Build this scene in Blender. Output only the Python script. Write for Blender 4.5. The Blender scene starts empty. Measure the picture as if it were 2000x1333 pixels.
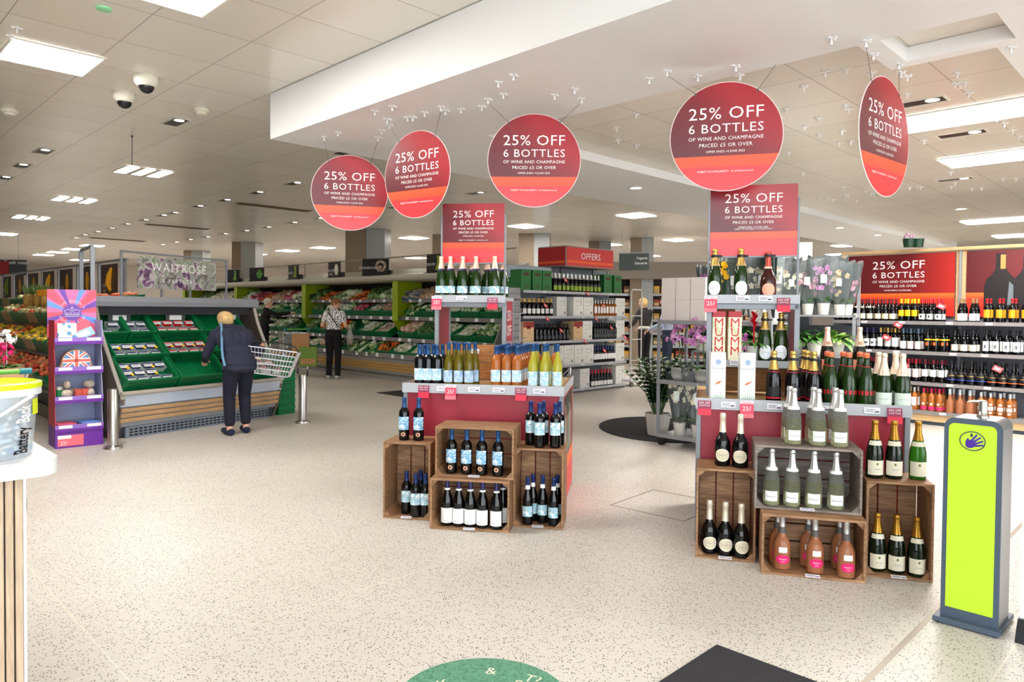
import bpy, bmesh, math, random
from mathutils import Vector, Matrix
import numpy as np
R=math.radians
random.seed(7)
S=bpy.context.scene; COL=S.collection

# ------------------------------------------------------------------ camera
F=1400.0; TILT=R(1.3); ROLL=R(0.5); EYE=Vector((0,0,1.45)); CX,CY=1000.0,636.8
FWD=Vector((0,math.cos(TILT),-math.sin(TILT))); UP0=Vector((0,math.sin(TILT),math.cos(TILT))); RT0=Vector((1,0,0))
RT=RT0*math.cos(ROLL)+UP0*math.sin(ROLL); UPV=UP0*math.cos(ROLL)-RT0*math.sin(ROLL)
cd=bpy.data.cameras.new('camera'); cam=bpy.data.objects.new('camera',cd); COL.objects.link(cam)
cd.sensor_width=36; cd.lens=36*F/2000; cd.shift_y=-(666.5-CY)/2000; cd.clip_start=.05; cd.clip_end=200
cam.matrix_world=Matrix(((RT.x,UPV.x,-FWD.x,EYE.x),(RT.y,UPV.y,-FWD.y,EYE.y),(RT.z,UPV.z,-FWD.z,EYE.z),(0,0,0,1)))
S.camera=cam
# ------------------------------------------------------------------ daylight through the open shop front, exposure
W=bpy.data.worlds.new('world'); S.world=W; W.use_nodes=True
W.node_tree.nodes['Background'].inputs[0].default_value=(.88,.95,1,1)
W.node_tree.nodes['Background'].inputs[1].default_value=2.6
S.view_settings.view_transform='Standard'; S.view_settings.look='None'; S.view_settings.gamma=1
S.view_settings.use_curve_mapping=False; S.view_settings.exposure=1.16
c=S.cycles
c.max_bounces=7; c.diffuse_bounces=4; c.glossy_bounces=3; c.transmission_bounces=6; c.transparent_max_bounces=8
c.caustics_reflective=False; c.caustics_refractive=False; c.sample_clamp_indirect=10; c.use_denoising=True
c.use_adaptive_sampling=True; c.adaptive_threshold=.02

# ------------------------------------------------------------------ photo pixel -> point in the place
def ray(x,y): return RT*((x-CX)/F)-UPV*((y-CY)/F)+FWD
def at(x,y,z=0.0):
    d=ray(x,y); return EYE+d*((z-EYE.z)/d.z)
def atd(x,y,dep):
    d=ray(x,y); return EYE+d*(dep/d.y)
S2=math.sqrt(.5)
def uv(u,v,z=0.0): return Vector(((u-v)*S2,(u+v)*S2,z))

# ------------------------------------------------------------------ materials
def lin(c):
    return tuple(((v/255)/12.92 if v/255<=.04045 else ((v/255+.055)/1.055)**2.4) for v in c)
MATS={}
def mat(name,col,rough=.5,metal=0,emit=0,trans=0,var=0,scale=20,bump=0,alpha=1,ior=1.45,spec=.5,col2=None,stretch=None,coat=0):
    if name in MATS: return MATS[name]
    m=bpy.data.materials.new(name); m.use_nodes=True; nt=m.node_tree; b=nt.nodes['Principled BSDF']
    L=lin(col); b.inputs['Base Color'].default_value=(*L,1); b.inputs['Roughness'].default_value=rough; b.inputs['Metallic'].default_value=metal
    b.inputs['IOR'].default_value=ior; b.inputs['Specular IOR Level'].default_value=spec
    if coat: b.inputs['Coat Weight'].default_value=coat; b.inputs['Coat Roughness'].default_value=.08
    if trans: b.inputs['Transmission Weight'].default_value=trans
    if alpha<1: b.inputs['Alpha'].default_value=alpha
    if emit: b.inputs['Emission Color'].default_value=(*L,1); b.inputs['Emission Strength'].default_value=emit
    if var or col2 or bump:
        tc=nt.nodes.new('ShaderNodeTexCoord'); n=nt.nodes.new('ShaderNodeTexNoise'); n.inputs['Scale'].default_value=scale; n.inputs['Detail'].default_value=3
        src=tc.outputs['Object']
        if stretch:
            mp=nt.nodes.new('ShaderNodeMapping'); mp.inputs['Scale'].default_value=stretch; nt.links.new(src,mp.inputs[0]); src=mp.outputs[0]
        nt.links.new(src,n.inputs['Vector'])
        if var or col2:
            cr=nt.nodes.new('ShaderNodeValToRGB'); nt.links.new(n.outputs['Fac'],cr.inputs[0])
            a=[max(0,x*(1-var)) for x in L]; d=lin(col2) if col2 else [min(1,x*(1+var)) for x in L]
            cr.color_ramp.elements[0].position=.38; cr.color_ramp.elements[1].position=.62
            cr.color_ramp.elements[0].color=(*a,1); cr.color_ramp.elements[1].color=(*d,1)
            nt.links.new(cr.outputs[0],b.inputs['Base Color'])
        if bump:
            bp=nt.nodes.new('ShaderNodeBump'); bp.inputs['Strength'].default_value=bump; bp.inputs['Distance'].default_value=.01
            nt.links.new(n.outputs['Fac'],bp.inputs['Height']); nt.links.new(bp.outputs[0],b.inputs['Normal'])
    MATS[name]=m; return m
class N:
    """small node-graph writer"""
    def __init__(s,name):
        s.m=bpy.data.materials.new(name); s.m.use_nodes=True; s.t=s.m.node_tree; s.b=s.t.nodes['Principled BSDF']; MATS[name]=s.m
    def n(s,typ,ins={},**kw):
        o=s.t.nodes.new('ShaderNode'+typ)
        for k,v in kw.items(): setattr(o,k,v)
        for k,v in ins.items():
            if hasattr(v,'is_output'): s.t.links.new(v,o.inputs[k])
            else: o.inputs[k].default_value=v
        return o
    def math(s,op,a,b=None,c=None):
        o=s.t.nodes.new('ShaderNodeMath'); o.operation=op
        for i,v in enumerate((a,b,c)):
            if v is None: continue
            if hasattr(v,'is_output'): s.t.links.new(v,o.inputs[i])
            else: o.inputs[i].default_value=v
        return o.outputs[0]
    def mix(s,f,a,b):
        o=s.t.nodes.new('ShaderNodeMix'); o.data_type='RGBA'
        for i,v in ((0,f),(6,a),(7,b)):
            if hasattr(v,'is_output'): s.t.links.new(v,o.inputs[i])
            else: o.inputs[i].default_value=(*lin(v),1) if i and len(v)==3 else v
        return o.outputs[2]
    def ramp(s,f,stops,const=False):
        o=s.t.nodes.new('ShaderNodeValToRGB'); s.t.links.new(f,o.inputs[0]); r=o.color_ramp
        if const: r.interpolation='CONSTANT'
        while len(r.elements)<len(stops): r.elements.new(.5)
        for e,(p,cl) in zip(r.elements,stops): e.position=p; e.color=(*lin(cl),1)
        return o.outputs[0]
    def base(s,c,rough=.5,**kw):
        s.t.links.new(c,s.b.inputs['Base Color']); s.b.inputs['Roughness'].default_value=rough
        for k,v in kw.items(): s.b.inputs[k].default_value=v
        return s.m
    def xyz(s,out='Object'):
        tc=s.n('TexCoord'); sp=s.n('SeparateXYZ',{0:tc.outputs[out]}); return tc.outputs[out],sp.outputs

# ------------------------------------------------------------------ mesh building
class MB:
    def __init__(s): s.v=[]; s.f=[]; s.mi=[]; s.M=Matrix.Identity(4); s.c=0
    def at(s,x=0,y=0,z=0,rx=0,ry=0,rz=0):
        s.M=Matrix.Translation((x,y,z))@Matrix.Rotation(rz,4,'Z')@Matrix.Rotation(ry,4,'Y')@Matrix.Rotation(rx,4,'X'); return s
    def add(s,vs,fs):
        k=len(s.v); s.v+=[tuple(s.M@Vector(p)) for p in vs]; s.f+=[tuple(i+k for i in f) for f in fs]; s.mi+=[s.c]*len(fs); return s
    def m(s,i): s.c=i; return s
    def box(s,x0,y0,z0,x1,y1,z1,b=0):
        if x1<x0: x0,x1=x1,x0
        if y1<y0: y0,y1=y1,y0
        if z1<z0: z0,z1=z1,z0
        if not b:
            return s.add([(x,y,z) for x in (x0,x1) for y in (y0,y1) for z in (z0,z1)],[(0,1,3,2),(4,6,7,5),(0,4,5,1),(2,3,7,6),(0,2,6,4),(1,5,7,3)])
        b=min(b,(x1-x0)*.49,(y1-y0)*.49,(z1-z0)*.49)
        V=[];ix={}
        for i,x in enumerate((x0,x1)):
            for j,y in enumerate((y0,y1)):
                for k,z in enumerate((z0,z1)):
                    dx,dy,dz=(b if i==0 else -b),(b if j==0 else -b),(b if k==0 else -b)
                    ix[i,j,k,0]=len(V);V.append((x,y+dy,z+dz)); ix[i,j,k,1]=len(V);V.append((x+dx,y,z+dz)); ix[i,j,k,2]=len(V);V.append((x+dx,y+dy,z))
        Fs=[]
        for i in (0,1):
            q=[ix[i,0,0,0],ix[i,1,0,0],ix[i,1,1,0],ix[i,0,1,0]]; Fs.append(q if i else q[::-1])
            q=[ix[0,i,0,1],ix[1,i,0,1],ix[1,i,1,1],ix[0,i,1,1]]; Fs.append(q[::-1] if i else q)
            q=[ix[0,0,i,2],ix[1,0,i,2],ix[1,1,i,2],ix[0,1,i,2]]; Fs.append(q if i else q[::-1])
        for a in (0,1):
            for d in (0,1):
                Fs.append([ix[0,a,d,1],ix[1,a,d,1],ix[1,a,d,2],ix[0,a,d,2]]); Fs.append([ix[a,0,d,0],ix[a,1,d,0],ix[a,1,d,2],ix[a,0,d,2]]); Fs.append([ix[a,d,0,0],ix[a,d,1,0],ix[a,d,1,1],ix[a,d,0,1]])
        for i in (0,1):
            for j in (0,1):
                for k in (0,1): Fs.append([ix[i,j,k,0],ix[i,j,k,1],ix[i,j,k,2]])
        return s.add(V,Fs)
    def lathe(s,prof,n=16,x=0,y=0):
        V=[];Fs=[]
        for r,z in prof:
            for i in range(n):
                a=2*math.pi*i/n; V.append((x+r*math.cos(a),y+r*math.sin(a),z))
        m=len(prof)
        for j in range(m-1):
            for i in range(n): Fs.append((j*n+i,j*n+(i+1)%n,(j+1)*n+(i+1)%n,(j+1)*n+i))
        if prof[0][0]>1e-5: Fs.append(tuple(range(n))[::-1])
        if prof[-1][0]>1e-5: Fs.append(tuple((m-1)*n+i for i in range(n)))
        return s.add(V,Fs)
    def tube(s,pts,r,n=8,cap=True,closed=False):
        P=[Vector(p) for p in pts]; rr=r if isinstance(r,(list,tuple)) else [r]*len(P); V=[];Fs=[]; m=len(P); up=None
        for i,p in enumerate(P):
            if closed: t=P[(i+1)%m]-P[i-1]
            else: t=(P[min(i+1,m-1)]-P[max(i-1,0)])
            t=t.normalized() if t.length>1e-9 else Vector((0,0,1))
            if up is None: up=Vector((0,0,1)) if abs(t.z)<.9 else Vector((1,0,0))
            a=t.cross(up).normalized(); b=a.cross(t).normalized(); up=b
            for k in range(n):
                w=2*math.pi*(k+.5)/n; V.append(tuple(p+a*(math.cos(w)*rr[i])+b*(math.sin(w)*rr[i])))
        for i in range(m if closed else m-1):
            j=(i+1)%m
            for k in range(n): Fs.append((i*n+k,i*n+(k+1)%n,j*n+(k+1)%n,j*n+k))
        if cap and not closed: Fs+= [tuple(range(n))[::-1],tuple((m-1)*n+k for k in range(n))]
        return s.add(V,Fs)
    def cyl(s,p,q,r,n=12): return s.tube([p,q],r,n)
    def prism(s,poly,z0,z1):
        n=len(poly); V=[(x,y,z0) for x,y in poly]+[(x,y,z1) for x,y in poly]
        Fs=[tuple(range(n))[::-1],tuple(range(n,2*n))]+[(i,(i+1)%n,(i+1)%n+n,i+n) for i in range(n)]
        return s.add(V,Fs)
    def prismy(s,poly,y0,y1):
        """poly of (x,z) extruded along y"""
        n=len(poly); V=[(x,y0,z) for x,z in poly]+[(x,y1,z) for x,z in poly]
        return s.add(V,[tuple(range(n)),tuple(range(n,2*n))[::-1]]+[(i,i+n,(i+1)%n+n,(i+1)%n) for i in range(n)])
    def prismx(s,poly,x0,x1):
        """poly of (y,z) extruded along x"""
        n=len(poly); V=[(x0,y,z) for y,z in poly]+[(x1,y,z) for y,z in poly]
        return s.add(V,[tuple(range(n))[::-1],tuple(range(n,2*n))]+[(i,(i+1)%n,(i+1)%n+n,i+n) for i in range(n)])
    def ball(s,x,y,z,rx,ry=None,rz=None,n=10,m=6):
        ry=rx if ry is None else ry; rz=rx if rz is None else rz
        V=[(x,y,z-rz)];Fs=[]
        for j in range(1,m):
            t=math.pi*j/m
            for i in range(n): a=2*math.pi*i/n; V.append((x+rx*math.sin(t)*math.cos(a),y+ry*math.sin(t)*math.sin(a),z-rz*math.cos(t)))
        V.append((x,y,z+rz)); k=len(V)-1
        for i in range(n): Fs.append((0,1+(i+1)%n,1+i)); Fs.append((k,k-n+i,k-n+(i+1)%n))
        for j in range(m-2):
            for i in range(n): Fs.append((1+j*n+i,1+j*n+(i+1)%n,1+(j+1)*n+(i+1)%n,1+(j+1)*n+i))
        return s.add(V,Fs)
    def text(s,body,size,x=0,y=0,z=0,align='CENTER',space=1.0,wide=1.0,wrap=0,plane='XZ',ext=.0006,shear=0):
        """flat lettering in the XZ plane facing -Y (or bent round a cylinder of radius wrap, or flat on XY)"""
        V,Fs=glyphs(body,align,space,shear); o=[]
        for a,b,e in V:
            a*=size*wide; b*=size; d=ext if e else 0
            if wrap:
                w=-math.pi/2+(x+a)/wrap; r=wrap+d; o.append((r*math.cos(w),r*math.sin(w),z+b))
            elif plane=='XZ': o.append((x+a,y-d,z+b))
            else: o.append((x+a,y+b,z+d))
        return s.add(o,Fs)
    def patch(s,r,z0,z1,a0,a1,n=10,t=.0004):
        """a label bent round a bottle: from angle a0 to a1 (0 faces -Y)"""
        V=[];Fs=[]
        for i in range(n+1):
            w=-math.pi/2+a0+(a1-a0)*i/n
            for z in (z0,z1): V.append(((r+t)*math.cos(w),(r+t)*math.sin(w),z))
        for i in range(n): Fs.append((2*i,2*i+2,2*i+3,2*i+1))
        return s.add(V,Fs)
    def build(s,name,mats,parent=None,smooth=40,loc=None,rz=0):
        me=bpy.data.meshes.new(name); me.from_pydata(s.v,[],s.f); me.polygons.foreach_set('material_index',s.mi)
        for m in (mats if isinstance(mats,(list,tuple)) else [mats]): me.materials.append(m)
        if smooth:
            me.polygons.foreach_set('use_smooth',[True]*len(s.f))
            if smooth<180: me.set_sharp_from_angle(angle=R(smooth))
        me.update()
        return link(name,me,parent,loc,rz)
GL={}
def glyphs(body,align,space,shear=0):
    k=(body,align,space,shear)
    if k not in GL:
        cu=bpy.data.curves.new('t','FONT'); cu.body=body; cu.align_x=align; cu.space_character=space; cu.shear=shear; cu.size=1; cu.resolution_u=2; cu.extrude=.0
        o=bpy.data.objects.new('t',cu); COL.objects.link(o); dg=bpy.context.evaluated_depsgraph_get(); me=bpy.data.meshes.new_from_object(o.evaluated_get(dg))
        V=[(v.co.x,v.co.y,1) for v in me.vertices]; Fs=[tuple(p.vertices) for p in me.polygons]
        bpy.data.objects.remove(o); bpy.data.curves.remove(cu); bpy.data.meshes.remove(me); GL[k]=(V,Fs)
    return GL[k]
def link(name,data,parent=None,loc=None,rz=0):
    o=bpy.data.objects.new(name,data); COL.objects.link(o)
    if parent is not None: o.parent=parent
    if loc is not None: o.location=loc
    if rz: o.rotation_euler=(0,0,rz)
    return o
def tag(o,label=None,cat=None,group=None,kind=None):
    if label: o['label']=label
    if cat: o['category']=cat
    if group: o['group']=group
    if kind: o['kind']=kind
    return o
def thing(name,label,cat,loc=(0,0,0),rz=0,group=None):
    return tag(link(name,None,None,loc,rz),label,cat,group)
KIDS={}
def dup(o,loc=None,rz=None,label=None,group=None,scale=None,cat=None):
    """a copy of a thing with copies of its parts and their sub-parts"""
    if o.name not in KIDS: KIDS[o.name]=[(ch,list(ch.children)) for ch in o.children]
    r=o.copy(); COL.objects.link(r)
    if loc is not None: r.location=loc
    if rz is not None: r.rotation_euler=rz if isinstance(rz,tuple) else (0,0,rz)
    if scale is not None: r.scale=(scale,)*3 if isinstance(scale,(int,float)) else scale
    tag(r,label,cat,group)
    for ch,gs in KIDS[o.name]:
        c2=ch.copy(); COL.objects.link(c2); c2.parent=r
        for g in gs: d=g.copy(); COL.objects.link(d); d.parent=c2
    return r
class Proto:
    """first use moves the prototype itself, later uses copy it"""
    def __init__(s,make): s.make=make; s.o=None
    def __call__(s,loc,rz=0,label=None,group=None,scale=None,cat=None):
        if s.o is None:
            s.o=s.make(); o=s.o; o.location=loc; o.rotation_euler=rz if isinstance(rz,tuple) else (0,0,rz)
            if scale is not None: o.scale=(scale,)*3 if isinstance(scale,(int,float)) else scale
            return tag(o,label,cat,group)
        return dup(s.o,loc,rz,label,group,scale or (1,1,1),cat)
ORD='first second third fourth fifth sixth seventh eighth ninth tenth eleventh twelfth thirteenth fourteenth fifteenth sixteenth seventeenth eighteenth nineteenth twentieth'.split()
def nth(i,n=None):
    if n==1: return 'only'
    if i<20: return ORD[i]
    t='twenty thirty forty fifty sixty seventy eighty ninety'.split()[i//10-2+(0)]
    k=(i+1)
    if k%10==0: return {20:'twentieth',30:'thirtieth',40:'fortieth',50:'fiftieth',60:'sixtieth',70:'seventieth',80:'eightieth',90:'ninetieth'}[k]
    return {2:'twenty',3:'thirty',4:'forty',5:'fifty',6:'sixty',7:'seventy',8:'eighty',9:'ninety'}[k//10]+'-'+ORD[k%10-1]
def along(root,x,y,z=0): 
    """a point given in a fixture's own frame"""
    M=Matrix.Translation(root.location)@Matrix.Rotation(root.rotation_euler.z,4,'Z'); return M@Vector((x,y,z))
WHITE=mat('white paint',(235,235,235),.55); GREY=mat('grey powder coat',(138,142,148),.45,.2); DGREY=mat('dark grey',(62,66,72),.5); BLACK=mat('black plastic',(18,18,20),.45)
STEEL=mat('brushed steel',(190,188,184),.28,1); PAPER=mat('white card',(240,240,240),.6); CHROME=mat('chrome wire',(205,205,208),.18,1)
LET=mat('white lettering',(248,246,244),.5); GREEN=mat('green crate plastic',(0,112,62),.42); RED=mat('red print',(214,40,52),.5)
# ================================================================== the room
def floor_mat():
    k=N('terrazzo'); tc,_=k.xyz()
    vo=k.n('TexVoronoi',{'Vector':tc,'Scale':95.0},feature='F1')
    sep=k.n('SeparateColor',{0:vo.outputs['Color']})
    big=k.math('MULTIPLY',k.math('LESS_THAN',vo.outputs['Distance'],.33),k.math('GREATER_THAN',sep.outputs[0],.56))
    vo2=k.n('TexVoronoi',{'Vector':tc,'Scale':190.0},feature='F1'); s2=k.n('SeparateColor',{0:vo2.outputs['Color']})
    sm=k.math('MULTIPLY',k.math('LESS_THAN',vo2.outputs['Distance'],.36),k.math('GREATER_THAN',s2.outputs[0],.6))
    no=k.n('TexNoise',{'Vector':tc,'Scale':.55,'Detail':3.0})
    base=k.ramp(no.outputs[0],[(.35,(206,200,191)),(.65,(219,214,206))])
    c1=k.mix(sm,base,(186,174,156)); c2=k.mix(big,c1,(96,89,81))
    # thin joints of the slabs, on the 45 degree grid of the shop
    mp=k.n('Mapping',{'Vector':tc,'Rotation':(0,0,R(-45)),'Location':(.35,.62,0)}); sx=k.n('SeparateXYZ',{0:mp.outputs[0]})
    def line(o,p): return k.math('LESS_THAN',k.math('ABSOLUTE',k.math('SUBTRACT',k.math('FRACT',k.math('DIVIDE',o,p)),.5)),.0016)
    j=k.math('MAXIMUM',line(sx.outputs[0],2.5),line(sx.outputs[1],2.5))
    c3=k.mix(k.math('MULTIPLY',j,.45),c2,(238,226,204))
    return k.base(c3,.38,**{'Specular IOR Level':.3})
def ceil_mat(name,a,b,off):
    k=N(name); tc,_=k.xyz(); mp=k.n('Mapping',{'Vector':tc,'Rotation':(0,0,R(-45)),'Location':off}); sx=k.n('SeparateXYZ',{0:mp.outputs[0]})
    def line(o): return k.math('LESS_THAN',k.math('ABSOLUTE',k.math('SUBTRACT',k.math('FRACT',k.math('DIVIDE',o,.69)),.5)),.006)
    j=k.math('MAXIMUM',line(sx.outputs[0]),line(sx.outputs[1]))
    fl=k.n('Combine'+'XYZ',{0:k.math('FLOOR',k.math('ADD',k.math('DIVIDE',sx.outputs[0],.69),.5)),1:k.math('FLOOR',k.math('ADD',k.math('DIVIDE',sx.outputs[1],.69),.5))})
    wn=k.n('TexWhiteNoise',{'Vector':fl.outputs[0]})
    c=k.mix(wn.outputs[0],a,b); c=k.mix(k.math('MULTIPLY',j,.55),c,(120,112,98))
    return k.base(c,.24,**{'Specular IOR Level':.6})
def slab(name,pts,z0,z1,m,label=None):
    b=MB(); b.prism([(p.x,p.y) for p in pts],z0,z1); return tag(b.build(name,m,smooth=0),label,None,None,'structure')
CH=3.42; CH2=3.09; SB=3.0
box4=lambda u0,u1,v0,v1:[uv(u0,v0),uv(u1,v0),uv(u1,v1),uv(u0,v1)]
slab('floor',[Vector(p) for p in ((-30,-9),(22,-9),(22,36),(-30,36))],-.1,0,floor_mat())
cm=ceil_mat('ceiling tile left',(238,233,224),(231,225,214),(.0,.0,0))
slab('ceiling',[Vector(p) for p in ((-30,-2.2),(22,-2.2),(22,36),(-30,36))],CH,CH+.1,cm)
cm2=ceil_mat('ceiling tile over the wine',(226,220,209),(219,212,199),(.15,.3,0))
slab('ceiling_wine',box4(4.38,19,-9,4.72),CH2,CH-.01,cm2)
WB=mat('white bulkhead',(236,236,236),.5)
slab('trim_bulkhead_front',box4(3.11,4.38,-9,6.28),SB,CH-.004,WB)
slab('trim_bulkhead_side',box4(4.38,20,4.72,6.28),SB,CH-.005,WB)
f=MB()
for a in ((4.38,4.86,1.44,1.56),(4.86,4.96,.2,1.56),(4.38,4.86,.2,.88)): f.prism([(p.x,p.y) for p in box4(*a)],SB,CH2-.002)
tag(f.build('trim_ceiling_frame',WB,smooth=0),kind='structure')
slab('trim_ceiling_beam',box4(4.962,12,.2,.99),SB,CH2-.003,WB)
WALL=mat('wall paint',(236,226,216),.7)
for n,(x0,y0,x1,y1) in {'wall_back':(-30,36,22,36.2),'wall_left':(-30.2,-2.2,-30,36),'wall_right':(22,-2.2,22.2,36),'wall_daylight_block':(-30,-2.4,-3.2,-2.2)}.items():  # the wall behind the camera is unseen, added to cut daylight on the left
    b=MB(); b.box(x0,y0,0,x1,y1,CH); tag(b.build(n,WALL,smooth=0),kind='structure')
# columns: a brown face and a pale grey clad face
CB=mat('column brown',(148,130,108),.5); CG=mat('column grey',(168,172,172),.4)
for i,(p,D,w1,w2) in enumerate(((716,17.8,.55,.47),(471,21.6,.3,.46),(374,25,.3,.42),(1043,18.5,.4,.4),(1170,20.5,.3,.34),(1253,19.4,.3,.32),(866,19,.3,.3))):
    q=atd(p,500,D); b=MB(); b.box(-w1,0,0,0,.5,CH-.004); b.m(1).box(.001,-.02,0,w2,.48,CH-.004)
    o=b.build('column_%d'%(i+1),[CB,CG],loc=(q.x,q.y,0),rz=R(-8)); tag(o,kind='structure')
# floor details
b=MB(); p,q=uv(0,0),uv(0,0)
MET=mat('floor strip metal',(150,140,128),.4,.5)
a=at(1690,1333); d=uv(1,0); nrm=uv(0,1)
b.prism([(v.x,v.y) for v in (a-d*2+nrm*.012,a+d*9+nrm*.012,a+d*9-nrm*.012,a-d*2-nrm*.012)],0,.001)
tag(b.build('trim_floor_strip',MET,smooth=0),kind='structure')
b=MB(); c0=at(1193,987); c1=at(1277,957); ex=(c1-c0).normalized(); ey=Vector((ex.y,-ex.x,0)); w=.012
def bar(p,q):
    t=(q-p).normalized(); n2=Vector((-t.y,t.x,0))*w/2; b.prism([(v.x,v.y) for v in (p-n2,q-n2,q+n2,p+n2)],0,.0012)
P=[c0,c0+ex*.62,c0+ex*.62+ey*.6,c0+ey*.6]
for i in range(4): bar(P[i],P[(i+1)%4])
tag(b.build('floor_hatch_frame',MET,smooth=0),'thin metal frame of the square access cover set in the pale floor','floor hatch')
# ================================================================== lamps and fittings in the ceiling
LAMP=mat('lamp diffuser',(255,250,244),.5,emit=30); TRIM=mat('lamp trim',(225,220,210),.5); HOLE=mat('lamp recess',(22,20,18),.4)
SPOT=mat('spot lamp',(255,240,215),.5,emit=6); SPOT.cycles.emission_sampling='NONE'
def mk_panel3():
    t=thing('ceiling_light','','ceiling light'); b=MB()
    for a in ((-.33,-.33,.33,-.31),(-.33,.31,.33,.33),(-.33,-.31,-.31,.31),(.31,-.31,.33,.31),(-.146,-.31,-.069,.31),(.069,-.31,.146,.31)): b.box(a[0],a[1],-.014,a[2],a[3],-.002)
    b.build('lamp_frame',TRIM,t,0)
    for x in (-.215,0,.215):
        d=MB(); d.box(x-.068,-.31,-.009,x+.085,.31,-.004); d.build('diffuser',LAMP,t,0)
    return t
def mk_panel1():
    t=thing('ceiling_light','','ceiling light'); b=MB()
    for a in ((-.32,-.32,.32,-.3),(-.32,.3,.32,.32),(-.32,-.3,-.3,.3),(.3,-.3,.32,.3)): b.box(a[0],a[1],-.014,a[2],a[3],-.002)
    b.build('lamp_frame',TRIM,t,0)
    d=MB(); d.box(-.3,-.3,-.009,.3,.3,-.004); d.build('diffuser',LAMP,t,0)
    return t
P3,P1=Proto(mk_panel3),Proto(mk_panel1)
G='ceiling light panels'
def lamp(p,proto,lab,z=CH):
    q=at(*p,z); proto((q.x,q.y,z),R(45),lab,G)
for p,lab in (((280,335),'square three-bar ceiling light by the hanging wire over the fruit racks'),((145,390),'square three-bar ceiling light beyond the one with the hanging wire'),((60,425),'small bright three-bar ceiling light, third along the row over the fruit')): lamp(p,P3,lab)
for p,lab in (((98,112),'large bright ceiling light panel by the two dome cameras'),((336,-26),'bright ceiling light panel cut by the top edge, by the green lamp'),
  ((5,457),'ceiling light panel at the end of the three-bar row'),
  ((180,480),'ceiling light panel behind the tall grey post of the purple stand'),((143,487),'ceiling light panel just past the grey post of the purple stand'),((112,493),'ceiling light panel before the back wall, third past the grey post'),((85,498),'ceiling light panel just before the pale back wall'),((155,508),'low distant ceiling light panel behind the fruit posters'),
  ((1243,421),'ceiling light panel above the grey offers shelving end'),((1027,442),'ceiling light panel just above the red offers sign box'),((808,465),'ceiling light panel beside the second round sign, over the chiller'),((630,484),'ceiling light panel over the mushroom end of the chiller'),((562,490),'ceiling light panel over the salad header of the chiller'),((812,504),'low distant ceiling light panel behind the mushroom header'),((500,497),'distant ceiling light panel beside the grey column'),
  ((1325,469),'ceiling light panel above the yogurt aisle sign'),((1188,478),'ceiling light panel behind the red offers sign box'),((1268,500),'distant ceiling light panel beside the yogurt aisle sign'),((1309,516),'distant ceiling light panel above the stacked white boxes'),((1650,480),'ceiling light panel above the wrapped flowers'),((1636,497),'distant ceiling light panel behind the red bromeliad'),((1612,508),'lowest distant ceiling light panel behind the wrapped flowers')): lamp(p,P1,lab)
# wide twin panels over the wine wall
def mk_wide():
    t=thing('ceiling_light','','ceiling light'); b=MB()
    for a in ((-.62,-.32,.62,-.3),(-.62,.3,.62,.32),(-.62,-.3,-.6,.3),(.6,-.3,.62,.3)): b.box(a[0],a[1],-.014,a[2],a[3],-.002)
    b.build('lamp_frame',TRIM,t,0); d=MB(); d.box(-.6,-.3,-.009,.6,.3,-.004); d.build('diffuser',LAMP,t,0); return t
PW=Proto(mk_wide)
for p,lab in (((1852,230),'wide bright ceiling panel beside the narrow hanging sign'),((1975,303),'wide bright ceiling panel over the wine wall, second from the bulkhead'),((1960,430),'wide ceiling panel low over the wine wall header')):
    q=at(*p,CH2); PW((q.x,q.y,CH2),R(-45),lab,'wide ceiling panels over the wine')
q=at(2010,459,CH2); PW((q.x,q.y,CH2),R(-45),'ceiling panel end showing by the white banner top','wide ceiling panels over the wine')
# recessed spots
def mk_spot():
    t=thing('recessed_spotlight','','spotlight'); b=MB()
    for a in ((-.2,-.09,.2,-.075),(-.2,.075,.2,.09),(-.2,-.075,-.185,.075),(.185,-.075,.2,.075)): b.box(a[0],a[1],-.008,a[2],a[3],-.001)
    b.build('spot_frame',TRIM,t,0)
    h=MB(); h.box(-.185,-.075,-.004,.185,.075,-.002); h.build('recess',HOLE,t,0)
    l=MB(); l.lathe([(.0,-.0045),(.05,-.005)],14,.1); l.build('lamp_face',SPOT,t)
    return t
SP=Proto(mk_spot); k=0
rows={'left':[(343,238),(85,295),(43,323),(10,347)],'mid':[(674,297),(575,358),(503,376),(440,391),(388,403),(340,416),(318,421),(283,430),(248,438),(217,446),(190,453),(165,459),(147,465)],
 'far':[(931,377),(770,405),(622,427),(572,435),(522,444),(479,451),(438,457),(404,463),(370,468),(343,473),(316,478)]}
name={'left':'recessed spotlight in the tiled ceiling by the dome cameras, {} along','mid':'recessed spotlight in the long row over the produce, {} along','far':'recessed spotlight in the further row over the chiller, {} along'}
for r,ps in rows.items():
    for i,p in enumerate(ps):
        q=at(*p,CH); SP((q.x,q.y,CH),R(-45),name[r].format(nth(i)),'recessed spotlights')
for p,lab in (((1793,200),'twin recessed spotlight beside the narrow hanging sign'),((1879,261),'recessed spotlight between the two wide ceiling panels'),((1865,350),'twin recessed spotlight above the bottle picture on the wine wall')):
    q=at(*p,CH2); SP((q.x,q.y,CH2),R(-45),lab,'recessed spotlights')
def mk_round():
    t=thing('round_downlight','','downlight'); b=MB(); b.lathe([(.1,-.001),(.1,-.008),(.075,-.008),(.07,-.001)],18); b.build('trim_ring',TRIM,t); l=MB(); l.lathe([(.07,-.003),(.0,-.004)],16); l.build('lamp_face',SPOT,t); return t
RD=Proto(mk_round)
for p,z,lab in (((1242,367),SB,'round downlight in the bulkhead above the offers sign'),((1640,445),SB,'round downlight in the bulkhead over the red bromeliad'),((1714,459),SB,'round downlight in the bulkhead over the wine header'),((1877,408),CH2,'round downlight over the wine wall header')):
    q=at(*p,z); RD((q.x,q.y,z),0,lab,'round downlights')
VENT=mat('vent slats',(112,96,72),.5)
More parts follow.
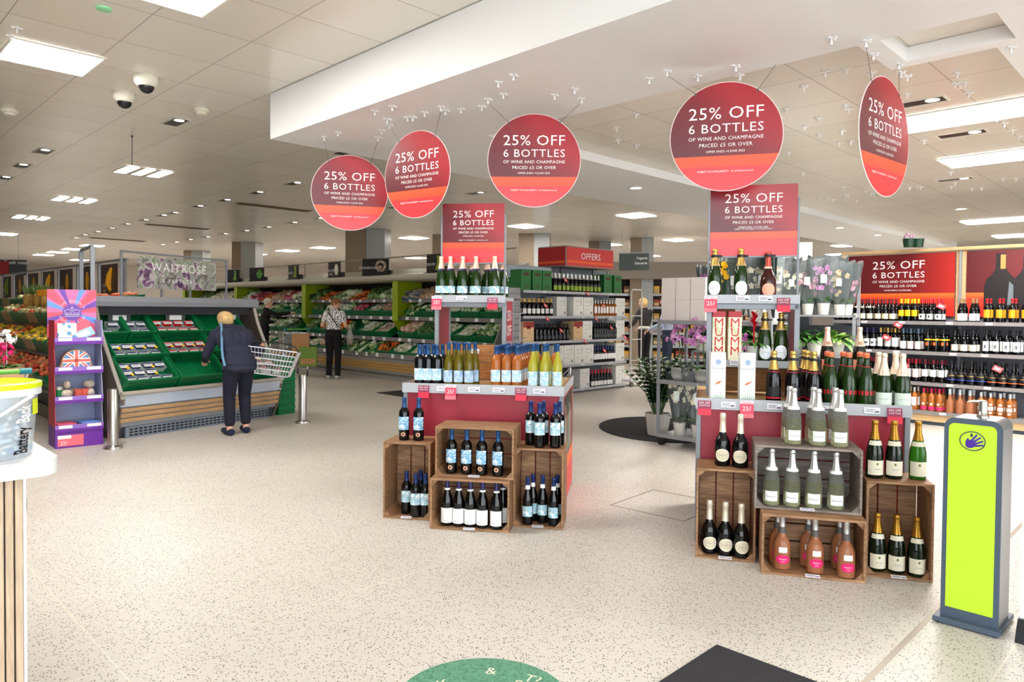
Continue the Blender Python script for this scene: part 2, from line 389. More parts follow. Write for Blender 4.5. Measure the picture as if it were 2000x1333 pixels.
for i,(p,L,lab) in enumerate((((537,405),1.5,'long dark slatted air vent in the ceiling near the round signs'),((348,443),1.5,'long dark slatted air vent over the vegetable aisle'),((231,468),1.5,'long dark slatted air vent over the fruit racks'),((895,335),.9,'dark slatted air vent beside the bulkhead behind the round signs'))):
    q=at(*p,CH); t=thing('air_vent',lab,'air vent',(q.x,q.y,CH),R(45),'ceiling air vents'); b=MB()
    b.box(-L/2,-.11,-.008,L/2,.11,-.001); b.build('vent_frame',VENT,t,0); s2=MB()
    for j in range(6): s2.box(-L/2+.03,-.09+j*.033,-.016,L/2-.03,-.075+j*.033,-.0081)
    s2.build('slat',VENT,t,0)
# dome cameras, detectors, small fittings
CREAM=mat('cream plastic',(228,224,208),.45); DOME=mat('smoked dome',(30,30,32),.08)
for p,lab in (((286,150),'white ceiling dome camera, the higher of the two side by side'),((243,182),'white ceiling dome camera with dark glass, the lower of the two')):
    q=at(*p,CH); t=thing('dome_camera',lab,'security camera',(q.x,q.y,CH),0,'dome cameras')
    b=MB(); b.lathe([(.095,0),(.1,-.02),(.095,-.055),(.07,-.085),(.0,-.085)][::1],24); b.build('housing',CREAM,t)
    b=MB(); b.lathe([(.062,-.08),(.06,-.1),(.045,-.125),(.02,-.14),(0,-.142)],20); b.build('dome',DOME,t)
for p,lab,z in (((18,216),'white round smoke detector in the tiled ceiling by the frame edge',CH),((393,214),'flat cream round detector beside the dome cameras',CH),((1072,391),'small white ceiling sensor above the offers sign',CH)):
    q=at(*p,z); t=thing('smoke_detector',lab,'smoke detector',(q.x,q.y,z)); b=MB()
    b.lathe([(.075,0),(.075,-.02),(.06,-.03)],18); b.build('base_ring',CREAM,t); b=MB(); b.lathe([(.055,-.03),(.05,-.05),(.0,-.055)],18); b.build('sensor_head',CREAM,t)
q=at(203,16,CH); b=MB(); b.lathe([(.05,0),(.045,-.012),(.0,-.016)],16); tag(b.build('indicator_lamp',mat('green lamp',(150,225,170),.4),loc=(q.x,q.y,CH)),'small round pale green indicator in the ceiling tiles','indicator lamp')
q=at(258,265,CH); b=MB(); b.cyl((0,0,0),(0,0,-.34),.004,6); b.lathe([(.012,0),(.012,-.02),(0,-.02)],8); tag(b.build('hanging_wire',DGREY,loc=(q.x,q.y,CH)),'thin dark wire hanging from the tiled ceiling above a three-bar light','wire')
# T-shaped hanging hooks
HK=mat('white hook plastic',(238,238,238),.5)
def mk_hook():
    b=MB(); b.box(-.035,-.008,-.008,.035,.008,-.001); b.box(-.008,-.03,-.008,.008,.03,-.0011); b.cyl((0,0,-.004),(0,0,-.032),.006,6); b.ball(0,0,-.032,.009,n=6,m=4)
    return b.build('ceiling_hook',HK)
HP=Proto(mk_hook)
HB=[(732,216),(766,207),(660,258),(756,232),(761,243),(796,229),(806,228),(829,219),(870,215),(900,212),(941,207),(953,193),(983,183),(973,160),(1003,146),(1083,185),(1122,173),(1136,192),(1268,153),(1303,138),(1363,148),(1437,128),(1445,146),(1624,74),(1692,79),(1706,105),(1756,124),(633,267),(738,268),(745,254),(861,208),(869,216),(1975,92),(1760,140),(1772,147)]
HC=[(1242,222),(1205,249),(1208,273),(1244,283),(1612,138),(1652,133),(1570,168),(1535,212),(1525,229),(1598,229),(1571,246),(1652,205),(1658,213),(1645,255),(1600,263),(1639,278),(1682,229),(1703,141),(1662,275),(1680,270),(1870,141),(1866,161),(1875,163),(1885,160),(1892,180),(1805,274),(1857,336),(1858,364),(1866,357),(1948,229),(1962,240),(1978,254),(1990,266),(1772,182),(1541,297),(1567,339),(1648,365),(1600,384),(1606,381),(1621,386),(1627,389),(1651,381),(1657,379),(1643,396),(1701,377),(1777,366),(1792,366),(1798,365),(1899,368),(1917,367),(1692,373),(1706,377),(1673,391),(1959,348),(1985,348)]
for i,p in enumerate(HB):
    q=at(*p,SB); HP((q.x,q.y,SB),R(45+random.uniform(-20,20)),'small white T-shaped hook under the white bulkhead','hooks under the bulkhead')
for i,p in enumerate(HC):
    q=at(*p,CH2); HP((q.x,q.y,CH2),R(45+random.uniform(-20,20)),'small white T-shaped hook on the tiled ceiling over the wine','hooks over the wine')
for p in ((22,70),(33,54)):
    q=at(*p,CH); HP((q.x,q.y,CH),R(45),'small white hook on the tiled ceiling by the large light panel','hooks by the light panel')
# ================================================================== offer signs
def sign_mat(name,zb,h,circle=False):
    """maroon to crimson print above, an orange to coral band below height zb; both gradients are printed"""
    k=N(name); tc,o=k.xyz()
    d=k.math('ADD',k.math('MULTIPLY',o[0],.9/h),k.math('MULTIPLY',o[2],1.0/h))
    top=k.ramp(k.math('ADD',d,.5),[(.1,(98,26,36)),(.55,(126,28,38)),(.95,(172,36,48))])
    e=k.math('DIVIDE',k.math('SUBTRACT',zb,o[2]),h*.32)
    low=k.ramp(e,[(.0,(250,88,48)),(.3,(246,80,50)),(.33,(238,58,62)),(.9,(236,60,68))])
    c=k.mix(k.math('LESS_THAN',o[2],zb),top,low)
    return k.base(c,.3,**{'Specular IOR Level':.5})
def lines(parent,rows,y=0,m=None,**kw):
    """each row of lettering is a part: (words, size, x, z, spacing, width to fill)"""
    for r in rows:
        b=MB(); wd=1
        if len(r)>5: V,_=glyphs(r[0],'CENTER',r[4]); wd=r[5]/(r[1]*(max(v[0] for v in V)-min(v[0] for v in V)))
        b.text(r[0],r[1],r[2],y,r[3],space=r[4] if len(r)>4 else 1,wide=wd,**kw); b.build('lettering',m or LET,parent,0)
def offer_rows(w,top):
    """the offer wording, w wide, its first line's top at height top"""
    return [('25% OFF',w*.236,0,top-w*.166,1.05,w),('6 BOTTLES',w*.178,0,top-w*.356,1.1,w),('OF WINE AND CHAMPAGNE',w*.071,0,top-w*.459,1.08,w),('PRICED £5 OR OVER',w*.071,0,top-w*.552,1.1,w*.71),('OFFER ENDS 14 JUNE 2022',w*.042,0,top-w*.632,1.03,w*.52)]
SDISC=sign_mat('disc print',-.121,.69); SDISC.use_fake_user=True
EDGE=mat('sign edge',(240,225,225),.5); WIRE=mat('sign wire',(90,88,86),.5)
def mk_disc():
    r=.345; t=thing('hanging_sign','','hanging sign'); b=MB(); n=64
    V=[(r*math.cos(2*math.pi*i/n),r*math.sin(2*math.pi*i/n)) for i in range(n)]
    b.prismy(V,-.0025,.0025); b.build('sign_disc',SDISC,t,30)
    e=MB(); e.tube([(r*math.cos(2*math.pi*i/n),0,r*math.sin(2*math.pi*i/n)) for i in range(n)],.0032,6,closed=True); e.build('sign_rim',EDGE,t)
    lines(t,offer_rows(.458,.19)+[('SUBJECT TO AVAILABILITY   be drinkaware.co.uk',.0165,0,-.225)],-.003); return t
DP=Proto(mk_disc)
DISC=[((683,377),145,0,'rightways','round red offer sign hung over the chiller, the smallest-looking of the five'),((814,341),168,-46,'','oval-looking turned red offer sign, second of the hanging row'),((1043,314),180,0,'','round red offer sign hung above the offers box, third of the row'),((1417,267),210,0,'','large round red offer sign hanging above the sparkling wine stand'),((1728,268),229,60,'','narrow-looking red offer sign turned nearly edge on, last of the row')]
discs=[]
for (p,h,a,_,lab),hooks in zip(DISC,(((633,267),(738,268)),((756,232),(861,208)),((953,193),(1136,192)),((1303,138),(1510,130)),((1692,79),(1756,124)))):
    q=atd(*p,.69*F/h); face=-math.atan2(q.x,q.y); rz={0:face,-46:face-R(42),60:face+R(68)}[a]
    discs.append((DP(q,rz,lab,'round hanging offer signs'),q,rz,hooks))
for o,q,rz,hooks in discs:
    for (hx,hy),sx in zip(hooks,(-1,1)):
        g=at(hx,hy,SB); g=Vector((g.x,g.y,SB-.03)); loc=Matrix.Rotation(-rz,4,'Z')@(g-q)
        if hx==1510: loc=Vector((.36,0,.52))
        w=MB(); w.cyl((sx*.19,0,.285),loc,.0016,5); w.box(sx*.19-.006,-.004,.27,sx*.19+.006,.004,.288); w.build('sign_wire',WIRE,o)
# ================================================================== bottles
def glass(name,col,tr=0,rough=.06): return mat(name,col,rough,trans=tr,spec=.5,coat=0,ior=1.36 if tr else 1.45)
DARK=glass('dark wine glass',(7,7,8)); OLIVE=glass('olive glass',(120,108,24),.4); GREENG=glass('green glass',(24,50,12)); BRIGHTG=glass('bright green glass',(48,120,20),.4); DKGREEN=glass('dark green glass',(14,26,10))
ROSEG=glass('rose wine in clear glass',(246,146,66),.62); PALEG=glass('pale wine in clear glass',(226,232,196),.9); YELG=glass('yellow white wine',(206,198,66),.4); PINKG=glass('pink wine in clear glass',(255,168,116),.68)
k=N('clear diamond cut glass'); tc,o=k.xyz()
ang=k.math('ARCTAN2',o[1],o[0])
a=k.math('MULTIPLY',k.math('ADD',k.math('MULTIPLY',ang,.040),o[2]),420.0); b_=k.math('MULTIPLY',k.math('SUBTRACT',k.math('MULTIPLY',ang,.040),o[2]),420.0)
w=k.math('MULTIPLY',k.math('SINE',a),k.math('SINE',b_)); up=k.math('GREATER_THAN',o[2],.085)
bp=k.n('Bump',{'Strength':1.0,'Distance':.004,'Height':k.math('MULTIPLY',w,up)}); k.t.links.new(bp.outputs[0],k.b.inputs['Normal'])
CUTG=k.base(k.mix(k.math('MULTIPLY',k.math('GREATER_THAN',w,.12),up),k.mix(k.math('LESS_THAN',o[2],.15),(236,240,232),(234,240,190)),(176,182,164)),.04,**{'Transmission Weight':.72,'IOR':1.36})  # darker diamonds put the light and shade of the facets into the colour
def art(name,a,b,scale=28,rough=.6,c=None):
    k=N(name); tc,o=k.xyz(); n=k.n('TexNoise',{'Vector':tc,'Scale':float(scale),'Detail':4.0,'Distortion':1.2})
    st=[(.42,a),(.56,b)]+([(.66,c)] if c else []); return k.base(k.ramp(n.outputs[0],st),rough)
L_SEA=art('label sea',(228,240,246),(146,202,226),22,c=(236,246,248)); L_SEA2=art('label pale sea',(206,226,244),(132,172,214),25,c=(240,244,240)); L_BLUE=art('label blue swirl',(240,246,250),(112,176,216),26)
L_MAP=art('label map',(240,246,248),(150,198,215),30); L_WHITE=mat('label white',(244,244,244),.6); L_CREAM=mat('label cream',(238,232,208),.6); L_ICE=mat('label pale green',(222,236,222),.6)
L_PEARL=mat('label pearl',(236,240,244),.4); L_PEACH=mat('label peach',(250,178,150),.5); L_PINK=mat('label magenta',(228,30,110),.5); L_YEL=mat('label yellow',(252,196,20),.5); L_ORNG=mat('label orange',(246,150,24),.5)
L_GREY=art('label lilac',(226,224,236),(186,184,206),18); L_BLK=mat('label black',(20,20,22),.5); L_REDB=mat('red band',(214,28,52),.45); L_GOLD=mat('gold foil',(206,168,92),.32,.75); L_SILV=mat('silver foil',(214,214,212),.3,.8); L_DGOLD=mat('deep gold foil',(172,126,44),.34,.75)
L_BLUEC=mat('blue capsule',(30,76,128),.35,.3); L_NAVY=mat('navy capsule',(40,36,86),.4,.2); L_MIDB=mat('mid blue capsule',(24,50,108),.4,.2); L_REDC=mat('red capsule',(190,34,46),.35,.3); L_MARC=mat('maroon capsule',(112,24,40),.4,.2); L_CRM=mat('cream foil',(236,222,200),.38,.4); L_ROSEF=mat('blush foil',(244,206,186),.38,.4); L_GREYC=mat('pale grey capsule',(196,208,216),.4); L_BRN=mat('brown capsule',(136,106,70),.5); L_MAG=mat('crimson capsule',(196,24,74),.4); L_CORK=mat('coral foil',(240,128,88),.4,.2); INK=mat('ink',(96,100,110),.6); L_BLUEL=mat('label royal blue',(28,84,176),.5); L_LIME=mat('label lime',(150,178,60),.6)
PROF={
'bord':[(0,.004),(.030,0),(.0365,.003),(.0375,.01),(.0375,.186),(.0355,.2),(.028,.214),(.0185,.226),(.0145,.24),(.0138,.282),(.0155,.284),(.0155,.294),(.014,.297),(0,.297)],
'burg':[(0,.004),(.032,0),(.039,.003),(.0405,.01),(.0405,.135),(.0385,.158),(.032,.19),(.0235,.215),(.0175,.236),(.0148,.26),(.014,.284),(.0155,.285),(.0155,.294),(.014,.297),(0,.297)],
'champ':[(0,.004),(.036,0),(.043,.004),(.0445,.012),(.0445,.125),(.042,.153),(.0345,.19),(.0255,.223),(.0195,.25),(.0162,.275),(.0152,.296),(.0175,.298),(.0175,.31),(.015,.318),(0,.319)],
'prest':[(0,.004),(.034,0),(.0455,.005),(.0465,.016),(.0455,.12),(.043,.148),(.034,.168),(.0225,.186),(.0185,.21),(.0165,.25),(.0155,.28),(.0175,.282),(.0175,.304),(.015,.311),(0,.312)],
'slim':[(0,.004),(.028,0),(.0345,.003),(.0355,.01),(.0355,.15),(.0325,.178),(.022,.212),(.0155,.235),(.0138,.26),(.0132,.30),(.0148,.302),(.0148,.312),(.0135,.316),(0,.316)],
'squat':[(0,.004),(.042,0),(.05,.005),(.0515,.018),(.0505,.1),(.046,.128),(.035,.155),(.024,.178),(.0185,.205),(.0165,.245),(.0155,.27),(.0175,.272),(.0175,.288),(.015,.296),(0,.297)]}
def rad(kind,z):
    P=PROF[kind]
    for (r0,z0),(r1,z1) in zip(P[1:],P[2:]):
        if z0<=z<=z1 and z1>z0: return r0+(r1-r0)*(z-z0)/(z1-z0)
    return P[1][0]
def bottle(kind,g,cap=None,capz=.235,label=None,lz=(.035,.12),la=1.15,round_=0,extra=(),n=16,name='wine_bottle'):
    """body as the thing, capsule, label and small bands as its parts. extra: (name, material, z0, z1, half angle)"""
    P=PROF[kind]; b=MB(); b.lathe(P,n); o=b.build(name,g,None,60)
    if cap:
        top=P[-1][1]; pr=[(rad(kind,capz)+.0007,capz)]+[(r+.0008,z) for r,z in P if z>capz+.002 and r>0]; pr[-1]=(pr[-1][0],top+.0006); pr+= [(0,top+.001)]
        c2=MB(); c2.lathe(pr,n); c2.build('foil_capsule',cap,o,50)
    def band(nm,m,z0,z1,ha,rd=0):
        q=MB(); up=.0012 if cap and z1>capz-.004 else .0
        if rd:   # oval or round label
            N_=20
            V=[]
            for i in range(N_+1):
                t=math.pi*i/N_; z=(z0+z1)/2-math.cos(t)*(z1-z0)/2; hw=ha*math.sin(t); rr=rad(kind,z)+.0007+up+up
                for jx in range(9): aa=-math.pi/2+hw*(jx/4-1); V.append((rr*math.cos(aa),rr*math.sin(aa),z))
            Fs=[(i*9+jx,i*9+jx+1,i*9+jx+10,i*9+jx+9) for i in range(N_) for jx in range(8)]
            q.add(V,Fs)
        else:
            V=[];nz=max(1,int((z1-z0)/.02)); na=12
            for iz in range(nz+1):
                z=z0+(z1-z0)*iz/nz; rr=rad(kind,z)+.0006+up+up
                for jx in range(na+1): aa=-math.pi/2+ha*(2*jx/na-1); V.append((rr*math.cos(aa),rr*math.sin(aa),z))
            q.add(V,[(i*(na+1)+jx,i*(na+1)+jx+1,(i+1)*(na+1)+jx+1,(i+1)*(na+1)+jx) for i in range(nz) for jx in range(na)])
        q.build(nm,m,o,180)
    if label: band('paper_label',label,lz[0],lz[1],la,round_)
    for ex in extra: band(*ex)
    return o
def ink(o,kind,z,rows,col=None,rr=.0013):
    """lettering printed on a bottle's label"""
    for body,size,dz,sp in rows:
        b=MB(); b.text(body,size,0,0,z+dz,wrap=rad(kind,z)+rr,space=sp,ext=0); b.build('lettering',col or INK,o,0)
    return o
def B(*a,**k):
    """bottle kind: rows of small print may be added through ink="""
    it=k.pop('ink',None)
    def f():
        o=bottle(*a,**k)
        if it: ink(o,a[0],it[0],it[1],it[2] if len(it)>2 else None)
        return o
    return Proto(f)
def clip_on(pr):
    """black plastic security clip round a bottle neck, as its part"""
    def f():
        o=pr.make(); b=MB(); b.lathe([(.019,.262),(.026,.264),(.026,.278),(.019,.28)],14); b.box(.0,-.012,.264,.045,.012,.277,.002); b.build('neck_clip',BLACK,o); return o
    return Proto(f)
def stand(fix,pr,pts,z,lab,group,rz=0,yaw=.15):
    """bottles set down in a fixture's own frame; lab has {} for the ordinal"""
    out=[]
    for i,p in enumerate(pts):
        q=along(fix,p[0],p[1],z); l=lab(i,len(pts)) if callable(lab) else lab.format(nth(i))
        out.append(pr(q,fix.rotation_euler.z+rz+random.uniform(-yaw,yaw),l,group))
    return out
# ================================================================== the two offer stands and their crates
PRED=mat('dark red panel',(160,40,58),.4,spec=.5); PINKT=mat('ticket pink',(236,72,98),.5); STRIP=mat('ticket strip',(176,178,184),.35); SHELFW=mat('blond wood top',(196,160,112),.5,var=.12,scale=6,stretch=(1,12,12))
def wood(name,a,b,c):
    k=N(name); tc,o=k.xyz(); mp=k.n('Mapping',{'Vector':tc,'Scale':(3.0,26.0,26.0)}); n=k.n('TexNoise',{'Vector':mp.outputs[0],'Scale':2.2,'Detail':5.0,'Distortion':.7})
    n2=k.n('TexNoise',{'Vector':tc,'Scale':7.0,'Detail':2.0}); inf=k.n('ObjectInfo')
    f=k.math('ADD',k.math('MULTIPLY',n.outputs[0],.7),k.math('MULTIPLY',n2.outputs[0],.3))
    c1=k.ramp(f,[(.33,a),(.5,b),(.68,c)])
    hs=k.n('HueSaturation',{'Value':k.math('ADD',.86,k.math('MULTIPLY',inf.outputs['Random'],.28)),'Color':c1})
    return k.base(hs.outputs[0],.62)
CRATE=wood('crate wood',(110,78,52),(152,112,78),(180,140,102)); CRATEG=wood('grey crate wood',(92,82,76),(126,114,106),(158,144,134)); CRATEL=wood('light crate wood',(112,84,58),(154,118,84),(184,148,112)); BOARDW=wood('orange board wood',(138,88,44),(168,112,60),(190,134,80))
PRICE=mat('price card',(246,244,250),.5); PURP=mat('price ink',(110,104,128),.6)
def price(parent,x,y,z,w=.085,h=.034,name='price_card',tilt=-.25):
    b=MB(); b.at(x,y,z,rx=tilt); b.box(-w/2,-.0012,-h/2,w/2,.0012,h/2); b.c=1
    for i,(a,l) in enumerate(((.2,.62),(0,.5),(-.22,.7))): b.box(-w*.42,-.0016,h*a-h*.05,-w*.42+w*l,-.0011,h*a+h*.05)
    b.box(w*.18,-.0016,-h*.34,w*.44,-.0011,-h*.02)
    return b.build(name,[PRICE,PURP],parent,0)
TK25=[PRICE,PINKT,mat('ticket coral',(244,116,132),.5),LET,PINKT]; TKOFF=[mat('ticket maroon',(150,50,84),.5),mat('ticket red',(226,46,72),.5),LET]
def ticket25(parent,x,y,z):
    b=MB(); b.at(x,y,z,rx=-.12); b.box(-.04,-.001,-.056,.04,.001,.05); b.m(1).box(-.04,-.0014,-.03,.04,.0011,.03); b.m(2).box(-.04,-.0014,-.056,.04,.0011,-.03)
    b.m(4).text('Under',.026,0,-.0016,.031,space=1.05); b.m(3).text('25?',.04,0,-.0018,-.012); b.text('',.01) if 0 else None
    return b.build('offer_ticket',TK25,parent,0)
def ticketoff(parent,x,y,z):
    b=MB(); b.at(x,y,z,rx=-.12); b.box(-.04,-.001,-.01,.04,.001,.04); b.m(1).box(-.04,-.001,-.05,.04,.001,-.01); b.m(2).text('25% OFF',.018,0,-.0014,.021); b.text('6 BOTTLES',.013,0,-.0014,.006)
    return b.build('offer_ticket',TKOFF,parent,0)
SSIGN=sign_mat('square sign print',-.075,.47)
def offer_stand(name,label,O,rz,W,D,tx,ty,tw,td,signw,side_print):
    t=thing(name,label,'display stand',O,rz); H=.89; p=.03
    b=MB(); b.box(.015,.015,.06,W-.015,.03,H-.04); b.build('front_panel',PRED,t,0)
    b=MB(); b.box(.016,.031,.03,W-.04,D-.03,H-.06); b.box(0.02,.02,.0,W-.02,D-.02,.06); b.build('plinth',DGREY,t,0)
    for x in (0,W-p):
        for y in (0,D-p): b=MB(); b.box(x,y,0,x+p,y+p,H-.012,.003); b.build('corner_post',GREY,t,0)
    b=MB(); b.box(.0,.0,H-.02,W,D,H,.002); b.build('tray_top',SHELFW,t,0)
    b=MB(); b.prismx([(-.006,H-.05),(-.018,H-.048),(-.012,H+.02),(.0,H+.02),(.0,H-.05)],-.004,W+.004); b.box(-.004,0,H-.05,0,D,H+.018); b.box(W,0,H-.05,W+.004,D,H+.018); b.build('ticket_rail',STRIP,t,0)
    # right-hand end panel
    b=MB(); b.box(W-.014,p,.03,W+.001,D-p,H-.04)
    if side_print:
        x=W+.001
        b.m(1).box(x,p+.06,.36,x+.001,D-p-.1,.82); b.m(2).box(x,p,.26,x+.001,D-p,.36); b.m(3).box(x,p,.03,x+.001,D-p,.26)
        n=7
        for i in range(n):
            y=p+.11+i*(D-2*p-.3)/(n-1); b.m((4,5,6,7)[i%4]).box(x+.001,y,.40,x+.002,y+.012,.76-.03*(i%3)); b.m(4).box(x+.001,y+.014,.38,x+.002,y+.03,.66)
    b.build('end_panel',[PRED,mat('print black',(28,24,26),.4),mat('print orange',(244,106,40),.4),mat('print red',(226,50,56),.4),mat('print white',(224,224,220),.4),mat('print amber',(240,170,40),.4),mat('print rust',(200,70,40),.4),mat('print green',(90,150,60),.4)],t,0)
    for i in range(3):
        pass
    b=MB(); zz=H+.085; b.tube([(W-.02,.05,H),(W-.02,.05,zz),(W-.02,D-.03,zz),(W-.02,D-.03,H)],.004,6); b.tube([(W-.02,.05,zz-.035),(W-.02,D-.03,zz-.035)],.003,6); b.build('wire_guard',CHROME,t)
    # tower
    x0,x1=tx,tx+tw; zt=1.515
    for nm,xa,xb in (('tower_side',x0,x0+.025),('tower_side',x1-.025,x1)):
        b=MB(); b.box(xa+.006,ty+.03,H,xb-.006,ty+td-.03,zt); b.m(1).box(xa-.003,ty,H,xb+.003,ty+.03,zt+.0); b.box(xa-.003,ty+td-.03,H,xb+.003,ty+td,zt); s_=b.build(nm,[PRED,GREY],t,0)
    for i,(tt,sz,z) in enumerate((('25%',.12,1.36),('OFF',.12,1.24),('6 BOTTLES',.055,1.16),('OF WINE AND',.04,1.10),('CHAMPAGNE',.04,1.05))):
        b=MB(); b.M=Matrix.Rotation(R(90),4,'Z'); b.text(tt,sz,ty+td/2,-(x1-.0045),z); b.build('lettering',LET,t,0)
    b=MB(); b.box(x0,ty-.02,zt,x1,ty+td,zt+.03,.002); b.box(x0,ty-.026,zt-.012,x1,ty-.02,zt+.045); b.build('top_shelf',STRIP,t,0)
    b=MB(); b.box(x0,ty,zt-.05,x1,ty+.03,zt-.013,.003); b.build('cross_rail',GREY,t,0)
    # sign on two thin uprights
    sx0=(x0+x1)/2-signw/2; sx1=sx0+signw
    for x in (sx0-.014,sx1): b=MB(); b.box(x,ty+.09,zt+.03,x+.014,ty+.11,2.2,.002); b.build('sign_post',GREY,t,0)
    sg=link('offer_sign',None,t,((sx0+sx1)/2,ty+.1,2.055))
    b=MB(); b.box(-signw/2,-.006,-.235,signw/2,.006,.235); b.build('sign_panel',SSIGN,sg,0)
    lines(sg,offer_rows(signw*.66,.18)+[('SUBJECT TO AVAILABILITY  be drinkaware.co.uk',.0115,0,-.06)],-.0065)
    b=MB(); b.box(sx0-.014,ty+.088,1.81,sx1+.014,ty+.112,1.82); b.build('sign_rail',GREY,t,0)
    return t
aw=R(-9); ac=R(-15)
OW=at(788,753,.89); OC=at(1360,783,.89); OW.z=OC.z=0
ws=offer_stand('wine_offer_stand','dark red wine offer stand with a square sign on a tower, before the produce chiller',OW,aw,1.17,.93,.11,.462,.565,.4,.5,True)
cs=offer_stand('sparkling_offer_stand','dark red sparkling wine stand with tower and square sign, before the flowers',OC,ac,1.21,.93,.06,.3,.57,.4,.55,False)
for o,xs in ((ws,((.16,'o'),(.3,'p'),(.36,'u'),(.53,'p'),(.71,'p'),(.87,'o'),(1.0,'p'))),(cs,((.05,'o'),(.19,'p'),(.3,'u'),(.46,'p'),(.73,'p'),(1.0,'p'),(1.12,'o')))):
    for x,kx in xs:
        if kx=='p': price(o,x,-.021,.875)
        elif kx=='u': ticket25(o,x,-.026,.855)
        else: ticketoff(o,x,-.026,.855)
for o,x0,x1,ty in ((ws,.11,.675,.462),(cs,.06,.63,.3)):
    ticket25(o,x0+.02,ty-.034,1.5); ticketoff(o,x1-.1,ty-.034,1.5); price(o,x0+.22,ty-.03,1.535); price(o,x1-.21,ty-.03,1.535) if o is cs else None
# fittings of the wine tower: plank board behind the tray bottles
b=MB(); b.box(.14,.49,.9,.65,.51,1.03); b.box(.14,.49,1.036,.65,.51,1.17); b.build('back_board',BOARDW,ws,0)
price(ws,.42,.485,1.12)
b=MB()
for zz in (.98,1.2,1.42): b.tube([(.64,.52,zz),(.78,.52,zz),(.78,.8,zz),(.64,.8,zz)],.004,6)
b.tube([(.78,.52,.9),(.78,.52,1.42)],.004,6); b.build('wire_side_rack',GREY,ws)
# inside of the sparkling tower: shelf and wooden backs
b=MB(); b.box(.09,.33,1.1,.6,.68,1.125); b.box(.085,.3,1.085,.605,.33,1.13); b.build('middle_shelf',STRIP,cs,0); price(cs,.25,.294,1.115)
b=MB(); b.box(.086,.665,.9,.25,.675,1.5); b.build('back_board',BOARDW,cs,0)
b=MB(); b.box(.09,.56,.9,.6,.58,1.06); b.build('back_board',BOARDW,cs,0)
# ---- crates
def mk_crate(m,w=.53,d=.285,h=.335):
    def f():
        t=thing('wooden_crate','','crate'); th=.013
        b=MB(); b.box(-w/2,0,0,w/2,d,th,.002); b.build('bottom_board',m,t,0)
        b=MB(); b.box(-w/2,0,h-th,w/2,d,h,.002); b.build('top_board',m,t,0)
        for s_ in (-1,1): b=MB(); b.box(s_*w/2,0,th,s_*(w/2-th),d,h-th,.002); b.build('side_board',m,t,0)
        n=3 if w>h else 3; 
        if w>h:
            for i in range(3): b=MB(); z=th+i*(h-2*th)/3; b.box(-w/2+th,d-.012,z+.003,w/2-th,d,z+(h-2*th)/3-.004,.002); b.build('back_plank',m,t,0)
        else:
            for i in range(3): b=MB(); x=-w/2+th+i*(w-2*th)/3; b.box(x+.003,d-.012,th,x+(w-2*th)/3-.004,d,h-th,.002); b.build('back_plank',m,t,0)
        for sx in (-1,1):
            for z,sg in ((th,1),(h-th,-1)):
                b=MB(); x=sx*(w/2-th); b.prismy([(x,z),(x-sx*.04,z),(x,z+sg*.04)],.012,d-.02); b.build('corner_block',m,t,0)
        price(t,0,-.003,.0155,.075,.026,tilt=-1.3); return t
    return Proto(f)
CL,CP=mk_crate(CRATE),mk_crate(CRATE,.335,.285,.53); CLG=mk_crate(CRATEG,.56,.3,.36)
def crate_at(px0,px1,py,pr,rz,lab,z=0,D=None):
    """bottom front edge between two photo columns at photo row py (the floor) or at a depth"""
    m=(px0+px1)/2; q=at(m,py,z) if D is None else atd(m,600,D); return pr((q.x,q.y,z),rz,lab,'wooden display crates')
k1=crate_at(745,842,1015,CP,aw,'upright brown crate holding a few pale-label bottles, wine stand end towards the chiller')
k2=crate_at(838,994,1038,CL,aw,'low wide crate of white-label black bottles below the wine stand')
k4=crate_at(996,1104,1033,CP,aw,'upright brown crate of dark port bottles, beside the low wide crate of the wine stand')
q=along(k2,.02,.045,.336); k3=CL(q,aw+R(-1),'wide crate of four blue-label bottles standing on the low wide wine crate','wooden display crates')
k5=crate_at(1354,1478,1095,CP,ac,'upright brown crate with black oval-label bottles, below the sparkling stand')
k6=crate_at(1483,1691,1131,CL,ac,'low wide crate of pink sparkling bottles on the floor')
k8=crate_at(1688,1822,1133,CP,ac,'upright brown crate of gold-foil bottles beside the green sanitiser stand')
q=along(k6,-.02,.1,.336); k7=CLG(q,ac,'weathered grey crate of diamond-cut clear bottles on the low pink wine crate','wooden display crates')
# ---- bottles on the wine stand
RIOJ=B('bord',DARK,L_BLUEC,.225,L_SEA,(.04,.125),ink=(.1,[('VENTI',.012,0,1.1)]))
OLIV=B('slim',OLIVE,L_BLUEC,.262,L_SEA2,(.03,.115))
ROSE=B('bord',ROSEG,L_BLUEC,.235,L_SEA,(.04,.125),n=14)
YELW=B('slim',YELG,L_BLUEC,.262,L_SEA,(.02,.12))
RZ=.89
def grid(xs,ys): return [(x,y) for y in ys for x in xs]
stand(ws,RIOJ,[(.106,.05),(.17,.05),(.238,.05)],RZ,'dark wine with watery blue label, {} at the corner of the wine tray','wine stand dark bottles')
stand(ws,RIOJ,[(.12,.13),(.19,.13),(.26,.13)],RZ,'dark wine with blue cap, {} of the second rank on the wine stand tray','wine stand dark bottles')
stand(ws,OLIV,[(.325,.05),(.4,.05),(.478,.05)],RZ,'olive white wine with pale blue label and blue cap, {} along the tray front','wine stand olive bottles')
stand(ws,OLIV,[(.35,.128),(.425,.128),(.505,.128)],RZ,'olive white wine with blue cap, {} of the second rank on the tray','wine stand olive bottles')
for r in range(6):
    stand(ws,ROSE,[(x+r*.005,.06+r*.082) for x in (.675,.752,.828)],RZ,'orange rose wine with blue cap, {} from the olive bottles in the '+nth(r)+' rank','wine stand rose bottles')
stand(ws,ROSE,[(.93,.42),(1.0,.4),(1.07,.42)],RZ,'orange rose wine behind the yellow white wines, {} along','wine stand rose bottles')
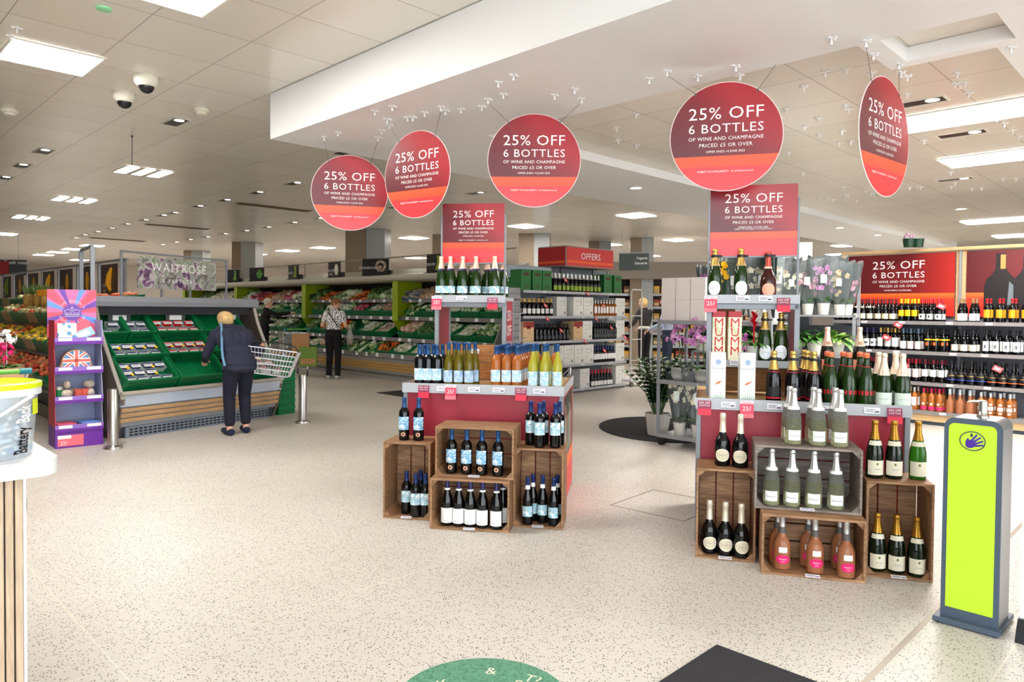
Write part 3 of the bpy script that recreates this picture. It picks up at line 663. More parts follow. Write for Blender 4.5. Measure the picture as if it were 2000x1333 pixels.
stand(ws,YELW,[(.945,.05),(1.03,.05),(1.12,.06)],RZ,'yellow white wine with blue cap, {} at the outer corner of the tray','wine stand yellow bottles')
stand(ws,YELW,[(.96,.13),(1.04,.13)],RZ,'yellow white wine with blue cap in the second rank, {} from the rose bottles','wine stand yellow bottles')
CREM=B('champ',GREENG,L_ROSEF,.215,L_MAP,(.03,.085),1.3,extra=(('neck_band',L_NAVY,.208,.222,3.14),),name='sparkling_bottle')
stand(ws,CREM,[(x,.495) for x in (.15,.225,.325,.43,.58)],1.546,'green sparkling bottle with blush foil, {} at the front of the tower shelf','tower shelf sparkling bottles')
stand(ws,CREM,[(x,.6) for x in (.2,.29,.38,.5,.63)],1.546,'green sparkling bottle with blush foil, {} of the back rank on the tower shelf','tower shelf sparkling bottles')
# on and in the wine crates (crate frames: x across from the middle, y inwards)
SAN=B('bord',DARK,L_MIDB,.23,L_MAP,(.085,.165),ink=(.13,[('GAVI',.011,0,1.1)]))
BOLG=B('bord',DARK,L_BLUEC,.228,L_BLUE,(.075,.165),extra=(('round_seal',mat('seal orange',(240,170,120),.5),.03,.058,.42,1),('seal_centre',L_MIDB,.037,.051,.2,1)))
PINO=B('burg',DARK,L_NAVY,.25,L_WHITE,(.022,.12),1.25,extra=(('neck_band',L_WHITE,.236,.248,3.14),),ink=(.035,[('Petite Rosa',.0095,0,1.0)]))
PORT=B('slim',DARK,L_MIDB,.262,L_MAP,(.055,.125),extra=(('neck_seal',L_WHITE,.235,.262,1.2),),ink=(.1,[('RUBY',.011,.004,1.1),('PORT',.011,-.01,1.1)]))
MALB=B('bord',DARK,L_MIDB,.225,L_MAP,(.085,.17),ink=(.14,[('MALBEC',.010,0,1.05)]))
stand(k1,SAN,[(-.03,.1),(.055,.04),(.06,.14),(.12,.05)],.014,'dark bottle with pale map label, {} inside the upright crate at the chiller end','bottles in the first upright crate')
stand(k1,BOLG,[(-.05,.1),(.055,.1)],.531,'dark bottle with blue-swirl label and blue cap, {} on top of the first upright crate','bottles on the first upright crate')
stand(k3,BOLG,[(-.17,.07),(-.065,.065),(.04,.06),(.15,.055)],.014,'dark bottle with blue-swirl label and round orange seal, {} in the upper wine crate','bottles in the upper wine crate')
stand(k2,PINO,[(-.165,.07),(-.085,.065),(-.005,.06),(.078,.055),(.172,.05)],.014,'black bottle with plain white label and purple cap, {} along the low wine crate','bottles in the low wine crate')
stand(k2,PINO,[(.2,.14)],.014,'black bottle with purple cap half hidden at the back of the low wine crate','bottles in the low wine crate')
stand(k4,PORT,[(-.075,.05),(-.05,.13),(.02,.1),(.1,.05),(.115,.14)],.014,'dark port bottle with pale label and blue cap, {} in the second upright wine crate','bottles in the port crate')
stand(k4,MALB,[(-.07,.14),(.0,.06),(.015,.16),(.105,.07),(.12,.17)],.531,'dark bottle with pale label and blue cap, {} on top of the port crate','bottles on the port crate')
# ---- sparkling stand
def scr(name,ang=0): return name
LAUR=clip_on(B('champ',GREENG,L_GOLD,.213,L_PEARL,(.012,.105),.98,1,extra=(('shoulder_band',mat('band sand',(196,170,120),.5),.205,.214,3.14),),ink=(.055,[('Laurent-Perrier',.008,0,1.0)]),name='champagne_bottle'))
LROS=clip_on(B('squat',glass('brown pink glass',(60,22,18)),mat('pink foil',(196,84,66),.35,.4),.2,L_PEACH,(.008,.09),.85,1,extra=(('neck_band',L_ROSEF,.186,.2,3.14),),name='champagne_bottle'))
PIPR=clip_on(B('champ',glass('black glass',(10,10,12)),L_GOLD,.205,L_BLK,(.04,.1),1.2,extra=(('red_band',L_REDB,.028,.036,1.5),('red_band',L_REDB,.19,.195,3.14),),name='champagne_bottle'))
MUMB=B('champ',GREENG,L_CORK,.29,None,extra=(('red_sash',L_REDB,.07,.095,3.14),('red_ring',L_REDB,.235,.24,3.14),),name='champagne_bottle')
CANA=B('champ',GREENG,L_CRM,.19,L_ICE,(.015,.09),1.25,extra=(('round_seal',L_ROSEF,.2,.222,.5,1),),ink=(.05,[('CHARLES HEIDSIECK',.0062,0,1.0)]),name='champagne_bottle')
CANR=B('champ',DKGREEN,L_CRM,.19,mat('label salmon',(246,184,160),.5),(.03,.1),1.1,extra=(('round_seal',mat('seal tan',(206,160,130),.5),.2,.222,.5,1),),name='champagne_bottle')
stand(cs,LAUR,[(.105,.345),(.27,.345)],1.546,'green champagne with pearl oval label and neck clip, {} on the sparkling tower top','sparkling tower top shelf')
stand(cs,LROS,[(.44,.35)],1.546,'squat dark bottle with peach oval label on the top shelf of the sparkling tower','sparkling tower top shelf',yaw=0)
stand(cs,LAUR,[(.43,.4),(.53,.4)],1.126,'green champagne with pearl oval label on the tower middle shelf, {} from the plant','sparkling tower middle shelf')
stand(cs,PIPR,[(.46,.07),(.57,.065),(.69,.07)],RZ,'black bottle with gold foil and red bands, {} from the fish boxes','black and gold champagne')
stand(cs,PIPR,[(.665,.17),(.66,.26)],RZ,'black bottle with gold foil behind the others, {} rank back','black and gold champagne')
stand(cs,MUMB,[(.785,.06),(.885,.06),(.98,.055)],RZ,'green champagne with coral top and red sash, {} along the tray front','red sash champagne')
stand(cs,MUMB,[(.78,.16),(.87,.16),(.965,.16)],RZ,'green champagne with coral top and red sash, {} in the second rank','red sash champagne')
stand(cs,CANA,[(1.075,.05),(1.175,.05)],RZ,'green champagne with long cream foil, {} at the tray corner by the sanitiser','cream foil champagne')
stand(cs,CANA,[(1.07,.17),(1.165,.17)],RZ,'green champagne with long cream foil in the second rank, {} from the red sash bottles','cream foil champagne')
b=MB(); b.box(-.2,-.12,0,.2,.12,.14,.004); rs=tag(b.build('wooden_riser',BOARDW,None,0,along(cs,.98,.66,.891),ac),'low wooden riser block at the back of the sparkling tray','riser')
stand(rs,CANR,[(-.13,-.03),(.08,.02)],.141,'tall champagne with cream foil and salmon label on the riser, {} from the tower','riser champagne')
# gift boxes
def gift_mumm():
    t=thing('champagne_gift_box','','gift box'); b=MB(); b.box(-.042,-.04,0,.042,.04,.30,.001); b.m(1).box(-.0425,-.0405,.285,.0425,.0405,.325,.001); b.m(2).add([(-.042,-.0406,.28),(.042,-.0406,.15),(.042,-.0406,.1),(-.042,-.0406,.22)],[(3,2,1,0)])
    b.build('carton',[mat('box cream',(246,238,206),.5),mat('box red lid',(176,20,34),.4),mat('box olive',(206,208,168),.5)],t,0)
    for i,ch in enumerate('MUMM'): l=MB(); l.text(ch,.085,0,-.0412,.222-i*.062); l.build('lettering',mat('box red ink',(196,26,36),.5),t,0)
    return t
def gift_pol():
    t=thing('champagne_gift_box','','gift box'); b=MB(); b.box(-.045,-.045,0,.045,.045,.305,.001); b.build('carton',mat('box white',(242,244,242),.5),t,0)
    l=MB(); l.text('POL ROGER',.0135,0,-.0457,.2,space=1.05); l.build('lettering',mat('box navy ink',(66,84,120),.5),t,0)
    e=MB(); e.at(0,-.0458,.245); n=16
    e.prismy([(.017*math.cos(2*math.pi*i/n),.017*math.sin(2*math.pi*i/n)) for i in range(n)],-.0002,.0004); e.build('round_emblem',mat('emblem blue',(150,174,206),.5),t,0)
    fsh=MB(); fsh.at(0,-.0459,.115,ry=R(-30)); fsh.prismy([(-.022,0),(-.01,.006),(.008,.007),(.02,.001),(.028,.007),(.026,-.004),(.02,-.002),(.008,-.006),(-.01,-.005)],-.0002,.0004); fsh.build('koi_print',mat('koi orange',(206,110,56),.5),t,0)
    lf=MB()
    for i in range(9):
        a=R(-70+i*17); lf.at(.0+i*.003-.012,-.0459,.0,ry=a); lf.prismy([(-.004,.004),(0,.0+.03),(.002,.07-.004*abs(i-4)),(.004,.03),(.004,.004)],-.0001,.0003)
    lf.build('leaf_print',mat('leaf print',(120,164,130),.5),t,0)
    return t
GM,GP=Proto(gift_mumm),Proto(gift_pol)
for i,x in enumerate((.13,.235)): GM(along(cs,x,.36,1.126),ac+R(8-4*i),'cream and red champagne box with big red letters, {} from the tower edge'.format(nth(i)),'red letter champagne boxes')
for i,x in enumerate((.125,.3)): GP(along(cs,x,.06,RZ),ac+R(6),'white champagne box with an orange fish print, {} along the tray front'.format(nth(i)),'fish print champagne boxes')
# on and in the sparkling crates
LANS=B('prest',DARK,L_CRM,.2,mat('label ivory',(230,222,200),.5),(.03,.105),.95,1,extra=(('label_centre',mat('label ivory2',(212,200,172),.5),.04,.095,.8,1),),ink=(.065,[('PROSECCO',.008,0,1.0)]),name='sparkling_bottle')
FREI=B('champ',CUTG,L_SILV,.215,L_WHITE,(.028,.085),.8,extra=(('collar_label',L_WHITE,.2,.218,3.14),),ink=(.05,[('Freixenet',.0145,0,1.0)]),n=24,name='sparkling_bottle')
PROS=B('prest',PINKG,L_SILV,.235,L_PINK,(.035,.085),.85,1,extra=(('square_label',L_WHITE,.098,.128,.5),('neck_ring',mat('smoke ring',(90,84,84),.4),.2,.234,3.14)),ink=(.055,[('PROSECCO',.0085,.004,1.0),('ROSE',.0075,-.009,1.1)],LET),name='sparkling_bottle')
CHAB=B('champ',DKGREEN,L_DGOLD,.215,L_CREAM,(.02,.1),1.15,extra=(('collar_label',L_CREAM,.183,.208,1.3),('green_stamp',mat('stamp green',(110,130,60),.6),.075,.088,.12)),ink=(.05,[('Waitrose',.009,0,1.0)]),name='sparkling_bottle')
CHABG=B('champ',BRIGHTG,L_DGOLD,.215,L_CREAM,(.02,.1),1.15,extra=(('collar_label',L_CREAM,.183,.208,1.3),('green_stamp',mat('stamp green',(110,130,60),.6),.075,.088,.12)),name='sparkling_bottle')
stand(k5,LANS,[(-.09,.08),(-.0,.065),(.09,.05)],.014,'black ivory-label bottle, {} inside the crate under the fish boxes','ivory oval bottles in the crate')
stand(k5,LANS,[(-.02,.12),(.08,.1)],.531,'black ivory-label bottle, {} on top of the crate under the fish boxes','ivory oval bottles on the crate')
stand(k7,FREI,[(-.185,.06),(-.075,.06),(.04,.06),(.155,.06)],.014,'clear diamond-cut sparkling bottle, {} inside the weathered grey crate','diamond-cut bottles in the grey crate')
stand(k7,FREI,[(-.07,.09),(.06,.09),(.175,.09)],.361,'clear diamond-cut sparkling bottle, {} at the front on top of the grey crate','diamond-cut bottles on the grey crate')
stand(k7,FREI,[(-.08,.19),(.05,.19),(.165,.19)],.361,'clear diamond-cut sparkling bottle, {} behind on top of the grey crate','diamond-cut bottles on the grey crate')
stand(k6,PROS,[(-.15,.09),(.02,.075),(.175,.05)],.014,'pink sparkling wine with magenta label, {} along the low crate front','pink sparkling bottles')
stand(k6,PROS,[(-.165,.18),(.0,.18),(.165,.18)],.014,'clear bottle of pink sparkling wine, {} of the back rank in the low crate','pink sparkling bottles')
stand(k8,CHAB,[(-.09,.09),(.005,.08),(.1,.06)],.014,'dark green gold-foil bottle, {} inside the upright crate by the sanitiser','gold foil bottles in the crate')
stand(k8,CHAB,[(-.11,.1),(-.01,.11)],.531,'dark green gold-foil bottle, {} on top of the crate by the sanitiser','gold foil bottles on the crate')
stand(k8,CHABG,[(.115,.13)],.531,'bright green bottle with gold foil at the outer corner of the crate by the sanitiser','gold foil bottles on the crate')
# pot plant on the middle shelf of the sparkling tower is with the flowers
# ================================================================== refrigerated fruit case with green crates
STEELB=mat('case grey',(150,154,162),.4,.25); CASEL=mat('case pale blue grey',(186,196,212),.4); CASED=mat('case side steel',(134,122,112),.25,.7); SLATW=mat('slat oak',(198,160,116),.5,var=.14,scale=5,stretch=(2,10,30)); KICK=mat('kick grille',(120,130,146),.5); PUTTY=mat('case edge putty',(176,168,156),.45)
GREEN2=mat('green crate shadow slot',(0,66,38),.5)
def mk_gcrate(w=.6,d=.38,h=.15):
    b=MB(); t=.012
    b.box(-w/2,0,0,w/2,d,t)
    for i in range(6): b.box(-w/2+.02+i*(w-.04)/6,.015,t,-w/2+.02+i*(w-.04)/6+.045,d-.015,t+.004)
    for (x0,y0,x1,y1) in ((-w/2,0,w/2,t),(-w/2,d-t,w/2,d),(-w/2,t,-w/2+t,d-t),(w/2-t,t,w/2,d-t)):
        b.m(0).box(x0,y0,t,x1,y1,h)
        ex=.003
        for z in (.045,.075,.105):
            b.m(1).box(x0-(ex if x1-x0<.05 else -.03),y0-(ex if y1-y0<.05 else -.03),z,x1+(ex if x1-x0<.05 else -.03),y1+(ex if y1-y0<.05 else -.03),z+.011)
    b.m(0).tube([(-w/2,0,h),(w/2,0,h),(w/2,d,h),(-w/2,d,h)],.011,6,closed=True)
    return b.build('green_crate',[GREEN,GREEN2],None,30)
GC=Proto(mk_gcrate); GCN=Proto(lambda:mk_gcrate(.3)); 
def frame_at(fix,x,y,z,tilt):
    q=along(fix,x,y,z); rz=fix.rotation_euler.z
    M=Matrix.Translation(q)@Matrix.Rotation(rz,4,'Z')@Matrix.Rotation(tilt,4,'X')
    return q,(tilt,0,rz),M
# packs
CLEARP=mat('clear punnet',(226,230,232),.15,trans=.0,alpha=.55); BLKP=mat('black punnet',(34,34,38),.4)
def mk_punnet(fruit,fr,label=True,sticker=False,red=False,tray=None):
    def f():
        b=MB(); w,d,h=.1,.075,.05
        b.add([(-w/2+.008,-d/2+.008,0),(w/2-.008,-d/2+.008,0),(w/2-.008,d/2-.008,0),(-w/2+.008,d/2-.008,0),(-w/2,-d/2,h),(w/2,-d/2,h),(w/2,d/2,h),(-w/2,d/2,h)],[(3,2,1,0),(0,1,5,4),(1,2,6,5),(2,3,7,6),(3,0,4,7)])
        o=b.build('fruit_punnet',tray or CLEARP,None,0)
        g=MB(); rr=random.Random(5); 
        n=int(.09/fr/1.7)
        for i in range(n):
            for j in range(max(2,int(n*.7))): g.ball(-w/2+.014+fr+i*(w-.028-2*fr)/max(1,n-1),-d/2+.012+fr+j*(d-.024-2*fr)/max(1,int(n*.7)-1),h-.006+rr.uniform(-.004,.004),fr,n=6,m=4)
        g.build('berry_filling',fruit,o); 
        if label:
            l=MB(); l.box(-.036,-.022,h+fr*.9,.036,.02,h+fr*.9+.0012); l.m(1).box(-.036,.008,h+fr*.9+.0012,.036,.02,h+fr*.9+.0016); l.m(2).box(-.03,-.012,h+fr*.9+.0012,.02,-.008,h+fr*.9+.0015); l.box(-.03,-.002,h+fr*.9+.0012,.03,.002,h+fr*.9+.0015)
            l.build('pack_label',[PAPER,RED if red else L_MIDB,PURP],o,0)
        if sticker: l=MB(); l.lathe([(.014,h+fr*.9+.0018),(.0,h+fr*.9+.002)],12,.03,-.024); l.build('yellow_sticker',L_YEL,o,0)
        return o
    return Proto(f)
BLUEB=mat('blueberry skin',(58,66,104),.5); STRAW=mat('strawberry skin',(206,22,24),.35); RASP=mat('raspberry skin',(176,24,52),.5); GRAPE=mat('dark grape skin',(80,30,44),.4)
K_BLUE=mk_punnet(BLUEB,.0085); K_BLUS=mk_punnet(BLUEB,.0085,sticker=True); K_STR=mk_punnet(STRAW,.017,red=True); K_RASP=mk_punnet(RASP,.011,red=True,sticker=True); K_MEAT=mk_punnet(GRAPE,.015,red=True,sticker=True,tray=BLKP)
OCA=at(238,862); RCA=R(58); WCA=2.15
case=thing('refrigerated_fruit_case','grey refrigerated case with green fruit crates, wood slats and curved ends','display case',(OCA.x,OCA.y,0),RCA)
b=MB(); b.prismx([(.14,.13),(.1,.13),(.04,.36),(.06,.36),(.16,.13)],.03,WCA-.03); b.build('lower_fascia',STEELB,case,0)
b=MB()
for z in (.205,.262,.319):
    y=.1-(z-.13)*.06/.23; b.prismx([(y-.012,z-.022),(y-.028,z+.022),(y+.0,z+.022),(y+.004,z-.022)],.02,WCA-.02)
b.build('wood_slat',SLATW,case,0)
b=MB(); b.prismx([(.045,.36),(.02,.36),(.0,.48),(.03,.48)],.0,WCA); b.build('upper_fascia',CASEL,case,0)
b=MB(); b.tube([(-.005,.0,.505),(WCA+.005,.0,.505)],.026,10); b.build('bumper_rail',PUTTY,case)
b=MB(); b.box(.1,.1,.0,WCA-.15,.13,.125)
for i in range(34):
    for j in range(3): b.m(1).box(.14+i*.055,.0975,.022+j*.032,.14+i*.055+.04,.0995,.022+j*.032+.018)
b.build('kick_grille',[KICK,HOLE],case,0)
b=MB(); b.prismx([(.03,.45),(.12,.13),(.17,.0),(1.0,.0),(1.0,1.5),(.86,1.5),(.8,1.1),(.06,.5)],.03,WCA-.03); b.build('inner_body',DGREY,case,0)
for i,(x0,x1) in enumerate(((0,.035),(WCA-.035,WCA))):
    pts=[(.0,.44),(.1,.62),(.24,.84),(.38,1.06),(.48,1.25),(.54,1.42),(.56,1.52),(1.02,1.54),(1.02,.0),(.16,.0),(.08,.15)]
    b=MB(); b.prismx(pts[::-1],x0,x1); b.m(1).tube([((x0+x1)/2,y,z) for y,z in pts[:7]],.022,8); b.build('end_panel',[CASED,PUTTY],case,30)
b=MB(); b.prismx([(.56,1.44),(.5,1.45),(.48,1.5),(.52,1.56),(1.02,1.57),(1.02,1.5)],-.01,WCA+.01); b.build('canopy',STEELB,case,0)
b=MB(); b.box(.036,.6,1.35,WCA-.036,.62,1.445); b.build('blind_strip',mat('blind black',(38,38,44),.5),case,0)
b=MB(); b.box(.036,.83,1.05,WCA-.036,.85,1.5); b.build('back_panel',CASEL,case,0)
for x in (.35,1.05,1.85):
    b=MB(); b.box(x-.13,.66,1.28,x+.13,.668,1.35); b.m(1).box(x-.08,.657,1.285,x+.08,.66,1.345); b.build('card_holder',[DGREY,PAPER],case,0)
b=MB(); b.at(0,.34,.86,rx=R(-15)); b.box(.04,-.02,-.02,WCA-.04,.0,.035); b.m(1)
for x in (.2,.55,.95,1.35,1.75): b.box(x,-.023,-.012,x+.16,-.02,.03)
b.build('ticket_rail',[STEELB,PAPER],case,0)
b=MB(); b.m(0)
for x in (1.9,1.94): b.box(x,.012,.41,x+.02,.02,.435)
b.build('temperature_display',mat('display blue',(120,90,240),.4,emit=1.2),case,0)
TL=R(40)
rows=[(.05,.53,[(.34,'w','blue'),(.97,'w',''),(1.8,'w','meat')],'bottom'),(.31,.79,[(.36,'w','blus'),(.99,'w','rasp'),(1.62,'w','')],'middle'),(.55,1.04,[(.2,'n','blue'),(.52,'n','blue'),(1.0,'w','straw'),(1.63,'w','')],'top')]
for y,z,cs_,rn in rows:
    for i,(x,kd,fill) in enumerate(cs_):
        q,rot,M=frame_at(case,x,y,z,TL); pr=GC if kd=='w' else GCN
        n=len(cs_)
        pr(q,rot,'tilted green plastic crate, '+nth(i)+' along the '+rn+' row of the fruit case','tilted crates of the fruit case')
        w=.6 if kd=='w' else .3; kk={'blue':K_BLUE,'blus':K_BLUS,'straw':K_STR,'rasp':K_RASP,'meat':K_MEAT}.get(fill)
        if not kk: continue
        cols=4 if w>.5 else 2; rws=3 if rn=='bottom' else 2; c=0
        nm={'blue':'blueberry punnet','blus':'pale punnet','straw':'strawberry punnet','rasp':'raspberry punnet','meat':'dark red punnet'}[fill]
        for r in range(rws):
            for cc in range(cols):
                if random.random()<.14: continue
                p2=kk if not(fill=='blue' and cc%2==0 and rn=='bottom') else K_BLUS
                lx=-w/2+.085+cc*(w-.17)/(cols-1); ly=.07+r*(.108 if rws==3 else .135)
                p2(M@Vector((lx,ly,.017)),(rot[0],0,rot[2]+random.uniform(-.1,.1)),nm+' in the '+nth(i)+' crate of the '+rn+' row, fruit case',nm+'s, '+rn+' row crate '+nth(i),1.42,'fruit pack')
            if fill=='straw' or fill=='rasp':
                pass
# sign over the case
q1,q2=atd(237,580,8.5),atd(442,580,10.1); L=(q2-q1).length; ra=math.atan2(q2.y-q1.y,q2.x-q1.x)
sf=thing('shop_name_sign','shop name sign printed with artichokes in a thin grey frame above the fruit case','sign',(q1.x,q1.y,1.57),ra)
for x in (0,L): b=MB(); b.box(x-.012,-.012,-.02,x+.012,.012,.545,.002); b.build('frame_post',GREY,sf,0)
for x in (L*.35,L*.62): b=MB(); b.box(x-.012,.0,-.02,x+.012,.02,.1); b.build('support_leg',GREY,sf,0)
b=MB(); b.box(-.012,-.012,.52,L+.012,.012,.545,.002); b.build('top_bar',GREY,sf,0)
k=N('artichoke print'); tc,o=k.xyz(); mp=k.n('Mapping',{'Vector':tc,'Scale':(1,1,1)}); n1=k.n('TexNoise',{'Vector':mp.outputs[0],'Scale':6.5,'Detail':5.0,'Distortion':1.0}); vo=k.n('TexVoronoi',{'Vector':mp.outputs[0],'Scale':7.0})
cA=k.ramp(n1.outputs[0],[(.3,(60,44,70)),(.4,(130,90,126)),(.46,(206,200,196)),(.52,(108,138,92)),(.58,(206,196,200)),(.66,(70,92,62)),(.74,(210,206,200))])
cB=k.ramp(vo.outputs['Distance'],[(.1,(120,76,110)),(.5,(44,36,46))])
k.base(k.mix(k.math('GREATER_THAN',n1.outputs[0],.56),cA,k.mix(.35,cA,(90,60,80))),.4)
b=MB(); b.box(L*.13,-.01,.1,L*.88,.0,.5); b.build('printed_panel',MATS['artichoke print'],sf,0)
lines(sf,[('WAITROSE',.155,L*.51,.32,1.25),('& PARTNERS',.068,L*.5,.18,1.5)],-.012)
# stack of folded green baskets at the end of the case
def mk_bask():
    b=MB(); w,d,h=.28,.46,.085
    for z in (.0,.03,.06): b.box(-w/2,-d/2,z,w/2,d/2,z+.018)
    for i in range(9):
        y=-d/2+.012+i*(d-.034)/8; b.m(0).box(-w/2-.004,y,0,-w/2,y+.012,h); b.box(w/2,y,0,w/2+.004,y+.012,h)
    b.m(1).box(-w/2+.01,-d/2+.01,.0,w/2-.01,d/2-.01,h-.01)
    b.m(0).tube([(-w/2,-d/2,h),(w/2,-d/2,h),(w/2,d/2,h),(-w/2,d/2,h)],.01,6,closed=True)
    for s in (-1,1):
        for i in range(6): x=-w/2+.02+i*.048; b.m(0).box(x,s*d/2-.002,0,x+.012,s*d/2+.002,h)
    return b.build('stacking_crate',[GREEN,GREEN2],None,30)
BK=Proto(mk_bask)
for i in range(8): BK(along(case,WCA+.19,.36,.0+i*.0962),RCA,'green crate in the tall stack beside the fruit case, '+nth(i)+' from the floor','green crates stacked by the fruit case')
# bollards
def mk_boll():
    t=thing('steel_bollard','','bollard'); b=MB(); b.lathe([(.05,.012),(.05,.6),(.046,.606),(0,.606)],24); b.build('post',STEEL,t,50)
    b=MB(); b.lathe([(.092,0),(.092,.006),(.084,.022),(.056,.034),(.0505,.036)],24); b.build('base_flange',STEEL,t,40); return t
BO=Proto(mk_boll)
for p,l in (((221,876),'brushed steel bollard beside the purple cardboard stand'),((591,826),'brushed steel bollard at the basket end of the fruit case')):
    q=at(*p); BO((q.x,q.y,0),0,l,'steel bollards')
# ================================================================== purple cardboard stand
q=at(108,878); PR_=R(42)
ps=thing('cardboard_display_stand','tall purple cardboard stand with a crown on its striped header board','display stand',(q.x,q.y,0),PR_)
PUR=mat('card purple',(112,44,160),.5); LIL=mat('card lilac',(176,186,222),.5); LIP=mat('card lip',(150,110,200),.45); CRD=mat('card red',(196,40,60),.5); CPK=mat('card pink',(240,122,178),.5); CBL=mat('card blue',(112,160,236),.5); CVI=mat('card violet',(124,84,180),.5); CCO=mat('card coral',(240,96,120),.5)
wS,dS=.43,.36
b=MB(); b.box(0,0,.0,wS,dS,.21); b.build('base_box',PUR,ps,0)
b=MB(); b.box(0,dS-.01,.21,wS,dS,1.3); b.build('back_board',LIL,ps,0)
for x,m in ((0,CRD),(wS-.006,LIL)): b=MB(); b.prismx([(.0,.21),(.04,.4),(.0,.52),(.05,.75),(.0,.85),(.05,1.0),(.0,1.12),(.02,1.3),(dS,1.3),(dS,.21)],x,x+.006); b.build('side_board',m,ps,0)
for z in (.21,.5,.8,1.1): 
    b=MB(); b.box(.006,.01,z-.008,wS-.006,dS-.01,z); b.build('shelf_board',LIL,ps,0)
    b=MB(); b.box(-.002,-.012,z-.045,wS+.002,-.002,z+.005); b.m(1).box(-.002,-.014,z-.015,wS+.002,-.012,z+.028); b.m(2).box(.03,-.0155,z-.008,.15,-.014,z+.022); b.box(wS-.15,-.0155,z-.008,wS-.02,-.014,z+.022); b.build('shelf_lip',[PUR,LIP,PAPER],ps,0)
# header: rays round a crown
b=MB(); cx,cz=wS/2,1.38; x0,x1,z0,z1=-.01,wS+.01,1.12,1.62
def edge(a):
    c_,s_=math.cos(a),math.sin(a); t=min((( (x1 if c_>0 else x0)-cx)/c_) if abs(c_)>1e-6 else 9,(((z1 if s_>0 else z0)-cz)/s_) if abs(s_)>1e-6 else 9); return (cx+c_*t,cz+s_*t)
n=144; ca=math.degrees(math.atan2(z1-cz,x1-cx))
def ray_col(a):
    a%=360; q=a%180
    if min(a,360-a)<14 or abs(a-180)<14: return 1 if (a<180)==(min(a,360-a)<14) else 0
    if abs(a-90)<15 or abs(a-270)<15: return 0
    for d in (46,134,226,314):
        if abs(a-d)<10: return 1
        if abs(a-d)<17: return 0
    return 2 if int(a//45)%2 else 3
for i in range(n):
    a,a2=2*math.pi*i/n,2*math.pi*(i+1)/n; p1,p2=edge(a),edge(a2); b.c=ray_col((i+.5)*360/n)
    b.add([(cx,dS-.03,cz),(p1[0],dS-.03,p1[1]),(p2[0],dS-.03,p2[1])],[(0,1,2)])
b.c=3; b.box(x0,dS-.029,z0,x1,dS-.02,z1); b.build('header_board',[CPK,CCO,CBL,CVI],ps,0)
b=MB(); b.at(cx,dS-.031,cz); b.prismy([(.088*math.cos(2*math.pi*i/32),.088*math.sin(2*math.pi*i/32)) for i in range(32)],-.001,.001); b.build('round_emblem',CVI,ps,0)
b=MB(); y=dS-.034
P_=[(-.06,-.045),(.06,-.045),(.07,.02),(.035,.03),(.0,.012),(-.035,.03),(-.07,.02)]
b.tube([(cx+a,y,cz+c2) for a,c2 in P_],.0028,5,closed=True); b.tube([(cx-.06,y,cz-.028),(cx+.06,y,cz-.028)],.0025,5)
for i in range(4): b.tube([(cx-.045+i*.03+.009*math.cos(w_),y,cz-.012+.009*math.sin(w_)) for w_ in [k2*math.pi/4 for k2 in range(8)]],.002,4,closed=True)
b.tube([(cx+.012*math.cos(w_),y,cz+.045+.012*math.sin(w_)) for w_ in [k2*math.pi/4 for k2 in range(8)]],.0025,4,closed=True)
b.build('crown_line',LET,ps)
b=MB()
def arc(txt,r,a0,a1,up):
    n=len(txt)
    for i,ch in enumerate(txt):
        a=R(a0+(a1-a0)*(i+.5)/n); V,Fs=glyphs(ch,'CENTER',1); rot=a-math.pi/2 if up else a+math.pi/2
        o=[]
        for u,w_,_ in V:
            u*=.03; w_=(w_-.35)*.03; o.append((cx+r*math.cos(a)+u*math.cos(rot)-w_*math.sin(rot),dS-.0325,cz+r*math.sin(a)+u*math.sin(rot)+w_*math.cos(rot)))
        b.add(o,Fs)
arc("THE QUEEN'S",.12,150,20,True); arc('PLATINUM JUBILEE',.12,200,340,False); b.build('ring_lettering',LET,ps,0)
ticket=MB(); ticket.box(.02,-.004,.02,.25,-.002,.13); ticket.m(1).box(.02,-.005,.095,.14,-.004,.13); ticket.m(2).text('25?',.05,.075,-.0045,.035); ticket.build('floor_ticket',[TK25[2],PAPER,LET],ps,0)
# things on it
def spot_mat():
    k=N('spotted card'); tc,o=k.xyz(); v=k.n('TexVoronoi',{'Vector':tc,'Scale':17.0}); s=k.n('SeparateColor',{0:v.outputs['Color']})
    return k.base(k.mix(k.math('LESS_THAN',v.outputs['Distance'],.36),(244,240,232),k.ramp(s.outputs[0],[(.3,(96,160,206)),(.5,(240,170,110)),(.8,(150,200,210))],True)),.5)
SPM=spot_mat()
b=MB(); b.box(-.085,-.012,0,.085,.012,.17,.002); c0=tag(b.build('gift_bag',SPM,None,0,along(ps,.12,.06,1.101),PR_),'white gift bag with coloured spots standing on the top shelf of the purple stand','gift bag')
c0.rotation_euler=(R(-8),0,PR_)
for i in range(5):
    b=MB(); b.box(-.1,-.004,0,.1,.004,.16,.001); b.m(1).box(-.1,-.0045,.09,.1,-.004,.16); b.m(2).box(-.06,-.0045,.02,.06,-.004,.07)
    o=b.build('greeting_pack',[mat('pack blue',(160,206,226),.5),CCO,L_WHITE],None,0); o.location=along(ps,.29+.0*i,.09+i*.03,1.117); o.rotation_euler=(R(-12),R(-24),PR_)
    tag(o,'slanting red and pale blue flat pack on the purple stand, '+nth(i)+' from the front','card pack','slanting packs on the purple stand')
UJ=[mat('flag white',(240,236,232),.5),mat('flag red',(232,112,100),.5),mat('flag blue',(96,142,190),.5),mat('craft card',(186,150,118),.6)]
t=thing('flag_cake_box','round-topped box with a flag print on the second shelf of the purple stand','gift box',along(ps,.2,.1,.801),PR_)
b=MB(); A=[(-.15,0),(.15,0)]+[(.13*math.cos(R(a)),.07+.13*math.sin(R(a))) for a in range(0,181,12)]
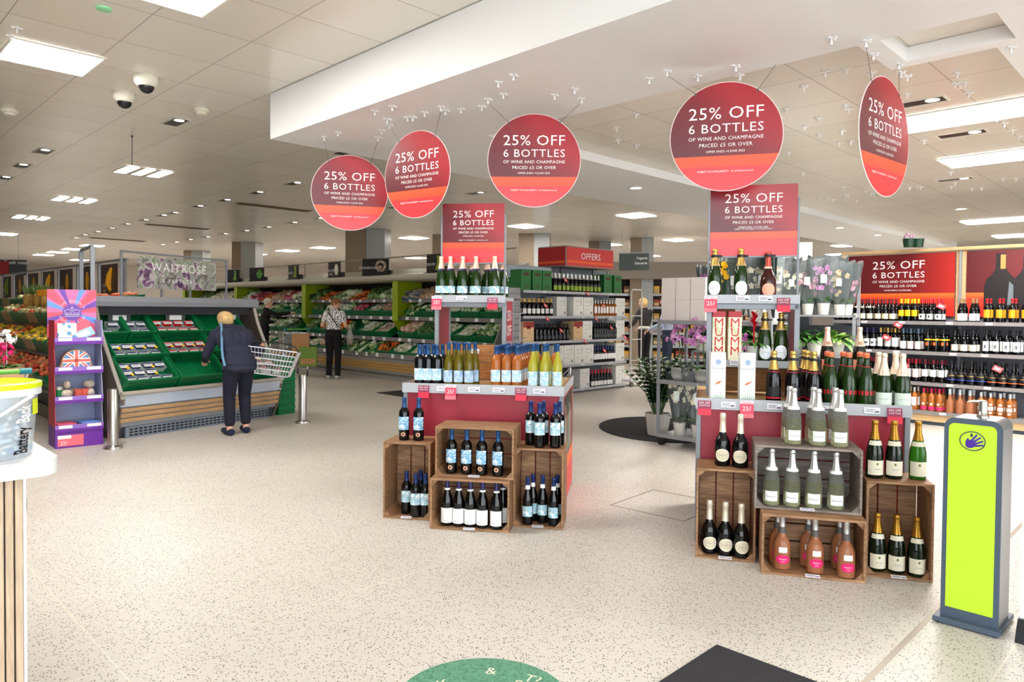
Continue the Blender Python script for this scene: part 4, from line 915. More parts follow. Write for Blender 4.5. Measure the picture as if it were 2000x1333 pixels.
b.prismy([(x,z) for x,z in A],-.05,.05); b.build('box_body',UJ[3],t,0)
b=MB(); y=-.0505; D_=[(.12*math.cos(R(a)),.075+.115*math.sin(R(a))) for a in range(0,181,12)]+[(-.12,0.004),(.12,0.004)]
b.m(2).prismy(D_,y,y+.0004)
def ubar(p,q,w,m,dy):
    p,q=Vector((p[0],0,p[1])),Vector((q[0],0,q[1])); d=(q-p).normalized(); nn=Vector((-d.z,0,d.x))*w/2; b.m(m).prismy([(v.x,v.z) for v in (p-nn,q-nn,q+nn,p+nn)],y-dy,y-dy+.0003)
for p,q in (((-.11,.01),(.085,.165)),((.11,.01),(-.085,.165))): ubar(p,q,.034,0,.0006); ubar(p,q,.016,1,.0012)
ubar((0,.005),(0,.188),.05,0,.0018); ubar((-.12,.085),(.12,.085),.05,0,.0018); ubar((0,.005),(0,.188),.028,1,.0024); ubar((-.12,.085),(.12,.085),.028,1,.0024)
b.build('flag_print',UJ,t,0)
def mk_tub(col,name='paper_tub'):
    def f():
        b=MB(); b.lathe([(.032,0),(.042,.085),(.044,.088),(.0,.088)],16); b.m(1).lathe([(.0345,.025),(.0395,.065)],16); return b.build(name,[col,L_WHITE],None,50)
    return Proto(f)
TT,TB=mk_tub(mat('tub coral',(232,104,92),.5)),mk_tub(mat('tub stone',(200,186,170),.6))
for i,x in enumerate((.215,.275)): TT(along(ps,x,.06,.501),PR_,'red and white paper tub on the third shelf of the purple stand, '+nth(i),'red tubs')
def mk_bag(): 
    b=MB(); b.ball(0,0,.045,.055,.035,.045,10,7); return b.build('wrapped_bundle',TB_ if 0 else mat('bundle stone',(200,186,170),.6,var=.15,scale=30),None)
WBU=Proto(mk_bag)
for i,(x,y,z) in enumerate(((.11,.06,.501),(.33,.06,.501),(.09,.16,.501),(.2,.17,.501),(.34,.2,.501),(.12,.1,.591),(.33,.14,.585))): WBU(along(ps,x,y,z),PR_+i,'stone-coloured wrapped bundle on the third shelf of the purple stand','wrapped bundles on the purple stand')
b=MB(); b.lathe([(.036,0),(.036,.12),(.034,.124),(0,.124)],18); b.m(1).patch(.0365,.02,.09,-1,1); tag(b.build('tin',[mat('tin grey',(170,168,164),.35,.5),GREEN],None,50,along(ps,.05,.08,.501),PR_),'grey tin with a green label on the third shelf of the purple stand','tin')
for i,(x,z,m) in enumerate(((.1,.212,CBL),(.3,.212,mat('pack navy',(60,70,110),.5)),(.1,.229,CCO),(.31,.229,CBL))):
    b=MB(); b.box(-.085,-.1,0,.085,.1,.015,.002); tag(b.build('flat_gift_pack',m,None,0,along(ps,x,.13,z),PR_+R(4*i)),'flat gift pack lying on the lowest shelf of the purple stand','gift pack','flat packs on the lowest shelf')
# tall grey post frame behind it
g1,g2=atd(181,600,7.86),atd(159,600,8.6); L=(g2-g1).length
pf=thing('sign_gantry_frame','tall grey twin-post frame rising behind the purple stand','frame',(g1.x,g1.y,0),math.atan2(g2.y-g1.y,g2.x-g1.x))
for x in (0,L): b=MB(); b.box(x-.022,-.022,0,x+.022,.022,2.1,.003); b.build('post',GREY,pf,0)
b=MB(); b.box(-.022,-.015,2.1,L+.022,.015,2.125); b.build('top_bar',GREY,pf,0)
# ================================================================== vegetables and fruit
rng=random.Random(3)
def veg_mat(name,a,b,c,scale=18,rough=.4):
    k=N(name); tc,o=k.xyz(); n=k.n('TexNoise',{'Vector':tc,'Scale':float(scale),'Detail':3.0}); inf=k.n('ObjectInfo')
    f=k.math('ADD',n.outputs[0],k.math('MULTIPLY',k.math('SUBTRACT',inf.outputs['Random'],.5),.22))
    return k.base(k.ramp(f,[(.36,a),(.5,b),(.64,c)]),rough)
V_SAL=veg_mat('salad bag',(70,110,50),(150,180,120),(226,232,214),22,.22); V_LEAF=veg_mat('leaf green',(30,60,26),(60,100,40),(120,150,76)); V_CAUL=veg_mat('cauliflower white',(206,204,170),(232,228,204),(246,242,226),30,.7)
V_MUSH=veg_mat('mushroom beige',(150,124,100),(200,176,150),(232,218,200),20); V_CAR=veg_mat('carrot orange',(196,84,24),(232,118,40),(244,150,76),16); V_LEEK=veg_mat('leek green white',(60,100,44),(150,180,110),(232,238,210),9)
V_COUR=veg_mat('courgette green',(22,48,22),(36,72,30),(70,104,50)); V_PEP=veg_mat('pepper mix',(222,60,20),(244,140,24),(250,196,40),5,.25); V_ROOT=veg_mat('root beige',(150,116,92),(196,160,132),(222,196,170),14,.6); V_RAD=veg_mat('radish red',(120,30,50),(176,60,84),(206,130,140),14)
V_PACK=veg_mat('film pack pale',(150,160,110),(208,206,180),(240,238,228),16,.2); V_ORA=veg_mat('orange fruit',(226,96,24),(246,130,40),(250,166,80),10,.4); V_LEM=veg_mat('lemon yellow',(232,186,30),(246,206,50),(250,220,90),10,.4); V_PEACH=veg_mat('nectarine',(206,60,40),(236,110,70),(250,180,120),9,.4); V_GRP=veg_mat('pale fruit net',(176,160,96),(212,200,140),(236,230,190),20,.35)
def lumpy(name,m,rx,ry,rz,amp=.12,n=10,mm=7,seed=1,leaf=None):
    def f():
        r=random.Random(seed); b=MB(); b.ball(0,0,rz*.9,rx,ry,rz,n,mm)
        c=Vector((0,0,rz*.9)); b.v=[tuple(c+(Vector(p)-c)*(1+r.uniform(-amp,amp))) for p in b.v]
        o=b.build(name,m,None,60)
        if leaf:
            l=MB()
            for i in range(6):
                a=i*1.05; l.add([(rx*.5*math.cos(a-.4),ry*.5*math.sin(a-.4),.0),(rx*.5*math.cos(a+.4),ry*.5*math.sin(a+.4),.0),(rx*1.25*math.cos(a+.3),ry*1.25*math.sin(a+.3),rz*.9),(rx*1.25*math.cos(a-.3),ry*1.25*math.sin(a-.3),rz*.9)],[(0,1,2,3)])
            l.build('outer_leaf',leaf,o)
        return o
    return Proto(f)
def sticks(name,m,n,L,r0,r1,spread,seed=2,tip=None):
    def f():
        rr=random.Random(seed); b=MB()
        for i in range(n):
            x=(i-(n-1)/2)*spread; z=r0+(i%2)*r0*.9; b.tube([(x,-L/2,z),(x+rr.uniform(-.01,.01),0,z+.004),(x*1.1,L/2,z)],[r1,(r0+r1)/2*1.1,r0],6)
        o=b.build(name,m,None,60)
        if tip:
            t=MB()
            for i in range(n): x=(i-(n-1)/2)*spread; t.tube([(x*1.1,L/2,r0),(x*1.3,L/2+.05,r0*1.6),(x*1.6,L/2+.12,r0*2.4)],[.006,.012,.003],5)
            t.build('leafy_top',tip,o)
        return o
    return Proto(f)
def tray(name,m,top,seed=4):
    def f():
        r=random.Random(seed); b=MB(); b.box(-.075,-.055,0,.075,.055,.035,.006); o=b.build(name,m,None,0); t=MB()
        for i in range(4):
            for j in range(3): t.ball(-.052+i*.035+r.uniform(-.004,.004),-.034+j*.034,.042,.02,.02,.016,6,4)
        t.build('tray_filling',top,o); return o
    return Proto(f)
WTR=mat('veg tray',(196,204,206),.4); BTRY=mat('blue veg tray',(70,96,120),.4)
VEG={'salad bag':lumpy('salad_bag',V_SAL,.085,.07,.055,.18,seed=1),'cauliflower':lumpy('cauliflower',V_CAUL,.075,.075,.06,.1,seed=2,leaf=V_LEAF),'lettuce head':lumpy('lettuce_head',V_LEAF,.07,.075,.06,.2,seed=3),
 'mushroom tray':tray('mushroom_tray',BTRY,V_MUSH),'pale vegetable tray':tray('vegetable_tray',WTR,V_PACK),'carrot bunch':sticks('carrot_bunch',V_CAR,5,.17,.016,.005,.026,tip=V_LEAF),'leek bundle':sticks('leek_bundle',V_LEEK,4,.3,.02,.016,.034),
 'courgette':sticks('courgette',V_COUR,1,.2,.024,.018,.03),'bell pepper':lumpy('bell_pepper',V_PEP,.042,.042,.045,.1,8,6,5),'root vegetable':lumpy('root_vegetable',V_ROOT,.065,.06,.055,.1,seed=6),'radish bag':lumpy('radish_bag',V_RAD,.07,.06,.045,.16,seed=7),
 'film-wrapped vegetable pack':lumpy('vegetable_pack',V_PACK,.08,.055,.035,.12,seed=8),'orange':lumpy('orange',V_ORA,.036,.036,.036,.03,9,7,9),'lemon':lumpy('lemon',V_LEM,.032,.042,.032,.03,9,7,10),'nectarine':lumpy('nectarine',V_PEACH,.034,.034,.034,.03,9,7,11),'net of pale fruit':lumpy('fruit_net',V_GRP,.06,.055,.045,.16,seed=12)}
# ================================================================== the long refrigerated produce wall
N0=Vector((-1.97+1.6*1.0,13.81-1.6,0)); RC=R(-45); CLEN=14.5
ch=thing('produce_chiller','long open refrigerated produce wall with lime dividers and wood slat base','refrigerated display',N0,RC)
GB=mat('chiller grey',(150,146,138),.45); GBD=mat('chiller inside',(46,44,40),.6); LIME=mat('lime divider',(150,172,18),.45); CAN=mat('chiller canopy',(196,192,176),.45); LEDGE=mat('shelf edge grey',(128,124,124),.4); YSL=mat('chiller slat',(196,150,76),.5,var=.1,scale=4,stretch=(2,8,30))
b=MB(); b.prismx([(.16,.0),(.16,.12),(.06,.14),(-.02,.44),(.04,.44),(.9,.44),(.9,0)],-CLEN,0); b.build('base_fascia',GB,ch,0)
b=MB()
for z in (.225,.285,.345): y=.06-(z-.14)*.08/.3; b.prismx([(y-.008,z-.022),(y-.022,z+.022),(y+.01,z+.022),(y+.01,z-.022)],-CLEN,0)
b.build('wood_slat',YSL,ch,0)
b=MB(); b.prismx([(-.03,.44),(-.06,.46),(-.06,.56),(-.02,.57),(.0,.46)],-CLEN,0); b.build('front_rail',LEDGE,ch,0)
b=MB(); b.box(-CLEN,.88,.44,0,.92,2.2); b.build('back_wall',GBD,ch,0)
b=MB(); b.box(-CLEN,0,.44,0,.88,.47); b.build('deck_plate',GBD,ch,0)
for z,y in ((.82,.12),(1.24,.3),(1.6,.38)):
    b=MB(); b.box(-CLEN,y,z,0,.87,z+.02); b.m(1).box(-CLEN,y-.014,z-.025,0,y,z+.05); b.build('shelf',[GBD,LEDGE],ch,0)
b=MB(); b.prismx([(.1,2.02),(.06,2.06),(.08,2.12),(.5,2.16),(.94,2.3),(.94,2.0),(.2,2.0)],-CLEN,.0); b.build('canopy',CAN,ch,0)
b=MB(); b.box(-CLEN,.6,2.52,0,.62,2.545)
for i in range(5): b.box(-.6-i*3.4,.6,2.1,-.58-i*3.4,.62,2.52)
b.build('light_rail',mat('rail grey',(156,146,130),.45),ch,0)
DVX=[-3.03,-6.69,-10.4,-14.1]
for x in DVX: b=MB(); b.prismx([(.16,1.2),(.2,2.0),(.87,2.0),(.87,.5),(.5,.5),(.4,.8),(.3,1.0)],x-.012,x+.012); b.build('lime_divider',LIME,ch,0); 
for x0 in DVX: b=MB(); b.box(x0-.02,.15,1.2,x0+.16,.165,2.0); b.build('lime_panel',LIME,ch,0)
b=MB(); b.prismx([(-.04,.44),(.1,.9),(.3,1.3),(.16,2.0),(.92,2.2),(.92,0),(.16,0)],-.0,.03); b.build('end_panel',GB,ch,0)
b=MB()
i=0; x=-.25
while x>-11.5:
    for z,y in ((.82,.106),(1.24,.286),(1.6,.366)): b.box(x-.045,y-.003,z-.018,x+.045,y,z+.045)
    b.box(x-.045,-.064,.475,x+.045,-.06,.55); x-=.42+.12*math.sin(i*2.3); i+=1
b.build('shelf_ticket',PAPER,ch,0); ch.children[-1]['kind']='stuff'
GCC=Proto(lambda:mk_gcrate(.52,.46,.14))
plans={'deck':['film-wrapped vegetable pack','mushroom tray','film-wrapped vegetable pack','pale vegetable tray','film-wrapped vegetable pack','carrot bunch','leek bundle','leek bundle','courgette','root vegetable'],
 'third':['salad bag','pale vegetable tray','film-wrapped vegetable pack','lettuce head','root vegetable','mushroom tray','pale vegetable tray','salad bag','bell pepper','bell pepper','lettuce head','courgette'],
 'second':['salad bag','salad bag','pale vegetable tray','film-wrapped vegetable pack','leek bundle','root vegetable','pale vegetable tray','radish bag','salad bag','cauliflower','lettuce head','courgette']}
for rn,(y,z,tl,x1) in {'deck':(-.02,.475,R(26),-9.6),'third':(.15,.85,R(26),-9.6),'second':(.32,1.27,R(24),-9.6)}.items():
    x=-.3; i=0
    while x>x1:
        if min(abs(x-d) for d in DVX)<.28 and rn!='deck': x-=.1; continue
        q,rot,M=frame_at(ch,x,y,z,tl); GCC(q,rot,'green crate, '+nth(i)+' from the offer stand end on the '+rn+' shelf of the produce chiller','green crates of the produce chiller')
        kd=plans[rn][i%len(plans[rn])]; pr=VEG[kd]
        full=1 if (i*7+len(rn))%9 else .4
        for r in range(2 if kd=='leek bundle' else 3):
            for cc in range(2 if kd in('leek bundle','carrot bunch') else 3):
                if rng.random()>full: continue
                px=-.16+cc*(.32/(1 if kd in('leek bundle','carrot bunch') else 2))+rng.uniform(-.02,.02); py=.1+r*.13+rng.uniform(-.015,.015)
                pr(M@Vector((px*.9,py,(.075 if 'tray' not in kd else .05)+rng.uniform(.0,.03)+(r*.01))),(rot[0]+rng.uniform(-.2,.2),rng.uniform(-.2,.2),rot[2]+rng.uniform(-1.2,1.2)*(0.15 if 'tray' in kd else 1)),kd+' in the '+nth(i)+' crate of the '+rn+' chiller shelf',kd+'s, '+rn+' shelf crate '+nth(i),1.22,'vegetable')
        x-=.56; i+=1
# the top shelf is filled loose
top=['film-wrapped vegetable pack','radish bag','salad bag','root vegetable','mushroom tray','salad bag','lettuce head','carrot bunch','leek bundle','carrot bunch','lettuce head','cauliflower','radish bag','root vegetable','carrot bunch','radish bag','salad bag','salad bag','cauliflower','cauliflower','lettuce head','lettuce head']
x=-.12; i=0
while x>-13.2:
    kd=top[int(-x/.62)%len(top)]
    for r in range(3):
        q=along(ch,x+rng.uniform(-.03,.03),.43+r*.13,1.622+r*.05+(.03 if r else 0)+rng.uniform(0,.03))
        VEG[kd](q,(rng.uniform(-.2,.3),rng.uniform(-.25,.25),RC+rng.uniform(-.9,.9)),kd+' heaped on the top chiller shelf, '+nth(int(-x/.62))+' heap from the offer stand',kd+'s on the top chiller shelf heap '+nth(int(-x/.62)),1.4,'vegetable')
    x-=.16 if kd not in('cauliflower','salad bag') else .17; i+=1
# header signs on the canopy
SGB=mat('header black',(34,32,32),.5); 
def header(x,txt,motif,lab,w=.5,yaw=0):
    q=along(ch,x,.36,2.145); t=thing('aisle_header_sign',lab,'header sign',q,RC+yaw,'black header signs on the chiller')
    b=MB(); b.box(-w/2,-.01,.01,w/2,.01,.36); b.build('sign_board',SGB,t,0); b=MB(); b.box(-w/2-.02,-.05,-.001,w/2+.05,.12,.01); b.box(w/2-.1,.01,.01,w/2+.04,.1,.12); b.build('sign_foot',BLACK,t,0)
    m=MB(); cx=w*.2
    if motif=='leaf':
        m.ball(cx,-.012,.19,.09,.006,.11,12,6)
        for a in range(6): m.ball(cx+.06*math.cos(a),-.013,.19+.08*math.sin(a),.045,.006,.05,8,5)
        mm=veg_mat('motif leaf',(40,120,30),(90,170,60),(170,220,120),30) if 'motif leaf' not in MATS else MATS['motif leaf']
    elif motif=='stem':
        for j in range(4): m.tube([(cx+j*.025-.03,-.012,.33),(cx+j*.012,-.013,.2),(cx-.05+j*.03,-.012,.06)],[.008,.012,.022],6)
        mm=MATS['motif leaf'] if 'motif leaf' in MATS else LIME
    elif motif=='cauli': m.ball(cx,-.012,.18,.085,.008,.13,12,7); mm=V_CAUL
    else:
        m.tube([(cx+.1*math.cos(a*.524),-.012,.2+.1*math.sin(a*.524)) for a in range(12)],.028,6,closed=True); m.ball(cx-.01,-.014,.18,.05,.006,.04,10,5); mm=V_MUSH
    m.build('picture_motif',mm,t)
    lines(t,[(r,.075,-w*.24,.14-.085*j) for j,r in enumerate(txt.split('|'))],-.012)
header(-1.95,'STIR FRY','stem','black header sign half hidden by the wine stand sign',.5)
header(-3.95,'MUSHROOMS','ring','wide black header sign with a mushroom ring on the chiller',.62,R(28))
header(-5.6,'ORGANIC|VEG','cauli','black header sign for organic veg with a cauliflower')
header(-7.5,'SALAD','stem','black header sign for salad with spring onions')
header(-9.5,'','leaf','black header sign with a bright green leaf by the shop name sign',.5,R(20))
header(-11.0,'','stem','small black header sign with a green courgette at the shop name sign edge',.5,R(20))
# ================================================================== fruit racks with posters along the left
q1=at(243,505,2.1); q2=at(0,537,2.1); RF=math.atan2(q2.y-q1.y,q2.x-q1.x); LF=(q2-q1).length+3
fr=thing('fruit_rack','long stepped fruit rack with tilted crates behind the purple stand','produce rack',(q1.x,q1.y,0),RF-math.pi)
# local x: negative runs away along the gantry, local y: negative is the customer side
FG=mat('rack grey',(120,116,110),.5)
x_end=.55
b=MB(); b.box(-LF,-.9,0,x_end,.0,.16); b.build('rack_base',FG,fr,0)
b=MB(); b.prismx([(-.05,.16),(-.05,1.36),(-.25,1.36),(-.85,.5),(-.85,.16)],-LF,x_end-.3); b.build('rack_core',DGREY,fr,0)
for y,z in ((-1.02,.42),(-.78,.8),(-.5,1.16),(-.3,1.39)): b=MB(); b.at(0,y,z,rx=R(24 if z<1.3 else 6)); b.box(-LF,-.02,-.03,x_end,.42,-.005); b.build('rack_shelf',FG,fr,0)
b=MB()
gp=thing('poster_gantry','grey rail on posts carrying dark fruit posters above the fruit rack','sign gantry',(q1.x,q1.y,0),RF-math.pi)
b=MB(); b.box(-LF,-.02,2.07,.1,.02,2.1); b.build('top_rail',GREY,gp,0)
for i in range(int(LF/1.1)): b=MB(); x=-i*1.1; b.box(x-.02,-.02,1.52,x+.02,.02,2.07); b.build('gantry_post',GREY,gp,0)
FRT=mat('poster fruit yellow',(236,172,30),.5); FGR=mat('poster fruit green',(120,150,60),.5); PST=mat('poster dark brown',(58,48,44),.45)
for i in range(int(LF/1.1)):
    x=-i*1.1-.55; t=thing('fruit_poster','dark hanging poster with a '+('yellow' if i<6 else 'green')+' fruit, '+nth(i)+' along the rail from the shop name sign','poster',along(gp,x,-.03,1.78),gp.rotation_euler.z,'fruit posters on the gantry')
    b=MB(); b.box(-.36,-.005,-.22,.36,.005,.26); b.build('poster_board',PST,t,0)
    m=MB(); m.ball(.08,-.008,.04,.09,.006,.15,12,7) if i%3 else m.tube([(.14,-.008,.2),(.08,-.008,.1),(.04,-.008,-.02),(.1,-.008,-.12)],[.02,.05,.055,.02],8); m.build('fruit_picture',FRT if i<6 else FGR,t)
    lines(t,[('LOVE',.07,-.2,-.06),('LIFE',.07,-.2,-.14)],-.006)
kinds=['nectarine','lemon','net of pale fruit','orange']
GCF=Proto(lambda:mk_gcrate(.56,.4,.16)); 
def mk_card():
    b=MB(); w,d,h,t=.56,.4,.18,.008; b.box(-w/2,0,0,w/2,d,t)
    for a in ((-w/2,0,w/2,t),(-w/2,d-t,w/2,d),(-w/2,t,-w/2+t,d-t),(w/2-t,t,w/2,d-t)): b.box(a[0],a[1],t,a[2],a[3],h)
    b.m(1)
    for z in (.05,.1): b.box(w/2,.02,z,w/2+.002,d-.02,z+.008)
    return b.build('cardboard_crate',[mat('cardboard',(178,148,112),.65,var=.08,scale=6),mat('card shade line',(120,96,70),.7)],None,0)
GCB=Proto(mk_card)
GCG=Proto(lambda:(lambda o:o)(MB().box(0,0,0,.01,.01,.01).build('x',GREY))) if 0 else None
for ri,(rn,y,z) in enumerate((('lowest',-1.0,.43),('second',-.76,.81),('third',-.48,1.17),('top',-.3,1.40))):
    i=0; x=x_end-.3
    while x>-LF+.5:
        q,rot,M=frame_at(fr,x,y,z,R(24 if ri<3 else 6)); pr=GCF if (i+ri)%3!=1 else GCB
        pr(q,rot,('green' if pr is GCF else 'cardboard')+' fruit crate on the '+rn+' step of the fruit rack, '+nth(i)+' from the purple stand','crates on the fruit rack')
        kd=['nectarine','lemon','net of pale fruit','net of pale fruit'][ri] if i<4 else kinds[(i*2+ri)%4]
        if ri==3: kd=['nectarine','nectarine','orange','orange','net of pale fruit'][min(i//2,4)]
        big=kd=='net of pale fruit'
        if i<9:
            for r in range(3 if big else 4):
                for cc in range(4 if big else 6):
                    px=-.22+cc*.44/(3 if big else 5); py=.07+r*(.12 if big else .085)
                    VEG[kd](M@Vector((px+rng.uniform(-.01,.01),py+rng.uniform(-.01,.01),.11+rng.uniform(0,.05))),(rng.uniform(-1,1),rng.uniform(-1,1),rng.uniform(-3,3)) if not big else (rot[0],0,rng.uniform(-3,3)),kd+' in the '+nth(i)+' crate of the '+rn+' fruit rack step',kd+'s on the '+rn+' step crate '+nth(i),1.0,'fruit')
        x-=.6; i+=1
# pineapples and an orange box on top, a dark aisle sign far behind
PINE=mat('pineapple skin',(170,130,60),.6,var=.3,scale=60); PLF=mat('pineapple leaf',(96,120,60),.5)
def mk_pine():
    b=MB(); b.ball(0,0,.11,.06,.06,.11,12,8); o=b.build('pineapple',PINE,None,60); l=MB(); rr=random.Random(8)
    for i in range(22):
        a=i*2.4; t=.02+.06*(i/22); h=.22-.09*i/22; dx,dy=math.cos(a),math.sin(a); nx,ny=-dy*.009,dx*.009
        l.add([(dx*.012+nx,dy*.012+ny,.2),(dx*.012-nx,dy*.012-ny,.2),(dx*(t+.02)-nx*.8,dy*(t+.02)-ny*.8,.2+h*.6),(dx*(t+.02)+nx*.8,dy*(t+.02)+ny*.8,.2+h*.6),(dx*(t+.06),dy*(t+.06),.2+h)],[(0,1,2,3),(3,2,4)])
    l.build('leafy_crown',PLF,o,0); return o
PIN=Proto(mk_pine)
for i in range(9): q=atd(52+i*5.5+(i%2)*4,560,10.2+.25*(i%3)); PIN(Vector((q.x,q.y,1.43)),rng.uniform(0,6),'spiky pineapple standing on top of the fruit rack','pineapples on the fruit rack',(.8,.8,.85))
t=thing('orange_fruit_box','orange patterned open box of fruit on top of the rack by the purple header','fruit box',Vector((*atd(112,575,8.9).xy,1.57)),RF-math.pi+R(6))
b=MB(); b.box(-.24,-.15,0,.24,.15,.075,.004); b.build('box_body',mat('box orange print',(246,160,30),.5,var=.25,scale=90),t,0)
q=atd(20,527,19); t=thing('aisle_sign','distant dark hanging aisle sign with a red end at the frame edge','aisle sign',(q.x,q.y,2.45),R(8)); b=MB(); b.box(-.62,-.02,-.2,.4,.02,.2); b.build('sign_board',DGREY,t,0)
b=MB(); b.box(-1.2,-.022,-.2,-.02,.022,.16); b.build('red_board',mat('sign dull red',(136,40,44),.5),t,0); lines(t,[('Fresh meat',.13,.16,.09)],-.021); b=MB(); b.cyl((.2,0,.2),(.2,0,.9),.006,6); b.build('hanger',GREY,t)
# ================================================================== grey offers shelving with wine boxes
g0,g1=at(1130,768),at(1218,757); u45=Vector((S2,S2,0))
GO=Vector((.18,11.55,0)); GW=2.8
gd=thing('offers_shelving','tall grey shelving bay of wine bottles and wine boxes under the red offers sign','shelving',GO,R(45))
SHG=mat('shelf grey',(150,152,156),.4,.2); BKP=mat('shelf back grey',(132,140,150),.5); SHD=mat('slat dark',(92,94,96),.5)
ZS=[.07,.5,.92,1.34,1.76]
b=MB(); b.box(0,.02,.0,GW,.5,.05); b.build('plinth',SHD,gd,0)
b=MB(); b.box(0,.46,.05,GW,.48,2.2); b.build('back_panel',BKP,gd,0)
for i,z in enumerate(ZS):
    b=MB(); b.box(0,.0,z-.02,GW,.46,z); b.m(1).box(-.005,-.012,z-.035,GW+.005,.0,z+.008); b.build('shelf',[SHG,STRIP],gd,0)
    for x in (.5,1.5,2.3): price(gd,x,-.014,z-.014,.07,.026,tilt=0)
for x in (.0,GW-.03): b=MB(); b.box(x,.43,0,x+.03,.49,2.2); b.build('upright',SHG,gd,0)
# end bay facing the wine stand, with slats and wire shelves
b=MB(); b.box(-.32,.05,.0,-.02,.1,1.8)
for i in range(16): b.m(1).box(-.31,.045,.2+i*.1,-.03,.0495,.21+i*.1)
b.build('slatted_end_panel',[SHG,SHD],gd,0)
for z in (.75,1.0,1.2,1.45,1.62): b=MB(); b.tube([(-.3,-.12,z),(-.04,-.12,z),(-.04,.04,z),(-.3,.04,z)],.005,6,closed=True); b.tube([(-.17,-.12,z),(-.17,.04,z)],.004,5); b.build('wire_shelf',CHROME,gd,0)
b=MB(); b.box(-.06,.3,1.98,1.0,.44,2.18); b.build('pale_header',mat('header pale blue',(176,190,204),.5),gd,0)
ob=thing('offers_sign','red box sign with the word offers on top of the grey shelving','sign',along(gd,1.06,.02,2.2),R(45))
b=MB(); b.box(0,0,0,1.34,.66,.36,.006); b.m(1).box(.02,-.006,.02,1.32,-.0005,.34); b.m(2).box(.02,-.0075,.07,1.32,-.006,.11); b.m(3).box(-.006,.02,.02,-.0005,.64,.34); b.m(2).box(-.0075,.02,.06,-.006,.64,.1)
b.build('sign_box',[mat('sign frame tan',(150,130,120),.4),mat('offers red',(214,58,58),.45),mat('offers orange',(246,98,44),.45),mat('offers deep red',(176,22,30),.4)],ob,0)
lines(ob,[('OFFERS',.16,.67,.145,1.05)],-.0076)
for x in (.2,1.1): b=MB(); b.cyl((x,.3,-.3),(x,.3,0),.012,6); b.build('sign_support',BLACK,ob)
def cart(name,m,w,d,h,marks):
    def f():
        t=thing(name,'','wine box'); b=MB(); b.box(-w/2,0,0,w/2,d,h,.002); b.build('carton',m,t,0)
        p=MB()
        for x,z,pw,ph in marks: p.box(x-pw/2,-.0012,z-ph/2,x+pw/2,-.0002,z+ph/2)
        p.build('printed_panel',mat(name+' print',(70,46,34) if 'green' in name else (150,40,36) if 'tan' in name else (150,154,156),.5),t,0); return t
    return Proto(f)
GRB=cart('green_wine_box',mat('carton green',(36,112,52),.5),.22,.3,.345,[(0,.27,.13,.05),(0,.06,.12,.012),(0,.1,.1,.01)])
WHB=cart('white_wine_box',mat('carton white',(228,228,224),.55),.27,.28,.34,[(.07,.25,.012,.11),(-.02,.26,.12,.008),(-.02,.19,.1,.006),(.08,.06,.05,.045),(-.06,.12,.08,.006)])
TANB=cart('tan_wine_box',mat('carton tan',(212,178,136),.55),.26,.28,.335,[(0,.235,.09,.045),(0,.285,.255,.09),(0,.14,.06,.006)])
def carts(pr,pts,z,lab,grp):
    for i,(x,y) in enumerate(pts): pr(along(gd,x,y,z),R(45)+random.uniform(-.03,.03),lab.format(nth(i)),grp)
carts(GRB,[(.1,.04),(.36,.03),(.6,.03),(2.26,.03),(2.56,.03)],ZS[4],'green wine box on the top offers shelf, {} along','green wine boxes')
carts(WHB,[(1.42,.03),(1.7,.03),(2.66,.04)],ZS[3],'white wine box on the shelf under the green boxes, {} along','white wine boxes, second shelf')
carts(WHB,[(1.08,.12)],ZS[3],'white wine box set back in the shade of the second offers shelf','white wine boxes, second shelf')
carts(TANB,[(.16,.03),(1.42,.03)],ZS[2],'tan wine box with a red band on the middle offers shelf, {} along','tan wine boxes')
carts(WHB,[(1.7,.05),(2.66,.04)],ZS[2],'white wine box on the middle offers shelf, {} along','white wine boxes, middle shelf')
carts(WHB,[(.9,.03),(1.18,.03),(1.46,.03),(1.72,.03),(2.66,.04)],ZS[1],'white wine box on the fourth offers shelf down, {} along','white wine boxes, fourth shelf')
carts(WHB,[(1.62,.03),(2.66,.03)],ZS[0],'white wine box on the lowest offers shelf, {} along','white wine boxes, lowest shelf')
S_LIME=B('champ',DARK,L_SILV,.23,L_LIME,(.03,.11),1.1,name='sparkling_bottle',n=12); S_GOLDW=B('bord',DARK,L_GOLD,.235,L_WHITE,(.05,.13),1.2,n=12); S_ROS=B('bord',ROSEG,L_SILV,.235,L_WHITE,(.06,.18),.9,n=12); S_BLK=B('bord',DARK,L_BLK,.235,mat('label slate',(70,74,78),.5),(.04,.1),1.2,n=12); S_NAVW=B('bord',DARK,L_MIDB,.225,L_WHITE,(.06,.16),1.2,n=12); S_REDW=B('burg',DARK,L_REDC,.235,L_WHITE,(.02,.1),1.2,n=12)
def run(fix,pr,x0,n,dx,z,lab,grp,y=.06,ranks=2,dy=.085):
    for r in range(ranks):
        for i in range(n):
            pr(along(fix,x0+i*dx+(.0 if r==0 else .02),y+r*dy,z),fix.rotation_euler.z+random.uniform(-.2,.2),lab.format(nth(i))+('' if r==0 else ', behind'),grp)
run(gd,S_LIME,.82,12,.108,ZS[4],'dark sparkling bottle with lime label on the top offers shelf, {} along','lime label bottles')
run(gd,S_GOLDW,.08,7,.108,ZS[3],'gold-topped bottle with white label on the offers shelving, {} along','gold-topped bottles')
run(gd,S_ROS,1.92,8,.085,ZS[3],'rose bottle with white label on the offers shelving, {} along','rose bottles on the offers shelving')
run(gd,S_BLK,.38,9,.098,ZS[2],'black bottle between the tan boxes on the offers shelving, {} along','black bottles between the tan boxes')
run(gd,S_BLK,1.92,9,.075,ZS[2],'black bottle beyond the tan boxes on the offers shelving, {} along','black bottles beyond the tan boxes')
run(gd,S_NAVW,1.92,8,.08,ZS[1],'blue-topped bottle with white label on the offers shelving, {} along','blue-topped bottles')
